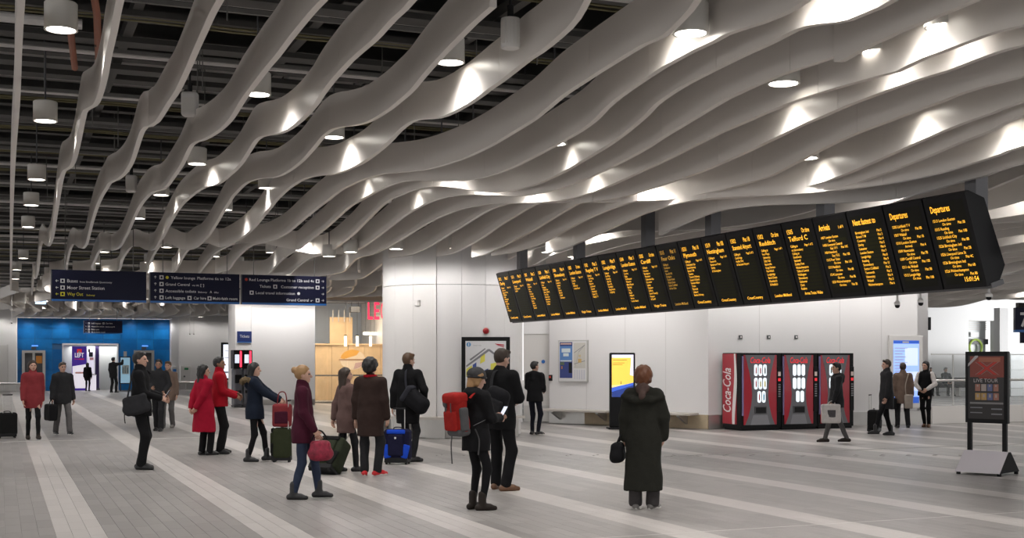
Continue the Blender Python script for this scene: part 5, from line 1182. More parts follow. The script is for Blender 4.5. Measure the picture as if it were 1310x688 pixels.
ph_ = st(wall_s + 0.15, 22.42, 2.45); o = thing('corner_screen', 'small dark screen on the end of the wall above the woman in the waistcoat', 'screen', ph_, RZ)
MB().box(0.0, 0.20, -0.02, 0.03, 0, 0.34, bev=0.01).build('housing', BLACK, o); MB().box(0.0, 0.02, -0.01, 0.5, 0.1, 0.2).build('bracket', DGREY, o)

# ------------------------------------------------------------------ free-standing poster stand
pp = G(1263, 606); fa = math.radians(225)
o = thing('poster_stand', 'black free standing poster stand with a red X poster on a silver wedge base', 'poster stand', pp, fa + PI / 2); W2 = 0.35
yF = 0.0
MB().prism([(-0.33, 0.04), (0.33, 0.04), (0.04, 0.33), (-0.04, 0.33)], (-0.33, 0, 0), (0, 1, 0), (0, 0, 1), (0.66, 0, 0)).build('wedge_base', BLACKM, o)
MB().mesh([(-0.33, -0.332, 0.045), (0.33, -0.332, 0.045), (0.33, -0.042, 0.338), (-0.33, -0.042, 0.338), (-0.33, -0.34, 0.037), (0.33, -0.34, 0.037), (0.33, -0.05, 0.33), (-0.33, -0.05, 0.33)], [(0, 1, 2, 3), (7, 6, 5, 4), (0, 4, 5, 1), (1, 5, 6, 2), (2, 6, 7, 3), (3, 7, 4, 0)]).build('silver_plate', mat('stand_silver', (0.68, 0.64, 0.68), 0.35, metal=0.15), o)
for x in (-0.30, 0.30):
    for y in (-0.29, 0.29): MB().cyl((x, y, 0), 0.03, 0.04, 10).build('foot', BLACKM, o)
for x in (-0.26, 0.26): MB().box(x - 0.03, x + 0.03, -0.025, 0.025, 0.30, 0.80).build('post', BLACK, o)
pz0, pz1 = 0.74, 1.78
MB().box(-0.315, 0.315, -0.04, 0.04, pz0, pz1, bev=0.008).build('case', BLACK, o)
def pq(pts, m, l=0.0, nm='print'): return MB().prism([(-0.265 + a_ * 0.53, pz0 + 0.06 + b_ * (pz1 - pz0 - 0.12)) for a_, b_ in pts], (0, -0.045 - l, 0), (1, 0, 0), (0, 0, 1), (0, 0.003, 0)).build(nm, m, o)
RC = lambda a_, b_, c_, d_: [(a_, c_), (b_, c_), (b_, d_), (a_, d_)]
pq(RC(0, 1, 0, 1), mat('poster_black', (0.015, 0.012, 0.012), 0.3), 0, 'poster'); pq(RC(0.05, 1, .66, .99), mat('poster_maroon', (0.22, 0.045, 0.03), 0.4), .001); pq(RC(.3, .9, .90, .97), mat('poster_rust', (.36, .12, .07), .4), .002)
XR = mat('poster_x_red', (0.45, 0.03, 0.02), 0.4); XW = mat('poster_x_pale', (0.55, 0.40, 0.36), 0.4)
for m, k, l in ((XW, 1.25, .003), (BLACKM, 1.08, .0035), (XR, 0.85, .004)):
    for sg in (1, -1):
        cx, cy, a_, b_, w_ = 0.53, 0.80, 0.24, 0.10, 0.07 * k
        pq([(cx - sg * a_ - w_, cy - b_), (cx - sg * a_ + w_, cy - b_), (cx + sg * a_ + w_, cy + b_), (cx + sg * a_ - w_, cy + b_)], m, l + (0.0002 if sg > 0 else 0))
MB().text('LIVE TOUR', (0, -0.05, pz0 + 0.06 + 0.58 * 0.92), (1, 0, 0), (0, 0, 1), 0.075, align='C', width=0.36).build('lettering', mat('poster_silver', (.5, .46, .46), .4), o, fix=False)
pq(RC(.3, .8, .645, .655), XR, .003)
PF = [mat('face_tile_a', (.35, .16, .12), .5), mat('face_tile_b', (.40, .33, .30), .5), mat('face_tile_c', (.12, .14, .28), .5), mat('face_tile_d', (.45, .28, .10), .5)]
for k in range(4):
    pq(RC(.20 + k * .17, .34 + k * .17, .44, .55), PF[k % 3], .003); pq(RC(.25 + k * .17, .29 + k * .17, .51, .54), PF[1], .004)
    pq(RC(.20 + k * .17, .35 + k * .17, .30, .41), PF[(3, 3, 2, 0)[k]], .003); pq(RC(.25 + k * .17, .30 + k * .17, .34, .39), PF[1], .004)
pq(RC(.05, .98, .235, .265), mat('poster_band', (.22, .21, .21), .4), .003)
for v in (.17, .09): pq(RC(.06, .4, v, v + .015), MGR, .003); pq(RC(.65, .95, v - .02, v), MGR, .003)
pq([(0.0, .87), (0.0, .83), (.28, .98), (.28, 1.0), (.2, 1.0)], mat('poster_flash', (.45, .42, .42), .4), .005)
# ------------------------------------------------------------------ implicit surfaces for bodies, clothes and bags
def smin(a, b, k):
    if k <= 0: return np.minimum(a, b)
    h = np.clip(0.5 + 0.5 * (b - a) / k, 0, 1)
    return b + (a - b) * h - k * h * (1 - h)
class Blob:
    def __init__(self): self.ops = []
    def cone(self, a, b, ra, rb, k=0.03, f=1.0):          # round cone; f flattens it front to back
        self.ops.append(('cone', np.array(a, float), np.array(b, float), ra, rb, k, f)); return self
    def ell(self, c, r, k=0.02, R=None):
        self.ops.append(('ell', np.array(c, float), np.array(r, float), k, np.eye(3) if R is None else np.array(R))); return self
    def rbox(self, c, h, r, k=0.0, R=None):               # rounded box, half sizes h
        self.ops.append(('box', np.array(c, float), np.array(h, float), r, k, np.eye(3) if R is None else np.array(R))); return self
    def cut(self, p, n):                                  # keep the side away from n
        self.ops.append(('cut', np.array(p, float), np.array(n, float) / np.linalg.norm(n))); return self
    def fold(self, amp, freq, ph=0.0): self.ops.append(('fold', amp, freq, ph)); return self
    def mesh(self, vox):
        lo, hi = np.full(3, 1e9), np.full(3, -1e9); bb = []
        for o in self.ops:
            if o[0] == 'cone':
                rr = max(o[3], o[4]); l = np.minimum(o[1], o[2]) - rr; h = np.maximum(o[1], o[2]) + rr
            elif o[0] == 'ell': rr = np.full(3, o[2].max()); l, h = o[1] - rr, o[1] + rr
            elif o[0] == 'box': rr = np.full(3, np.linalg.norm(o[2]) + o[3]); l, h = o[1] - rr, o[1] + rr
            else: bb.append(None); continue
            bb.append((l, h)); lo = np.minimum(lo, l); hi = np.maximum(hi, h)
        lo = lo - 3 * vox; n = np.ceil((hi - lo) / vox).astype(int) + 4
        D = np.full(n, 0.3, np.float32)
        ax = [lo[i] + vox * np.arange(n[i]) for i in range(3)]
        for o, b in zip(self.ops, bb):
            if b is None:
                if o[0] == 'cut':
                    g = (ax[0] - o[1][0])[:, None, None] * o[2][0] + (ax[1] - o[1][1])[None, :, None] * o[2][1] + (ax[2] - o[1][2])[None, None, :] * o[2][2]
                    D = np.maximum(D, g.astype(np.float32))
                else:
                    ph = o[3]
                    w = np.sin(o[2] * ax[0] + ph)[:, None, None] * np.sin(o[2] * 0.55 * ax[2] + 1.3 * ph)[None, None, :] + np.sin(o[2] * 0.8 * ax[1] + 2 + ph)[None, :, None] * np.sin(o[2] * 0.4 * ax[2] + ph)[None, None, :]
                    D = D + (o[1] * w).astype(np.float32)
                continue
            k = o[5] if o[0] == 'cone' else (o[3] if o[0] == 'ell' else o[4])
            m = k + 2.5 * vox
            i0 = np.clip(((b[0] - m - lo) / vox).astype(int), 0, n - 1); i1 = np.clip(((b[1] + m - lo) / vox).astype(int) + 2, 1, n)
            sl = tuple(slice(i0[i], i1[i]) for i in range(3))
            X, Y, Z = np.meshgrid(ax[0][sl[0]], ax[1][sl[1]], ax[2][sl[2]], indexing='ij')
            if o[0] == 'cone':
                f = o[6]; a = o[1] * (1, f, 1); c = o[2] * (1, f, 1); ba = c - a; l2 = ba @ ba + 1e-9
                px, py, pz = X - a[0], Y * f - a[1], Z - a[2]
                h = np.clip((px * ba[0] + py * ba[1] + pz * ba[2]) / l2, 0, 1)
                d = np.sqrt((px - h * ba[0]) ** 2 + (py - h * ba[1]) ** 2 + (pz - h * ba[2]) ** 2) - (o[3] + (o[4] - o[3]) * h)
                if f != 1: d = d / math.sqrt(f)
            else:
                R = o[4] if o[0] == 'ell' else o[5]
                q = np.stack([X - o[1][0], Y - o[1][1], Z - o[1][2]], -1) @ R
                if o[0] == 'ell':
                    k0 = np.sqrt(((q / o[2]) ** 2).sum(-1)); k1 = np.sqrt(((q / o[2] ** 2) ** 2).sum(-1)) + 1e-6; d = k0 * (k0 - 1.0) / k1
                else:
                    e = np.abs(q) - (o[2] - o[3]); d = np.sqrt((np.maximum(e, 0) ** 2).sum(-1)) + np.minimum(e.max(-1), 0) - o[3]
            D[sl] = smin(D[sl], d.astype(np.float32), k)
        return surface_nets(D, lo, vox)
CORN = np.array([(i, j, k) for i in (0, 1) for j in (0, 1) for k in (0, 1)])
EDG = [(a, b) for a in range(8) for b in range(a + 1, 8) if np.abs(CORN[a] - CORN[b]).sum() == 1]
def surface_nets(D, lo, vox):
    ins = D < 0; nx, ny, nz = D.shape
    cnt = np.zeros((nx - 1, ny - 1, nz - 1), np.int8)
    for c in CORN: cnt += ins[c[0]:nx - 1 + c[0], c[1]:ny - 1 + c[1], c[2]:nz - 1 + c[2]]
    act = np.argwhere((cnt > 0) & (cnt < 8))
    if len(act) == 0: return np.zeros((0, 3)), np.zeros((0, 4), int)
    val = np.stack([D[act[:, 0] + c[0], act[:, 1] + c[1], act[:, 2] + c[2]] for c in CORN], 1)
    acc = np.zeros((len(act), 3)); num = np.zeros(len(act))
    for a, b in EDG:
        m = (val[:, a] < 0) != (val[:, b] < 0); t = val[:, a] / np.where(m, val[:, a] - val[:, b], 1)
        acc += np.where(m[:, None], CORN[a] + (CORN[b] - CORN[a]) * t[:, None], 0); num += m
    V = lo + vox * (act + acc / num[:, None])
    idx = np.full(cnt.shape, -1, int); idx[act[:, 0], act[:, 1], act[:, 2]] = np.arange(len(act))
    F = []
    for axn in range(3):
        s0 = [slice(None)] * 3; s1 = [slice(None)] * 3; s0[axn] = slice(0, -1); s1[axn] = slice(1, None)
        e = np.argwhere(ins[tuple(s0)] != ins[tuple(s1)]); u, w = [(1, 2), (2, 0), (0, 1)][axn]
        ok = (e[:, u] > 0) & (e[:, w] > 0) & (e[:, u] < D.shape[u] - 1) & (e[:, w] < D.shape[w] - 1); e = e[ok]
        q = []
        for du, dw in ((-1, -1), (0, -1), (0, 0), (-1, 0)):
            c = e.copy(); c[:, u] += du; c[:, w] += dw; q.append(idx[c[:, 0], c[:, 1], c[:, 2]])
        q = np.stack(q, 1); flip = ~ins[e[:, 0], e[:, 1], e[:, 2]]
        q[flip] = q[flip][:, ::-1]; F.append(q)
    return V, np.concatenate(F)
def np_mesh(name, V, Fq, mats, parent, mi=None, extra=None):
    if extra is not None:
        ev, ef = extra; Fx = [tuple(int(i) + len(V) for i in f) for f in ef]; V = np.concatenate([V, np.array(ev)]) if len(ev) else V
    else: Fx = []
    me = bpy.data.meshes.new(name)
    if Fx:
        me.from_pydata([tuple(p) for p in V], [], [tuple(int(i) for i in f) for f in Fq] + Fx)
    else:
        me.vertices.add(len(V)); me.vertices.foreach_set('co', np.asarray(V, np.float32).ravel())
        me.loops.add(len(Fq) * 4); me.loops.foreach_set('vertex_index', np.asarray(Fq, np.int32).ravel())
        me.polygons.add(len(Fq)); me.polygons.foreach_set('loop_start', np.arange(len(Fq), dtype=np.int32) * 4); me.polygons.foreach_set('loop_total', np.full(len(Fq), 4, np.int32))
        me.update(calc_edges=True)
    for m in mats: me.materials.append(m)
    if mi is not None:
        full = np.zeros(len(me.polygons), np.int32); full[:len(mi)] = mi; me.polygons.foreach_set('material_index', full)
    me.polygons.foreach_set('use_smooth', [True] * len(me.polygons)); me.update()
    o = link(bpy.data.objects.new(name, me)); o.parent = parent; return o
def blob_obj(name, blob, vox, m, parent): V, Fq = blob.mesh(vox); return np_mesh(name, V, Fq, [m], parent)

def rot3(axis, a):
    return np.array(Matrix.Rotation(a, 3, axis))
def ik(A_, B_, l1, l2, hint):
    A_, B_ = np.array(A_, float), np.array(B_, float); v = B_ - A_; d = np.linalg.norm(v); mx = (l1 + l2) * 0.995
    if d > mx: B_ = A_ + v / d * mx; v = B_ - A_; d = mx
    c = (l1 * l1 - l2 * l2 + d * d) / (2 * d); h = math.sqrt(max(0, l1 * l1 - c * c)); u = v / d
    n = np.array(hint, float); n = n - u * (n @ u); n /= np.linalg.norm(n) + 1e-9
    return A_ + u * c + n * h, B_

class Fig: pass
def person(label, x, y, H, heading, feet=((-0.10, 0.02, 6), (0.10, -0.02, -6)), hands=(None, None), elbow=(None, None), head=(0, 0), lean=0.0, fem=False,
           top=None, legs=None, shoe=None, hair=None, skin=SKIN, vox=0.013, curl=0.5, seat=None, loc=None, hat=None, extra=None, group=None, twist=0.0):
    """x, y: pixel under the feet; heading in degrees, 0 = to the right, 90 = away; feet (x, y, turn); hands are wrist targets in the figure's own frame (x right, y ahead)"""
    p = G(x, y) if loc is None else Vector(loc)
    root = thing('person', label, 'person', p, math.radians(heading - 90), group, H / 1.75)
    g = Fig(); g.root = root; g.H = H
    sw = 0.165 if fem else 0.185; hw = 0.088
    zh = 0.92 if seat is None else seat + 0.08
    up = zh - 0.92
    L = math.radians(lean); cL, sL = math.cos(L), math.sin(L)
    def T3(q):                                           # lean of the upper body about the hips
        q = np.array(q, float); dz = q[2] - 0.96; c, s_ = math.cos(twist), math.sin(twist); xx, yy = q[0] * c - q[1] * s_, q[0] * s_ + q[1] * c
        return np.array([xx, yy * cL + dz * sL, 0.96 + dz * cL - yy * sL + up])
    g.T3 = T3
    sh = [T3((-sw, 0, 1.42)), T3((sw, 0, 1.42))]; hip = [np.array((-hw, 0, zh)), np.array((hw, 0, zh))]
    knee, ank, tdir = [], [], []
    for i, ft in enumerate(feet):
        fx, fy, tr = ft[:3]; fz = ft[3] if len(ft) > 3 else 0.0
        td = np.array((math.sin(math.radians(-tr)) , math.cos(math.radians(-tr)), 0)); 
        k, a = ik(hip[i], (fx, fy, 0.085 + fz), 0.43, 0.42, td + np.array((0, 0.001, 0))); knee.append(k); ank.append(a); tdir.append(td)
    elb, wri = [], []
    for i in range(2):
        sg = -1 if i == 0 else 1
        tgt = hands[i] if hands[i] is not None else T3((sg * (sw + 0.07), 0.03, 0.86))
        hint = elbow[i] if elbow[i] is not None else (sg * 0.5, -1, 0)
        e, w = ik(sh[i], tgt, 0.285, 0.255, hint); elb.append(e); wri.append(w)
    g.sh, g.elb, g.wri, g.ank = sh, elb, wri, ank
    yaw, pit = math.radians(head[0]), math.radians(head[1]); HR = rot3('Z', yaw) @ rot3('X', pit) @ (rot3('X', -L * 0.7)); piv = T3((0, 0, 1.53))
    def HD(q): return piv + HR @ (np.array(q, float) - np.array((0, 0, 1.53)))
    g.HD, g.HR = HD, HR
    # body: one surface
    b = Blob()
    b.cone(T3((0, 0, 0.98)), T3((0, 0, 1.12)), 0.125, 0.115, 0.04, 1.35).cone(T3((0, 0, 1.12)), T3((0, 0, 1.34)), 0.115, 0.135, 0.05, 1.4)
    b.cone(sh[0], sh[1], 0.045, 0.045, 0.06)
    b.cone(T3((0, -0.012, 1.42)), HD((0, -0.005, 1.58)), 0.055, 0.050, 0.04)
    for i in range(2):
        b.cone(sh[i], elb[i], 0.045, 0.038, 0.04).cone(elb[i], wri[i], 0.038, 0.026, 0.02)
        b.cone(hip[i] + (0, 0, 0.02), knee[i], 0.075, 0.05, 0.05).cone(knee[i], ank[i], 0.048, 0.034, 0.03)
        b.cone(ank[i] + (0, 0, -0.03), ank[i] + tdir[i] * 0.12 + np.array((0, 0, -0.05)), 0.03, 0.024, 0.02)
    b.ell(HD((0, -0.008, 1.655)), (0.076, 0.095, 0.100), 0.03, HR)
    b.cone(HD((0, 0.030, 1.605)), HD((0, 0.052, 1.562)), 0.058, 0.038, 0.035)
    b.cone(HD((0, 0.086, 1.648)), HD((0, 0.108, 1.612)), 0.010, 0.016, 0.014)
    b.cone(HD((-0.030, 0.080, 1.668)), HD((0.030, 0.080, 1.668)), 0.012, 0.012, 0.02)
    b.cone(HD((-0.02, 0.084, 1.578)), HD((0.02, 0.084, 1.578)), 0.009, 0.009, 0.010)
    for s_ in (-1, 1): b.ell(HD((s_ * 0.077, -0.005, 1.635)), (0.012, 0.024, 0.034), 0.008, HR)
    # hands: palm in the body surface, fingers as tapering chains rooted in it
    ev, ef = MB(), None
    for i in range(2):
        sg = -1 if i == 0 else 1
        fd = wri[i] - elb[i]; fd /= np.linalg.norm(fd)
        inn = np.array((-sg, 0.25, 0.0)); 
        if abs(fd[2]) < 0.6: inn = np.array((-sg * 0.8, 0, -0.5))
        pn = inn - fd * (inn @ fd); pn /= np.linalg.norm(pn)             # palm faces inwards
        sd = np.cross(fd, pn); 
        if sd[1] < 0 and abs(fd[2]) > 0.6: sd = -sd
        if abs(fd[2]) <= 0.6 and sd[2] < 0: sd = -sd                     # thumb side up when reaching out
        pc = wri[i] + fd * 0.045
        for q in (-0.026, -0.009, 0.009, 0.026):
            b.cone(wri[i] + fd * 0.01 + sd * q * 0.6, wri[i] + fd * 0.085 + sd * q, 0.017, 0.0145, 0.012)
        for q, ln in ((-0.030, 0.062), (-0.011, 0.076), (0.010, 0.082), (0.030, 0.074)):
            p0 = wri[i] + fd * 0.078 + sd * q; pts = [p0]; dr = fd.copy(); cur = p0
            for s_, seg in enumerate((0.45, 0.32, 0.23)):
                a_ = curl * (0.55 if s_ == 0 else 0.85); dr = dr * math.cos(a_) + pn * math.sin(a_); cur = cur + dr * ln * seg * 1.1; pts.append(cur)
                pnn = pn - dr * (pn @ dr); pn2 = pnn / (np.linalg.norm(pnn) + 1e-9)
            ev.tube(pts, [0.0095, 0.009, 0.008, 0.006], 6)
        tb = wri[i] + fd * 0.03 + sd * 0.028; t1 = tb + sd * 0.026 + fd * 0.028 + pn * 0.012; t2 = t1 + fd * 0.032 + pn * 0.012 - sd * 0.004
        ev.tube([tb, t1, (t1 + t2) / 2 + sd * 0.003, t2], [0.013, 0.0115, 0.010, 0.007], 6)
    V, Fq = b.mesh(vox * 0.85)
    cen = V[Fq].mean(1); mi = np.zeros(len(Fq), int)
    inv = (cen - piv) @ HR + np.array((0, 0, 1.53))
    for s_ in (-1, 1):
        mi[(np.abs(inv[:, 0] - s_ * 0.032) < 0.015) & (np.abs(inv[:, 2] - 1.648) < 0.008) & (inv[:, 1] > 0.05)] = 1
    mi[(np.abs(inv[:, 0]) < 0.026) & (np.abs(inv[:, 2] - 1.578) < 0.008) & (inv[:, 1] > 0.06)] = 2
    np_mesh('body', V, Fq, [skin, EYE_M, LIP], root, mi, ([tuple(q) for q in ev.v], ev.f))
    # top garment
    tp = top or {}
    hem = tp.get('hem', 0.80); fl_ = tp.get('flare', 0.0); bulk = tp.get('bulk', 0.0); cm = tp['m']
    c = Blob(); cw = (0.150 if fem else 0.165) + bulk
    c.cone(T3((0, 0, 1.12)), T3((0, 0, 1.33)), cw * 0.97, cw, 0.05, 1.35)
    c.cone(T3((-sw + .02, -0.005, 1.405)), T3((sw - .02, -0.005, 1.405)), 0.060 + bulk * .5, 0.060 + bulk * .5, 0.07)
    c.cone(T3((0, -0.005, 1.40)), T3((0, -0.01, 1.47)), 0.085, 0.072, 0.05)
    hipr = max(cw, 0.196 if not fem else 0.188)
    if seat is None:
        c.cone(T3((0, 0, 1.12)), (0, 0, max(hem, 0.88)), cw * 0.97, hipr + fl_ * 0.4, 0.05, 1.3)
        if hem < 0.85: c.cone((0, 0.0, 0.90), (0, 0.0, hem - 0.02), hipr + fl_ * 0.4, hipr + fl_, 0.05, 1.25)
        c.cut((0, 0, hem), (0, 0, -1))
    else: c.cone(T3((0, 0, 1.12)), T3((0, 0, 0.98)), cw * 0.97, cw, 0.05, 1.3)
    ar = tp.get('sleeve', 0.058) + bulk * 0.5
    sm = tp.get('sleeve_m')
    s2 = Blob() if sm else c
    for i in range(2):
        s2.cone(sh[i], elb[i], ar + 0.006, ar - 0.004, 0.05).cone(elb[i], elb[i] + (wri[i] - elb[i]) * 0.97, ar - 0.003, ar - 0.013, 0.03)
    col_ = tp.get('collar', 'shirt')
    if col_ == 'high': c.cone(T3((0, -0.01, 1.45)), T3((0, -0.008, 1.535)), 0.080, 0.077, 0.03)
    elif col_ == 'hood':
        c.cone(T3((-0.09, -0.06, 1.46)), T3((0.09, -0.06, 1.46)), 0.06, 0.06, 0.05).cone(T3((0, -0.10, 1.44)), T3((0, -0.13, 1.36)), 0.09, 0.05, 0.05)
    elif col_ == 'cape':
        for s_ in (-1, 1): c.cone(T3((s_ * 0.06, -0.06, 1.50)), T3((s_ * 0.235, -0.06, 1.395)), 0.045, 0.040, 0.03).cone(T3((s_ * 0.225, -0.07, 1.40)), T3((s_ * 0.09, -0.155, 1.36)), 0.038, 0.04, 0.03)
        c.cone(T3((-0.10, -0.15, 1.365)), T3((0.10, -0.15, 1.365)), 0.045, 0.045, 0.03)
    else: c.cone(T3((0, -0.01, 1.44)), T3((0, -0.006, 1.50)), 0.078, 0.070, 0.02)
    c.fold(0.0035, 34.0, x * 0.37)
    blob_obj(tp.get('name', 'jacket'), c, vox, cm, root)
    if sm: blob_obj('sleeves', s2.fold(0.003, 34, x), vox, sm, root)
    # trousers
    lg = legs; fit = lg.get('fit', 'straight'); r1, r2, r3 = dict(straight=(0.092, 0.072, 0.066), slim=(0.085, 0.060, 0.048), wide=(0.098, 0.085, 0.085), tight=(0.080, 0.056, 0.042))[fit]
    t = Blob(); t.cone((0, 0, zh + 0.02), (0, 0, zh + 0.12), 0.142, 0.130, 0.05, 1.3)
    for i in range(2):
        t.cone(hip[i] + (0, -0.01, 0.0), knee[i], r1, r2, 0.05).cone(knee[i], ank[i] + (0, 0, lg.get('cut', 0.0)), r2, r3, 0.03)
    t.fold(0.003, 40.0, x * 0.91)
    if fit == 'wide': t.cut((0, 0, 0.035), (0, 0, -1))
    blob_obj('trousers', t, vox, lg['m'], root)
    # shoes
    for i in range(2):
        s_ = Blob(); a = ank[i]; base = a[2] - 0.085; td = tdir[i]; kind = shoe.get('kind', 'shoe')
        s_.cone((a[0] - td[0] * 0.055, a[1] - td[1] * 0.055, base + 0.035), a + td * 0.09 + np.array((0, 0, -0.047)), 0.042, 0.042, 0.02)
        s_.cone(a + td * 0.07 + np.array((0, 0, -0.050)), a + td * 0.165 + np.array((0, 0, -0.060)), 0.043, 0.030, 0.03)
        s_.cone(a + np.array((0, 0, -0.035)), a + np.array((0, 0, 0.02 if kind == 'shoe' else 0.05)), 0.042, 0.044, 0.03)
        if kind == 'boot': s_.cone(a + np.array((0, 0, 0.0)), a + np.array((0, 0, 0.11)), 0.046, 0.051, 0.02)
        s_.cut((0, 0, base), (0, 0, -1))
        so = blob_obj('shoe', s_, min(vox, 0.011) if vox < 0.02 else vox * 0.8, shoe['m'], root)
        if shoe.get('sole'):
            cx = a + td * 0.05
            poly = [(0.047 * math.cos(q) * (1.0 if math.sin(q) > -.2 else .9), 0.145 * math.sin(q)) for q in np.linspace(0, 2 * PI, 17)[:-1]]
            sd = np.array((td[1], -td[0], 0))
            MB().prism(poly, (cx[0], cx[1], base + 0.002), tuple(sd), tuple(td), (0, 0, 0.022)).build('sole', shoe['sole'], so)
    # hair / hat
    hr = hair or {}; kind = hr.get('kind', 'short')
    if kind != 'none':
        h = Blob()
        gr = {'short': 0.010, 'long': 0.014, 'bob': 0.018, 'curly': 0.040, 'bun': 0.012}[kind]
        h.ell(HD((0, -0.014, 1.665)), (0.077 + gr, 0.094 + gr, 0.098 + gr), 0.01, HR)
        h.cut(HD((0, 0.040 + gr * 0.3, 1.665)), HR @ np.array((0, 0.80, -0.60)))
        if kind != 'long' and kind != 'curly': h.cut(HD((0, 0, 1.585)), HR @ np.array((0, 0.3, -1)))
        if kind == 'short': h.cone(HD((-0.05, 0.055, 1.735)), HD((0.05, 0.055, 1.735)), 0.022, 0.022, 0.03)
        if kind in ('long', 'bob'):
            ln = hr.get('len', 0.30)
            h.cone(HD((0, -0.065, 1.66)), HD((0, -0.085, 1.62 - ln)), 0.078, 0.055, 0.03, 1.2)
            for s_ in (-1, 1): h.cone(HD((s_ * 0.068, -0.02, 1.68)), HD((s_ * 0.075, -0.035, 1.64 - ln * 0.85)), 0.030, 0.026, 0.04)
        if kind == 'bun': h.ell(HD((0, -0.12, 1.70)), (0.045, 0.04, 0.045), 0.02)
        if kind == 'curly' or hr.get('wave'): h.fold(0.006, 95.0, 1.0)
        else: h.fold(0.002, 110.0, 1.0)
        blob_obj('hair', h, vox * 0.9, hr['m'], root)
    if hat:
        h = Blob(); h.ell(HD((0, -0.02, 1.672)), (0.103, 0.122, 0.112), 0.01, HR).cut(HD((0, 0, 1.650)), HR @ np.array((0, 0.15, -1)))
        h.cone(HD((-0.05, -0.10, 1.69)), HD((0.05, -0.10, 1.69)), 0.03, 0.03, 0.05)
        blob_obj('beanie', h.fold(0.002, 90, 0), vox * 0.9, hat, root)
        rg = MB(); rg.tube([HD((0.098 * math.cos(q), -0.016 + 0.116 * math.sin(q), 1.652 + 0.018 * math.sin(q))) for q in np.linspace(0, 2 * PI, 25)], 0.016, 6); rg.build('hat_band', BLACKM, root, smooth=True)
    if extra: extra(g)
    return g
def wpt(g, q):                                            # figure frame -> world
    m = Matrix.LocRotScale(g.root.location, g.root.rotation_euler, g.root.scale); return m @ Vector([float(v) for v in q])

# colours
K_BLACK = cloth('black', (0.010, 0.010, 0.011)); K_CHAR = cloth('charcoal', (0.022, 0.022, 0.024)); K_NAVY = cloth('navy', (0.012, 0.017, 0.030)); K_RED = cloth('red', (0.30, 0.008, 0.026)); K_RED2 = cloth('bright_red', (0.33, 0.008, 0.018))
K_MAROON = cloth('maroon', (0.055, 0.010, 0.022)); K_DENIM = cloth('denim', (0.030, 0.040, 0.070)); K_OLIVE = cloth('dark_olive', (0.018, 0.018, 0.0145)); K_BROWN = cloth('brown', (0.034, 0.021, 0.018)); K_GREY = cloth('mid_grey', (0.10, 0.095, 0.095)); K_TAN = cloth('tan', (0.17, 0.12, 0.095)); K_WHITE = cloth('white', (0.62, 0.58, 0.56)); K_PINKB = cloth('dusky_brown', (0.12, 0.075, 0.068)); K_DRED = cloth('dull_red', (0.20, 0.03, 0.035))
H_BLACK = mat('hair_black', (0.008, 0.007, 0.007), 0.55); H_BROWN = mat('hair_brown', (0.030, 0.017, 0.010), 0.55); H_LBROWN = mat('hair_light_brown', (0.085, 0.045, 0.022), 0.55); H_BLOND = mat('hair_blond', (0.30, 0.17, 0.07), 0.55); H_GINGER = mat('hair_ginger', (0.11, 0.034, 0.010), 0.55); H_GREY = mat('hair_grey', (0.2, 0.2, 0.2), 0.6)
SH_BLACK = mat('shoe_black', (0.012, 0.012, 0.013), 0.35); SH_BROWN = mat('shoe_brown', (0.13, 0.06, 0.028), 0.4); SH_RED = mat('shoe_red', (0.55, 0.012, 0.018), 0.5); SH_BOOT = mat('boot_brown', (0.022, 0.016, 0.013), 0.6, spec=0.2); SH_WHITE = mat('sole_white', (0.6, 0.58, 0.55), 0.6); SH_GREY = mat('shoe_grey', (0.16, 0.15, 0.14), 0.6)

# ---- bags
BAGM = {}
def tubes(name, pts, r, m, parent, flat=0.35): return MB().tube(pts, r, 6, flat).build(name, m, parent, wld=True, smooth=True)
def curve(pts, n=12):
    P = [np.array(p, float) for p in pts]; out = []
    for i in range(len(P) - 1):
        p0, p1, p2, p3 = P[max(i - 1, 0)], P[i], P[i + 1], P[min(i + 2, len(P) - 1)]
        for j in range(n):
            u = j / n; out.append(0.5 * ((2 * p1) + (p2 - p0) * u + (2 * p0 - 5 * p1 + 4 * p2 - p3) * u * u + (3 * p1 - p0 - 3 * p2 + p3) * u ** 3))
    out.append(P[-1]); return [Vector(p) for p in out]
def soft_bag(name, label, cat, c, half, r, heading, m, vox=0.013, rx=0.0, ry=0.0, taper=0.0, base=None):
    """rounded bag centred at world point c, half sizes in its own frame"""
    o = thing(name, label, cat, Vector(c) - Vector((0, 0, half[2])), math.radians(heading - 90))
    R = rot3('Y', ry) @ rot3('X', rx); b = Blob(); cc = np.array((0, 0, half[2]))
    b.rbox(cc, half, r, 0, R)
    if taper: b.ell(cc + R @ np.array((0, 0, -half[2] * 0.35)), (half[0] * (1 + taper), half[1] * (1 + taper), half[2] * 0.72), 0.04, R)
    b.fold(0.004, 30, c[0] * 3)
    blob_obj('body', b, vox, m, o); o['_R'] = 0; del o['_R']
    return o, R, cc
def bag_part(o, name, R, cc, c, half, r, m, vox=0.010): b = Blob().rbox(cc + R @ np.array(c, float), half, r, 0, R); return blob_obj(name, b, vox, m, o)
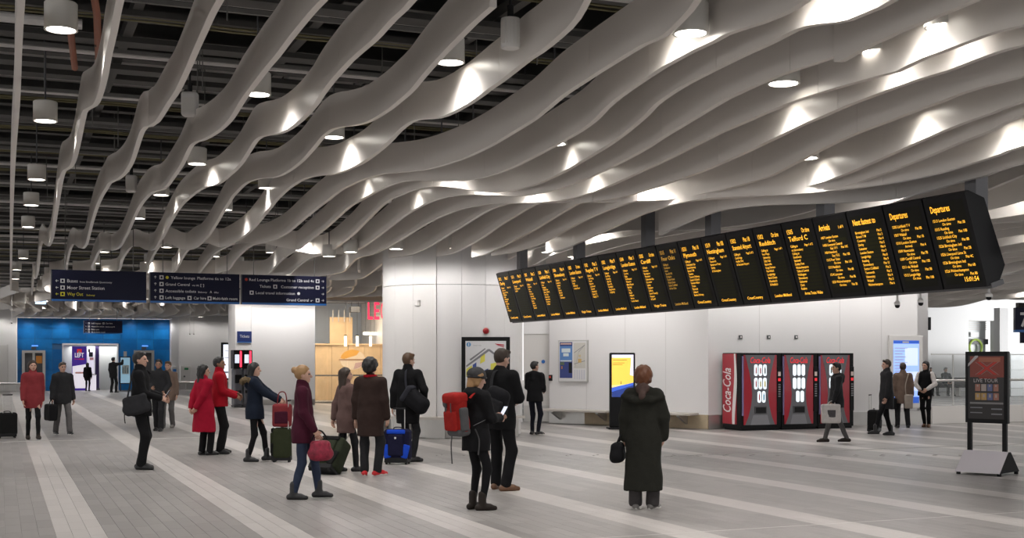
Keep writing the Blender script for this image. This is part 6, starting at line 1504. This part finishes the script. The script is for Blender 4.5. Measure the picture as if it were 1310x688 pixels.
def trolley(label, loc, heading, w, d, h, m, m2, handle=0.42, tilt=0.0, hm=None, soft=True, badge=False):
    """wheeled suitcase standing on loc; tilt leans it backwards (towards its own -y)"""
    o = thing('suitcase', label, 'suitcase', loc, math.radians(heading - 90)); o.rotation_euler.x = tilt
    b = Blob().rbox((0, 0, 0.06 + h / 2), (w / 2, d / 2, h / 2), 0.055); blob_obj('shell', b.fold(0.002, 25, w * 30), 0.013, m, o)
    for s_ in (-1, 1):
        blob_obj('corner_panel', Blob().rbox((s_ * (w / 2 - 0.055), -d / 2 - 0.004, 0.06 + h * 0.30), (0.055, 0.02, h * 0.22), 0.018, 0, rot3('Y', s_ * 0.25)), 0.010, m2, o)
    blob_obj('front_pocket', Blob().rbox((0, -d / 2 - 0.012, 0.06 + h * 0.50), (w * 0.30, 0.025, h * 0.34), 0.02), 0.010, m, o)
    MB().box(-w / 2 + 0.02, w / 2 - 0.02, -d / 2 - 0.015, d / 2, 0.03, 0.11, bev=0.012).build('base_guard', BLACKM, o)
    for s_ in (-1, 1): MB().cyl((s_ * (w / 2 - 0.05) - 0.015, -d / 2 + 0.03, 0.032), 0.032, 0.03, 14, (1, 0, 0)).build('wheel', BLACKM, o)
    for s_ in (-1, 1): MB().box(s_ * (w / 2 - 0.05) - 0.012, s_ * (w / 2 - 0.05) + 0.012, d / 2 - 0.05, d / 2 - 0.02, 0.0, 0.06).build('foot', BLACKM, o)
    if handle:
        for s_ in (-1, 1): MB().cyl((s_ * 0.09, d / 2 - 0.035, 0.06 + h - 0.02), 0.008, handle, 8).build('handle_tube', STEEL, o)
        MB().tube([(-0.10, d / 2 - 0.035, 0.06 + h + handle - .02), (0.10, d / 2 - 0.035, 0.06 + h + handle - .02)], 0.014, 8).build('handle_grip', hm or BLACKM, o)
    MB().tube(curve([(-0.07, -0.0, 0.055 + h), (-0.05, 0, 0.085 + h), (0.05, 0, 0.085 + h), (0.07, 0, 0.055 + h)], 4), 0.009, 6).build('carry_handle', BLACKM, o)
    blob_obj('top_panel', Blob().rbox((0, -d / 2 - 0.002, 0.06 + h * 0.92), (w * 0.36, 0.02, 0.035), 0.015), 0.010, m2, o)
    if badge: MB().box(-0.014, 0.014, -d / 2 - 0.046, -d / 2 - 0.036, 0.06 + h * 0.70, 0.06 + h * 0.76).build('badge', SWHITE, o)
    return o
# ------------------------------------------------------------------ the people and what they carry
M = math
def strap(o, g, pts, r, m, name='strap', flat=0.3): return MB().tube(curve([wpt(g, q) for q in pts], 6), r, 6, flat).build(name, m, o, wld=True, smooth=True)
def phone(g, q, label):
    o = thing('phone', label, 'phone', wpt(g, q), g.root.rotation_euler.z); MB().box(-0.036, 0.036, -0.005, 0.005, -0.07, 0.07, Matrix.Rotation(-0.6, 4, 'X'), 0.004).build('case', BLACK, o)
    MB().box(-0.031, 0.031, -0.0075, -0.0052, -0.06, 0.06, Matrix.Rotation(-0.6, 4, 'X')).build('screen', mat('phone_screen', (.7, .72, .8), .3, emit=(.7, .75, .9), es=.6), o); return o

# man in black with a messenger bag, facing right
g = person('man in a black jacket with a grey messenger bag standing on the pale stripe', 180, 600, 1.77, 4, feet=((-0.09, -0.02, 4), (0.09, 0.03, -8)), hands=((-0.06, 0.30, 1.10), (0.07, 0.30, 1.07)), elbow=((-.4, -1, -.3), (.4, -1, -.3)), head=(-6, 4),
           top=dict(m=K_BLACK, hem=0.80, collar='high', bulk=0.008), legs=dict(m=K_BLACK), shoe=dict(m=SH_BLACK), hair=dict(kind='short', m=H_BLACK))
phone(g, (0.0, 0.40, 1.13), 'dark phone held by the man with the messenger bag')
bc = wpt(g, (0.225, -0.02, 0.98)); o, R, cc = soft_bag('messenger_bag', 'grey messenger bag with yellow green trim on the man in black', 'bag', bc, (0.185, 0.05, 0.14), 0.048, 4 - 90, cloth('bag_grey', (0.028, 0.028, 0.031)), ry=0.25, taper=0.14)
bag_part(o, 'flap', R, cc, (0, -0.045, 0.05), (0.165, 0.022, 0.09), 0.02, cloth('bag_grey')); LIME = cloth('lime', (0.16, 0.19, 0.02))
bag_part(o, 'trim', R, cc, (0.08, -0.075, 0.02), (0.05, 0.008, 0.012), 0.006, LIME); bag_part(o, 'trim', R, cc, (-0.15, -0.06, -0.03), (0.02, 0.008, 0.03), 0.006, LIME); bag_part(o, 'trim', R, cc, (-0.17, -0.05, 0.12), (0.03, 0.01, 0.015), 0.006, LIME)
strap(o, g, [(0.235, -0.14, 1.08), (0.225, -0.11, 1.24), (0.13, -0.09, 1.45), (0.0, -0.07, 1.525), (-0.09, 0.0, 1.515), (-0.12, 0.12, 1.43)], 0.022, cloth('bag_grey'))
strap(o, g, [(0.24, -0.17, 0.94), (0.25, -0.18, 0.80), (0.245, -0.17, 0.70)], 0.014, BLACKM, 'strap_tail')

g = person('man in a dark jacket walking towards the camera behind the messenger bag man', 203, 551, 1.66, 268, feet=((-0.09, 0.10, 4), (0.09, -0.14, -5)), hands=((-0.20, 0.16, 0.98), (0.10, 0.22, 1.08)), head=(8, 3),
           top=dict(m=K_CHAR, hem=0.78, collar='high', bulk=0.015), legs=dict(m=K_CHAR), shoe=dict(m=SH_BLACK), hair=dict(kind='short', m=H_BLACK), skin=SKIND, vox=0.018)
g = person('person in a brown coat half hidden behind the walking man in the dark jacket', 215, 547, 1.62, 265, feet=((-0.09, -0.1, 4), (0.09, 0.12, -5)),
           top=dict(m=K_TAN, hem=0.72, collar='high', bulk=0.01), legs=dict(m=K_GREY), shoe=dict(m=SH_GREY), hair=dict(kind='short', m=H_LBROWN), vox=0.02)

# red coat and red jacket
g = person('woman in a knee length red coat with her hands behind her back', 261, 582, 1.56, 52, feet=((-0.09, 0.02, 8), (0.10, 0.06, -14)), hands=((-0.10, -0.24, 0.93), (0.03, -0.25, 0.90)), elbow=((-1, -.5, 0), (1, -.5, 0)), head=(-38, 0), fem=True,
           top=dict(m=K_RED, hem=0.46, flare=0.075, bulk=0.022, collar='high', name='coat'), legs=dict(m=K_BLACK), shoe=dict(m=SH_BLACK), hair=dict(kind='bob', m=H_BLACK, len=0.17, wave=True))
g = person('man in a short red jacket and black trousers facing right', 281, 580, 1.70, 12, feet=((-0.10, 0.02, 5), (0.10, 0.0, -16)), hands=((-0.04, 0.29, 1.08), (0.10, 0.27, 1.05)), elbow=((-.4, -1, -.4), (.5, -1, -.4)), head=(-14, 3),
           top=dict(m=K_RED2, hem=0.86, bulk=0.018, collar='high'), legs=dict(m=K_BLACK), shoe=dict(m=SH_BLACK), hair=dict(kind='short', m=H_BLACK), skin=SKIND)

# woman with a fur trimmed hood and her luggage
def fur(g):
    b = MB(); pts = [g.T3((0.20 * M.cos(a), -0.13 + 0.09 * M.sin(a), 1.44 + 0.03 * M.cos(2 * a))) for a in np.linspace(0, 2 * PI, 17)]
    bl = Blob()
    for p, q in zip(pts[:-1], pts[1:]): bl.cone(p, q, 0.042, 0.042, 0.02)
    blob_obj('fur_trim', bl.fold(0.010, 120, 0.3), 0.012, mat('fur_tan', (0.13, 0.09, 0.045), 0.9, noise=0.5, nscale=60), g.root)
g = person('woman in a navy coat with a fur trimmed hood reaching for her luggage', 326, 590, 1.60, 3, feet=((-0.08, 0.20, 4), (0.09, -0.10, -8)), hands=((-0.06, 0.50, 1.06), (0.10, 0.50, 1.04)), elbow=((-.3, -.6, -1), (.3, -.6, -1)), fem=True, head=(-5, 2),
           top=dict(m=K_NAVY, hem=0.76, bulk=0.025, collar='hood', flare=0.02, name='coat'), legs=dict(m=K_BLACK, fit='tight'), shoe=dict(m=SH_BLACK, kind='boot'), hair=dict(kind='bob', m=H_BLACK, len=0.16), extra=fur)
c0 = G(361, 591)
o = trolley('narrow dark green suitcase standing under a red bag', c0, 0, 0.19, 0.30, 0.50, cloth('case_olive', (0.030, 0.036, 0.018)), cloth('case_black', (0.012, 0.012, 0.012)), handle=0.46)
o2, R, cc = soft_bag('holdall', 'red and maroon bag strapped on top of the green suitcase', 'bag', c0 + Vector((0, 0, 0.76)), (0.10, 0.15, 0.185), 0.04, 0, K_DRED)
bag_part(o2, 'pocket', R, cc, (0.09, 0, -0.03), (0.02, 0.11, 0.10), 0.015, K_MAROON)
MB().tube(curve([c0 + Vector((-0.08, 0, 0.93)), c0 + Vector((-0.05, 0, 1.12)), c0 + Vector((0.05, 0, 1.12)), c0 + Vector((0.08, 0, 0.93))], 5), 0.009, 6).build('handle', K_DRED, o2, wld=True, smooth=True)

# striding woman in maroon with the patterned bag
g = person('woman in a maroon coat and jeans with black boots holding a red patterned bag', 388, 638, 1.58, 4, feet=((-0.06, 0.20, 0), (0.08, -0.12, -4)), hands=((-0.22, 0.12, 0.90), (0.20, 0.16, 0.92)), elbow=(None, (.3, -1, .2)), fem=True,
           top=dict(m=K_MAROON, hem=0.74, bulk=0.012, collar='high', name='coat'), legs=dict(m=K_DENIM, fit='slim'), shoe=dict(m=SH_BLACK, kind='boot'), hair=dict(kind='bun', m=H_BLOND))
bc = wpt(g, (0.20, 0.24, 0.66)); o, R, cc = soft_bag('handbag', 'red and black patterned bag held by the woman in jeans', 'bag', bc, (0.125, 0.06, 0.115), 0.055, 4 - 90, mat('bag_pattern', (0.24, 0.012, 0.035), 0.7, noise=0.95, nscale=22), taper=0.25)
strap(o, g, [(0.20, 0.13, 0.79), (0.20, 0.19, 0.90), (0.20, 0.26, 0.90), (0.20, 0.34, 0.79)], 0.012, K_BLACK, 'handle', 0.6)

# woman with long dark hair pulling a suitcase
g = person('woman with long dark hair in a dusky brown coat before the glass shop', 443, 603, 1.53, 38, feet=((-0.08, -0.12, 4), (0.09, 0.14, -6)), hands=((-0.24, -0.14, 0.80), (0.22, 0.05, 0.86)), fem=True, head=(-25, 2),
           top=dict(m=K_PINKB, hem=0.66, bulk=0.012, name='coat', collar='high'), legs=dict(m=K_CHAR, fit='slim'), shoe=dict(m=SH_BLACK), hair=dict(kind='long', m=H_BROWN, len=0.26))
o = trolley('dark olive green suitcase tilted on its wheels beside the woman with long hair', G(413, 607), 62, 0.44, 0.27, 0.52, cloth('case_green', (0.028, 0.034, 0.020)), cloth('case_black'), handle=0.40, tilt=-0.62)

g = person('person with curly black hair, a dark brown coat and red trainers', 474, 608, 1.66, 72, feet=((-0.10, 0.0, 28), (0.10, 0.03, -28)), hands=((-0.26, 0.02, 0.86), (0.25, 0.05, 0.86)), head=(-10, 0),
           top=dict(m=K_BROWN, hem=0.60, bulk=0.028, flare=0.01, collar='shirt', name='coat'), legs=dict(m=K_CHAR), shoe=dict(m=SH_RED, sole=SH_WHITE), hair=dict(kind='curly', m=H_BLACK))
MB().tube([g.T3((0.085 * M.cos(a), -0.01 + 0.078 * M.sin(a), 1.505)) for a in np.linspace(0, 2 * PI, 21)], 0.024, 7).build('scarf', K_RED2, g.root, smooth=True)

# man in a black coat with holdall and blue case
g = person('man in a long black coat carrying a black holdall on his shoulder', 522, 590, 1.76, 66, feet=((-0.10, 0.06, 4), (0.13, -0.06, -26)), hands=((-0.26, -0.06, 0.82), (0.24, 0.10, 0.98)), elbow=(None, (.8, -.8, 0)), head=(-26, -6),
           top=dict(m=K_BLACK, hem=0.62, bulk=0.020, collar='high', name='coat'), legs=dict(m=K_CHAR, fit='slim'), shoe=dict(m=SH_BLACK), hair=dict(kind='short', m=H_LBROWN))
bc = wpt(g, (0.25, -0.16, 0.98)); o, R, cc = soft_bag('holdall', 'black holdall slung on the man in the long black coat', 'bag', bc, (0.22, 0.12, 0.15), 0.11, 66, cloth('bag_black', (0.012, 0.012, 0.014)), ry=0.62)
bag_part(o, 'end_panel', R, cc, (-0.20, -0.02, 0.02), (0.05, 0.12, 0.15), 0.05, cloth('bag_slate', (0.035, 0.036, 0.045)))
strap(o, g, [(0.10, -0.20, 1.10), (0.05, -0.17, 1.30), (0.03, -0.13, 1.46), (-0.02, 0.0, 1.50)], 0.026, cloth('bag_slate'))
o = trolley('blue and navy suitcase with bright blue corners behind the man in the black coat', G(509, 593.5), 80, 0.42, 0.24, 0.50, cloth('case_navy', (0.012, 0.012, 0.035)), cloth('case_blue', (0.015, 0.07, 0.55)), handle=0.34, badge=True)

# woman with the red backpack and grey beanie
g = person('woman in a black hooded jacket and brown boots wearing a grey beanie', 609, 652, 1.55, 40, feet=((-0.09, 0.02, 4), (0.10, 0.02, -22)), hands=((-0.02, 0.30, 1.16), (0.10, 0.30, 1.14)), elbow=((-.6, -1, -.5), (.7, -1, -.5)), head=(-8, -14), fem=True, vox=0.012,
           top=dict(m=K_BLACK, hem=0.74, bulk=0.022, collar='hood', flare=0.015), legs=dict(m=K_BLACK, fit='tight'), shoe=dict(m=SH_BOOT, kind='boot'), hair=dict(kind='bob', m=H_BLOND, len=0.10), hat=cloth('beanie_grey', (0.05, 0.05, 0.052)))
phone(g, (0.05, 0.41, 1.22), 'phone held by the woman in the grey beanie')
BRED = cloth('pack_red', (0.30, 0.018, 0.015)); BGRY = cloth('pack_grey', (0.085, 0.085, 0.088))
bc = wpt(g, (0.0, -0.29, 1.20)); o, R, cc = soft_bag('backpack', 'red and grey backpack on the woman in the grey beanie', 'backpack', bc, (0.125, 0.095, 0.225), 0.095, 40, BRED, rx=0.10, vox=0.012, taper=0.12)
bag_part(o, 'side_panel', R, cc, (-0.125, -0.01, -0.05), (0.028, 0.055, 0.13), 0.026, BGRY); bag_part(o, 'side_panel', R, cc, (0.125, -0.01, -0.05), (0.028, 0.055, 0.13), 0.026, BGRY); bag_part(o, 'top_pocket', R, cc, (-0.09, -0.06, 0.13), (0.05, 0.05, 0.06), 0.045, BGRY)
bag_part(o, 'base_panel', R, cc, (0, 0, -0.19), (0.125, 0.09, 0.05), 0.048, BGRY); bag_part(o, 'outer_pocket', R, cc, (0, -0.10, -0.06), (0.10, 0.03, 0.11), 0.025, BRED); bag_part(o, 'lid', R, cc, (0, -0.02, 0.18), (0.13, 0.10, 0.06), 0.045, BRED)
for s_ in (-1, 1): bag_part(o, 'compression_strap', R, cc, (s_ * 0.05, -0.125, 0.05), (0.008, 0.006, 0.09), 0.004, BGRY)
for s_ in (-1, 1): strap(o, g, [(s_ * 0.09, -0.17, 1.40), (s_ * 0.115, -0.06, 1.495), (s_ * 0.13, 0.08, 1.45), (s_ * 0.14, 0.15, 1.30)], 0.022, BRED, 'shoulder_strap'); strap(o, g, [(s_ * 0.14, 0.15, 1.30), (s_ * 0.185, 0.05, 1.16), (s_ * 0.16, -0.17, 1.06)], 0.010, BGRY, 'lower_strap')
strap(o, g, [(-0.12, -0.28, 0.98), (-0.13, -0.29, 0.80), (-0.125, -0.28, 0.58)], 0.010, BGRY, 'strap_tail'); strap(o, g, [(0.16, -0.14, 1.02), (0.19, -0.10, 0.88), (0.17, -0.10, 0.70)], 0.011, BGRY, 'strap_tail')

# man with the black bag on his back
g = person('tall man in a black jacket and brown shoes with a black bag on his back', 640, 627, 1.79, 58, feet=((-0.13, 0.10, 8), (0.11, -0.04, -32)), hands=((-0.10, 0.26, 1.10), (0.10, 0.28, 1.12)), elbow=((-.7, -1, -.3), (.8, -1, -.3)), head=(-18, -14), vox=0.012,
           top=dict(m=K_BLACK, hem=0.76, bulk=0.020, collar='shirt'), legs=dict(m=K_BLACK), shoe=dict(m=SH_BROWN), hair=dict(kind='short', m=H_BROWN))
bc = wpt(g, (0.10, -0.25, 1.09)); o, R, cc = soft_bag('shoulder_bag', 'black bag on the back of the tall man in brown shoes', 'bag', bc, (0.16, 0.09, 0.20), 0.085, 58, cloth('bag_black'), ry=0.35, taper=0.14)
bag_part(o, 'outer_pocket', R, cc, (0.0, -0.09, -0.05), (0.14, 0.03, 0.12), 0.025, cloth('bag_slate2', (0.020, 0.020, 0.022)))
bag_part(o, 'luggage_tag', R, cc, (-0.20, -0.07, 0.06), (0.03, 0.004, 0.045), 0.003, SWHITE)
strap(o, g, [(0.02, -0.24, 1.28), (-0.01, -0.17, 1.40), (0.0, -0.10, 1.485), (0.03, 0.05, 1.48), (0.10, 0.16, 1.35)], 0.028, cloth('bag_slate2'))

g = person('man in a black jacket with black and white trainers near the doorway', 684, 556, 1.62, 62, feet=((-0.08, 0.02, 6), (0.09, 0.0, -26)), hands=((-0.12, 0.26, 1.08), (0.12, 0.26, 1.06)), head=(-30, 0), vox=0.016,
           top=dict(m=K_BLACK, hem=0.80, bulk=0.018, collar='hood'), legs=dict(m=cloth('dark_jeans', (0.012, 0.013, 0.020)), fit='slim'), shoe=dict(m=SH_BLACK, sole=SH_WHITE), hair=dict(kind='short', m=H_BLACK))

# long dark coat, ginger hair
g = person('person with ginger hair in a long dark olive coat with a wide collar', 823, 651, 1.56, 78, feet=((-0.10, 0.02, 10), (0.11, 0.04, -24)), hands=((-0.24, 0.06, 0.88), (0.235, 0.08, 0.90)), elbow=((-.8, -.6, 0), (1.0, -.5, 0)), fem=True, vox=0.012,
           top=dict(m=K_OLIVE, hem=0.235, bulk=0.040, flare=0.055, collar='cape', sleeve=0.066, name='coat'), legs=dict(m=cloth('taupe', (0.055, 0.050, 0.050)), fit='wide'), shoe=dict(m=SH_GREY, sole=SH_WHITE), hair=dict(kind='curly', m=H_GINGER))
b = Blob().ell(g.T3((0, -0.085, 1.50)), (0.088, 0.075, 0.085), 0.02).cone(g.T3((0, -0.12, 1.47)), g.T3((0, -0.175, 1.40)), 0.055, 0.035, 0.02); blob_obj('scarf', b.fold(0.006, 70, 0), 0.012, mat('scarf_brown', (0.055, 0.030, 0.024), 0.85, noise=0.4, nscale=30), g.root)
bc = wpt(g, (-0.33, 0.06, 0.70)); o, R, cc = soft_bag('handbag', 'black handbag hanging from the arm of the person in the long coat', 'bag', bc, (0.07, 0.14, 0.11), 0.045, 78, K_BLACK, ry=0.0, taper=0.15)
strap(o, g, [(-0.33, -0.06, 0.80), (-0.28, 0.0, 0.93), (-0.28, 0.10, 0.93), (-0.33, 0.17, 0.80)], 0.012, K_BLACK, 'handle', 0.6)

# people at the left edge
g = person('woman in a red jacket walking at the far left', 42, 562, 1.64, 300, feet=((-0.08, 0.22, 2), (0.09, -0.10, -4)), hands=((-0.20, -0.04, 0.86), (0.22, 0.10, 0.86)), fem=True, vox=0.017,
           top=dict(m=K_DRED, hem=0.70, bulk=0.025, collar='high'), legs=dict(m=K_BLACK, fit='tight'), shoe=dict(m=SH_BOOT), hair=dict(kind='long', m=H_BROWN, len=0.14))
g = person('person in a dark jacket and grey trousers walking with a big black bag', 80, 557, 1.60, 310, feet=((-0.08, 0.26, 2), (0.09, -0.22, -4)), hands=((-0.26, 0.02, 0.84), (0.27, 0.04, 0.82)), vox=0.017,
           top=dict(m=K_CHAR, hem=0.76, bulk=0.020, collar='hood'), legs=dict(m=K_GREY), shoe=dict(m=SH_BLACK, sole=SH_WHITE), hair=dict(kind='short', m=H_BROWN))
bc = wpt(g, (0.30, 0.06, 0.57)); o, R, cc = soft_bag('shopping_bag', 'big black carrier bag held by the walking person in grey trousers', 'bag', bc, (0.09, 0.20, 0.18), 0.04, 310, K_BLACK, vox=0.016)
strap(o, g, [(0.30, -0.08, 0.72), (0.29, 0.0, 0.84), (0.29, 0.10, 0.84), (0.30, 0.18, 0.72)], 0.012, K_BLACK, 'handle', 0.6)
trolley('black suitcase at the left edge of the picture', G(9, 560), 300, 0.40, 0.24, 0.48, cloth('case_black'), cloth('case_grey', (0.03, 0.03, 0.03)), handle=0.40)

# far people by the kiosk
g = person('small dark figure of a woman standing in front of the purple banner', 112, 500.2, 1.52, 88, fem=True, vox=0.026, top=dict(m=K_BLACK, hem=0.66, bulk=0.02), legs=dict(m=K_BLACK, fit='slim'), shoe=dict(m=SH_BLACK), hair=dict(kind='long', m=H_BLACK, len=0.2))
g = person('man in dark clothes with one arm raised to the poster stand by the blue wall', 145, 502, 1.80, 70, vox=0.026, feet=((-0.13, 0, 6), (0.16, 0, -8)), hands=((-0.24, 0.1, 0.9), (0.36, 0.26, 1.60)), elbow=(None, (.6, -.4, -.4)), top=dict(m=K_CHAR, hem=0.74, bulk=0.03), legs=dict(m=K_CHAR), shoe=dict(m=SH_BLACK), hair=dict(kind='short', m=H_BLACK))
g = person('person in grey walking in the distance in front of the blue wall', 133, 523, 1.62, 10, vox=0.022, feet=((-0.08, -0.26, 2), (0.09, 0.24, -4)), top=dict(m=K_GREY, hem=0.76, bulk=0.01), legs=dict(m=K_CHAR, fit='slim'), shoe=dict(m=SH_BLACK), hair=dict(kind='short', m=H_BROWN)) if False else None

# right side: by the drinks machines and the wall end
g = person('person in dark clothes walking past the drinks machines with a white carrier bag', 1070, 567, 1.60, 182, feet=((-0.08, 0.28, 2), (0.09, -0.26, -4)), hands=((-0.24, 0.16, 0.86), (0.23, 0.0, 0.86)), vox=0.017,
           top=dict(m=K_CHAR, hem=0.78, bulk=0.005, collar='hood'), legs=dict(m=K_GREY, fit='slim'), shoe=dict(m=SH_BOOT), hair=dict(kind='short', m=H_BLACK))
bc = wpt(g, (-0.27, 0.20, 0.66)); o, R, cc = soft_bag('carrier_bag', 'white carrier bag with a dark square print by the drinks machines', 'bag', bc, (0.05, 0.19, 0.19), 0.03, 182, K_WHITE, vox=0.015)
bag_part(o, 'print', R, cc, (-0.047, 0, 0.0), (0.008, 0.085, 0.075), 0.005, cloth('print_grey', (0.09, 0.085, 0.09)))
strap(o, g, [(-0.27, 0.10, 0.84), (-0.26, 0.14, 0.92), (-0.26, 0.22, 0.92), (-0.27, 0.28, 0.84)], 0.010, K_WHITE, 'handle', 0.6)
g = person('person in dark grey walking left with a black wheeled case near the info screen', 1134, 557, 1.66, 184, feet=((-0.08, 0.30, 2), (0.09, -0.14, -4)), hands=((-0.24, 0.10, 0.84), (0.24, -0.10, 0.80)), vox=0.018,
           top=dict(m=K_CHAR, hem=0.62, bulk=0.01, collar='high', name='coat'), legs=dict(m=K_BLACK, fit='slim'), shoe=dict(m=SH_BLACK, kind='boot'), hair=dict(kind='short', m=H_BROWN))
trolley('black wheeled case beside the walking person near the info screen', G(1118, 553), 150, 0.36, 0.24, 0.46, cloth('case_black'), cloth('case_grey'), handle=0.36)
g = person('person in a tan coat standing in front of the blue info screen', 1155, 547, 1.58, 86, feet=((-0.14, 0, 6), (0.14, 0, -6)), hands=((-0.26, 0.04, 0.84), (0.26, 0.04, 0.84)), vox=0.018,
           top=dict(m=K_TAN, hem=0.66, bulk=0.02, collar='high', name='coat'), legs=dict(m=K_CHAR), shoe=dict(m=SH_BLACK), hair=dict(kind='short', m=H_BROWN))
bc = wpt(g, (0.10, -0.24, 0.72)); o, R, cc = soft_bag('tote_bag', 'cream tote bag behind the person in the tan coat', 'bag', bc, (0.10, 0.05, 0.17), 0.03, 80, cloth('cream', (0.36, 0.31, 0.27)), vox=0.016)
strap(o, g, [(0.03, -0.22, 0.88), (0.02, -0.20, 1.15), (0.10, -0.14, 1.42), (0.15, 0.0, 1.49)], 0.012, cloth('cream'), 'handle')
bc = wpt(g, (-0.29, -0.03, 0.66)); o, R, cc = soft_bag('handbag', 'black bag in the left hand of the person in the tan coat', 'bag', bc, (0.08, 0.15, 0.14), 0.05, 86, K_BLACK, vox=0.016)
strap(o, g, [(-0.29, -0.10, 0.78), (-0.28, -0.02, 0.86), (-0.28, 0.06, 0.86), (-0.29, 0.12, 0.78)], 0.012, K_BLACK, 'handle', 0.6)
g = person('woman with long black hair in a black waistcoat over white sleeves by the wall end', 1184, 546, 1.62, 238, feet=((-0.10, 0.05, 6), (0.02, 0.0, -6)), hands=((-0.10, 0.20, 1.02), (0.10, 0.20, 1.00)), elbow=((-1, -.5, 0), (1, -.5, 0)), head=(-20, 0), fem=True, vox=0.016,
           top=dict(m=K_BLACK, sleeve_m=K_WHITE, hem=0.84, bulk=0.012, collar='shirt', name='waistcoat'), legs=dict(m=K_BLACK, fit='slim'), shoe=dict(m=SH_BROWN), hair=dict(kind='long', m=H_BLACK, len=0.24))
bc = wpt(g, (0.0, -0.25, 1.12)); o, R, cc = soft_bag('backpack', 'black backpack on the woman in the waistcoat', 'backpack', bc, (0.15, 0.10, 0.22), 0.08, 238, K_BLACK, vox=0.016)
bag_part(o, 'outer_pocket', R, cc, (0, -0.10, -0.05), (0.11, 0.03, 0.11), 0.025, K_CHAR)
for s_ in (-1, 1): strap(o, g, [(s_ * 0.09, -0.16, 1.36), (s_ * 0.11, -0.05, 1.49), (s_ * 0.12, 0.10, 1.43), (s_ * 0.14, 0.12, 1.25), (s_ * 0.17, 0.0, 1.05)], 0.020, K_BLACK, 'shoulder_strap')

# people sitting beyond the glass
sb = G(1212, 506); 
o = thing('lounge_bench', 'long dark bench with seated people beyond the glass balustrade', 'bench', sb, 0.1)
MB().box(-1.2, 2.2, -0.25, 0.25, 0.38, 0.46, bev=0.02).build('seat', DGREY, o); MB().box(-1.2, 2.2, 0.22, 0.30, 0.46, 0.85, bev=0.02).build('back', DGREY, o)
for x in (-1.0, 0.5, 2.0): MB().box(x - 0.03, x + 0.03, -0.22, 0.22, 0, 0.38).build('leg', STEEL, o)
for i, (dx, m_, hm, lab) in enumerate(((-0.1, K_NAVY, H_GREY, 'grey haired man in navy sitting beyond the glass'), (-0.85, K_BLACK, H_BLACK, 'person in black sitting at the left end of the bench beyond the glass'), (1.15, K_CHAR, H_BROWN, 'person in charcoal sitting beyond the glass left of the poster stand'))):
    person(lab, 0, 0, 1.68, 282, loc=sb + Vector((dx, -0.05 + 0.1 * dx, 0.0)), seat=0.46, feet=((-0.12, 0.46, 4), (0.14, 0.42, -4)), hands=((-0.10, 0.34, 0.66), (0.12, 0.32, 0.66)), elbow=((-1, -.4, 0), (1, -.4, 0)), vox=0.024,
           top=dict(m=m_, bulk=0.01), legs=dict(m=K_CHAR), shoe=dict(m=SH_BLACK), hair=dict(kind='short', m=hm))
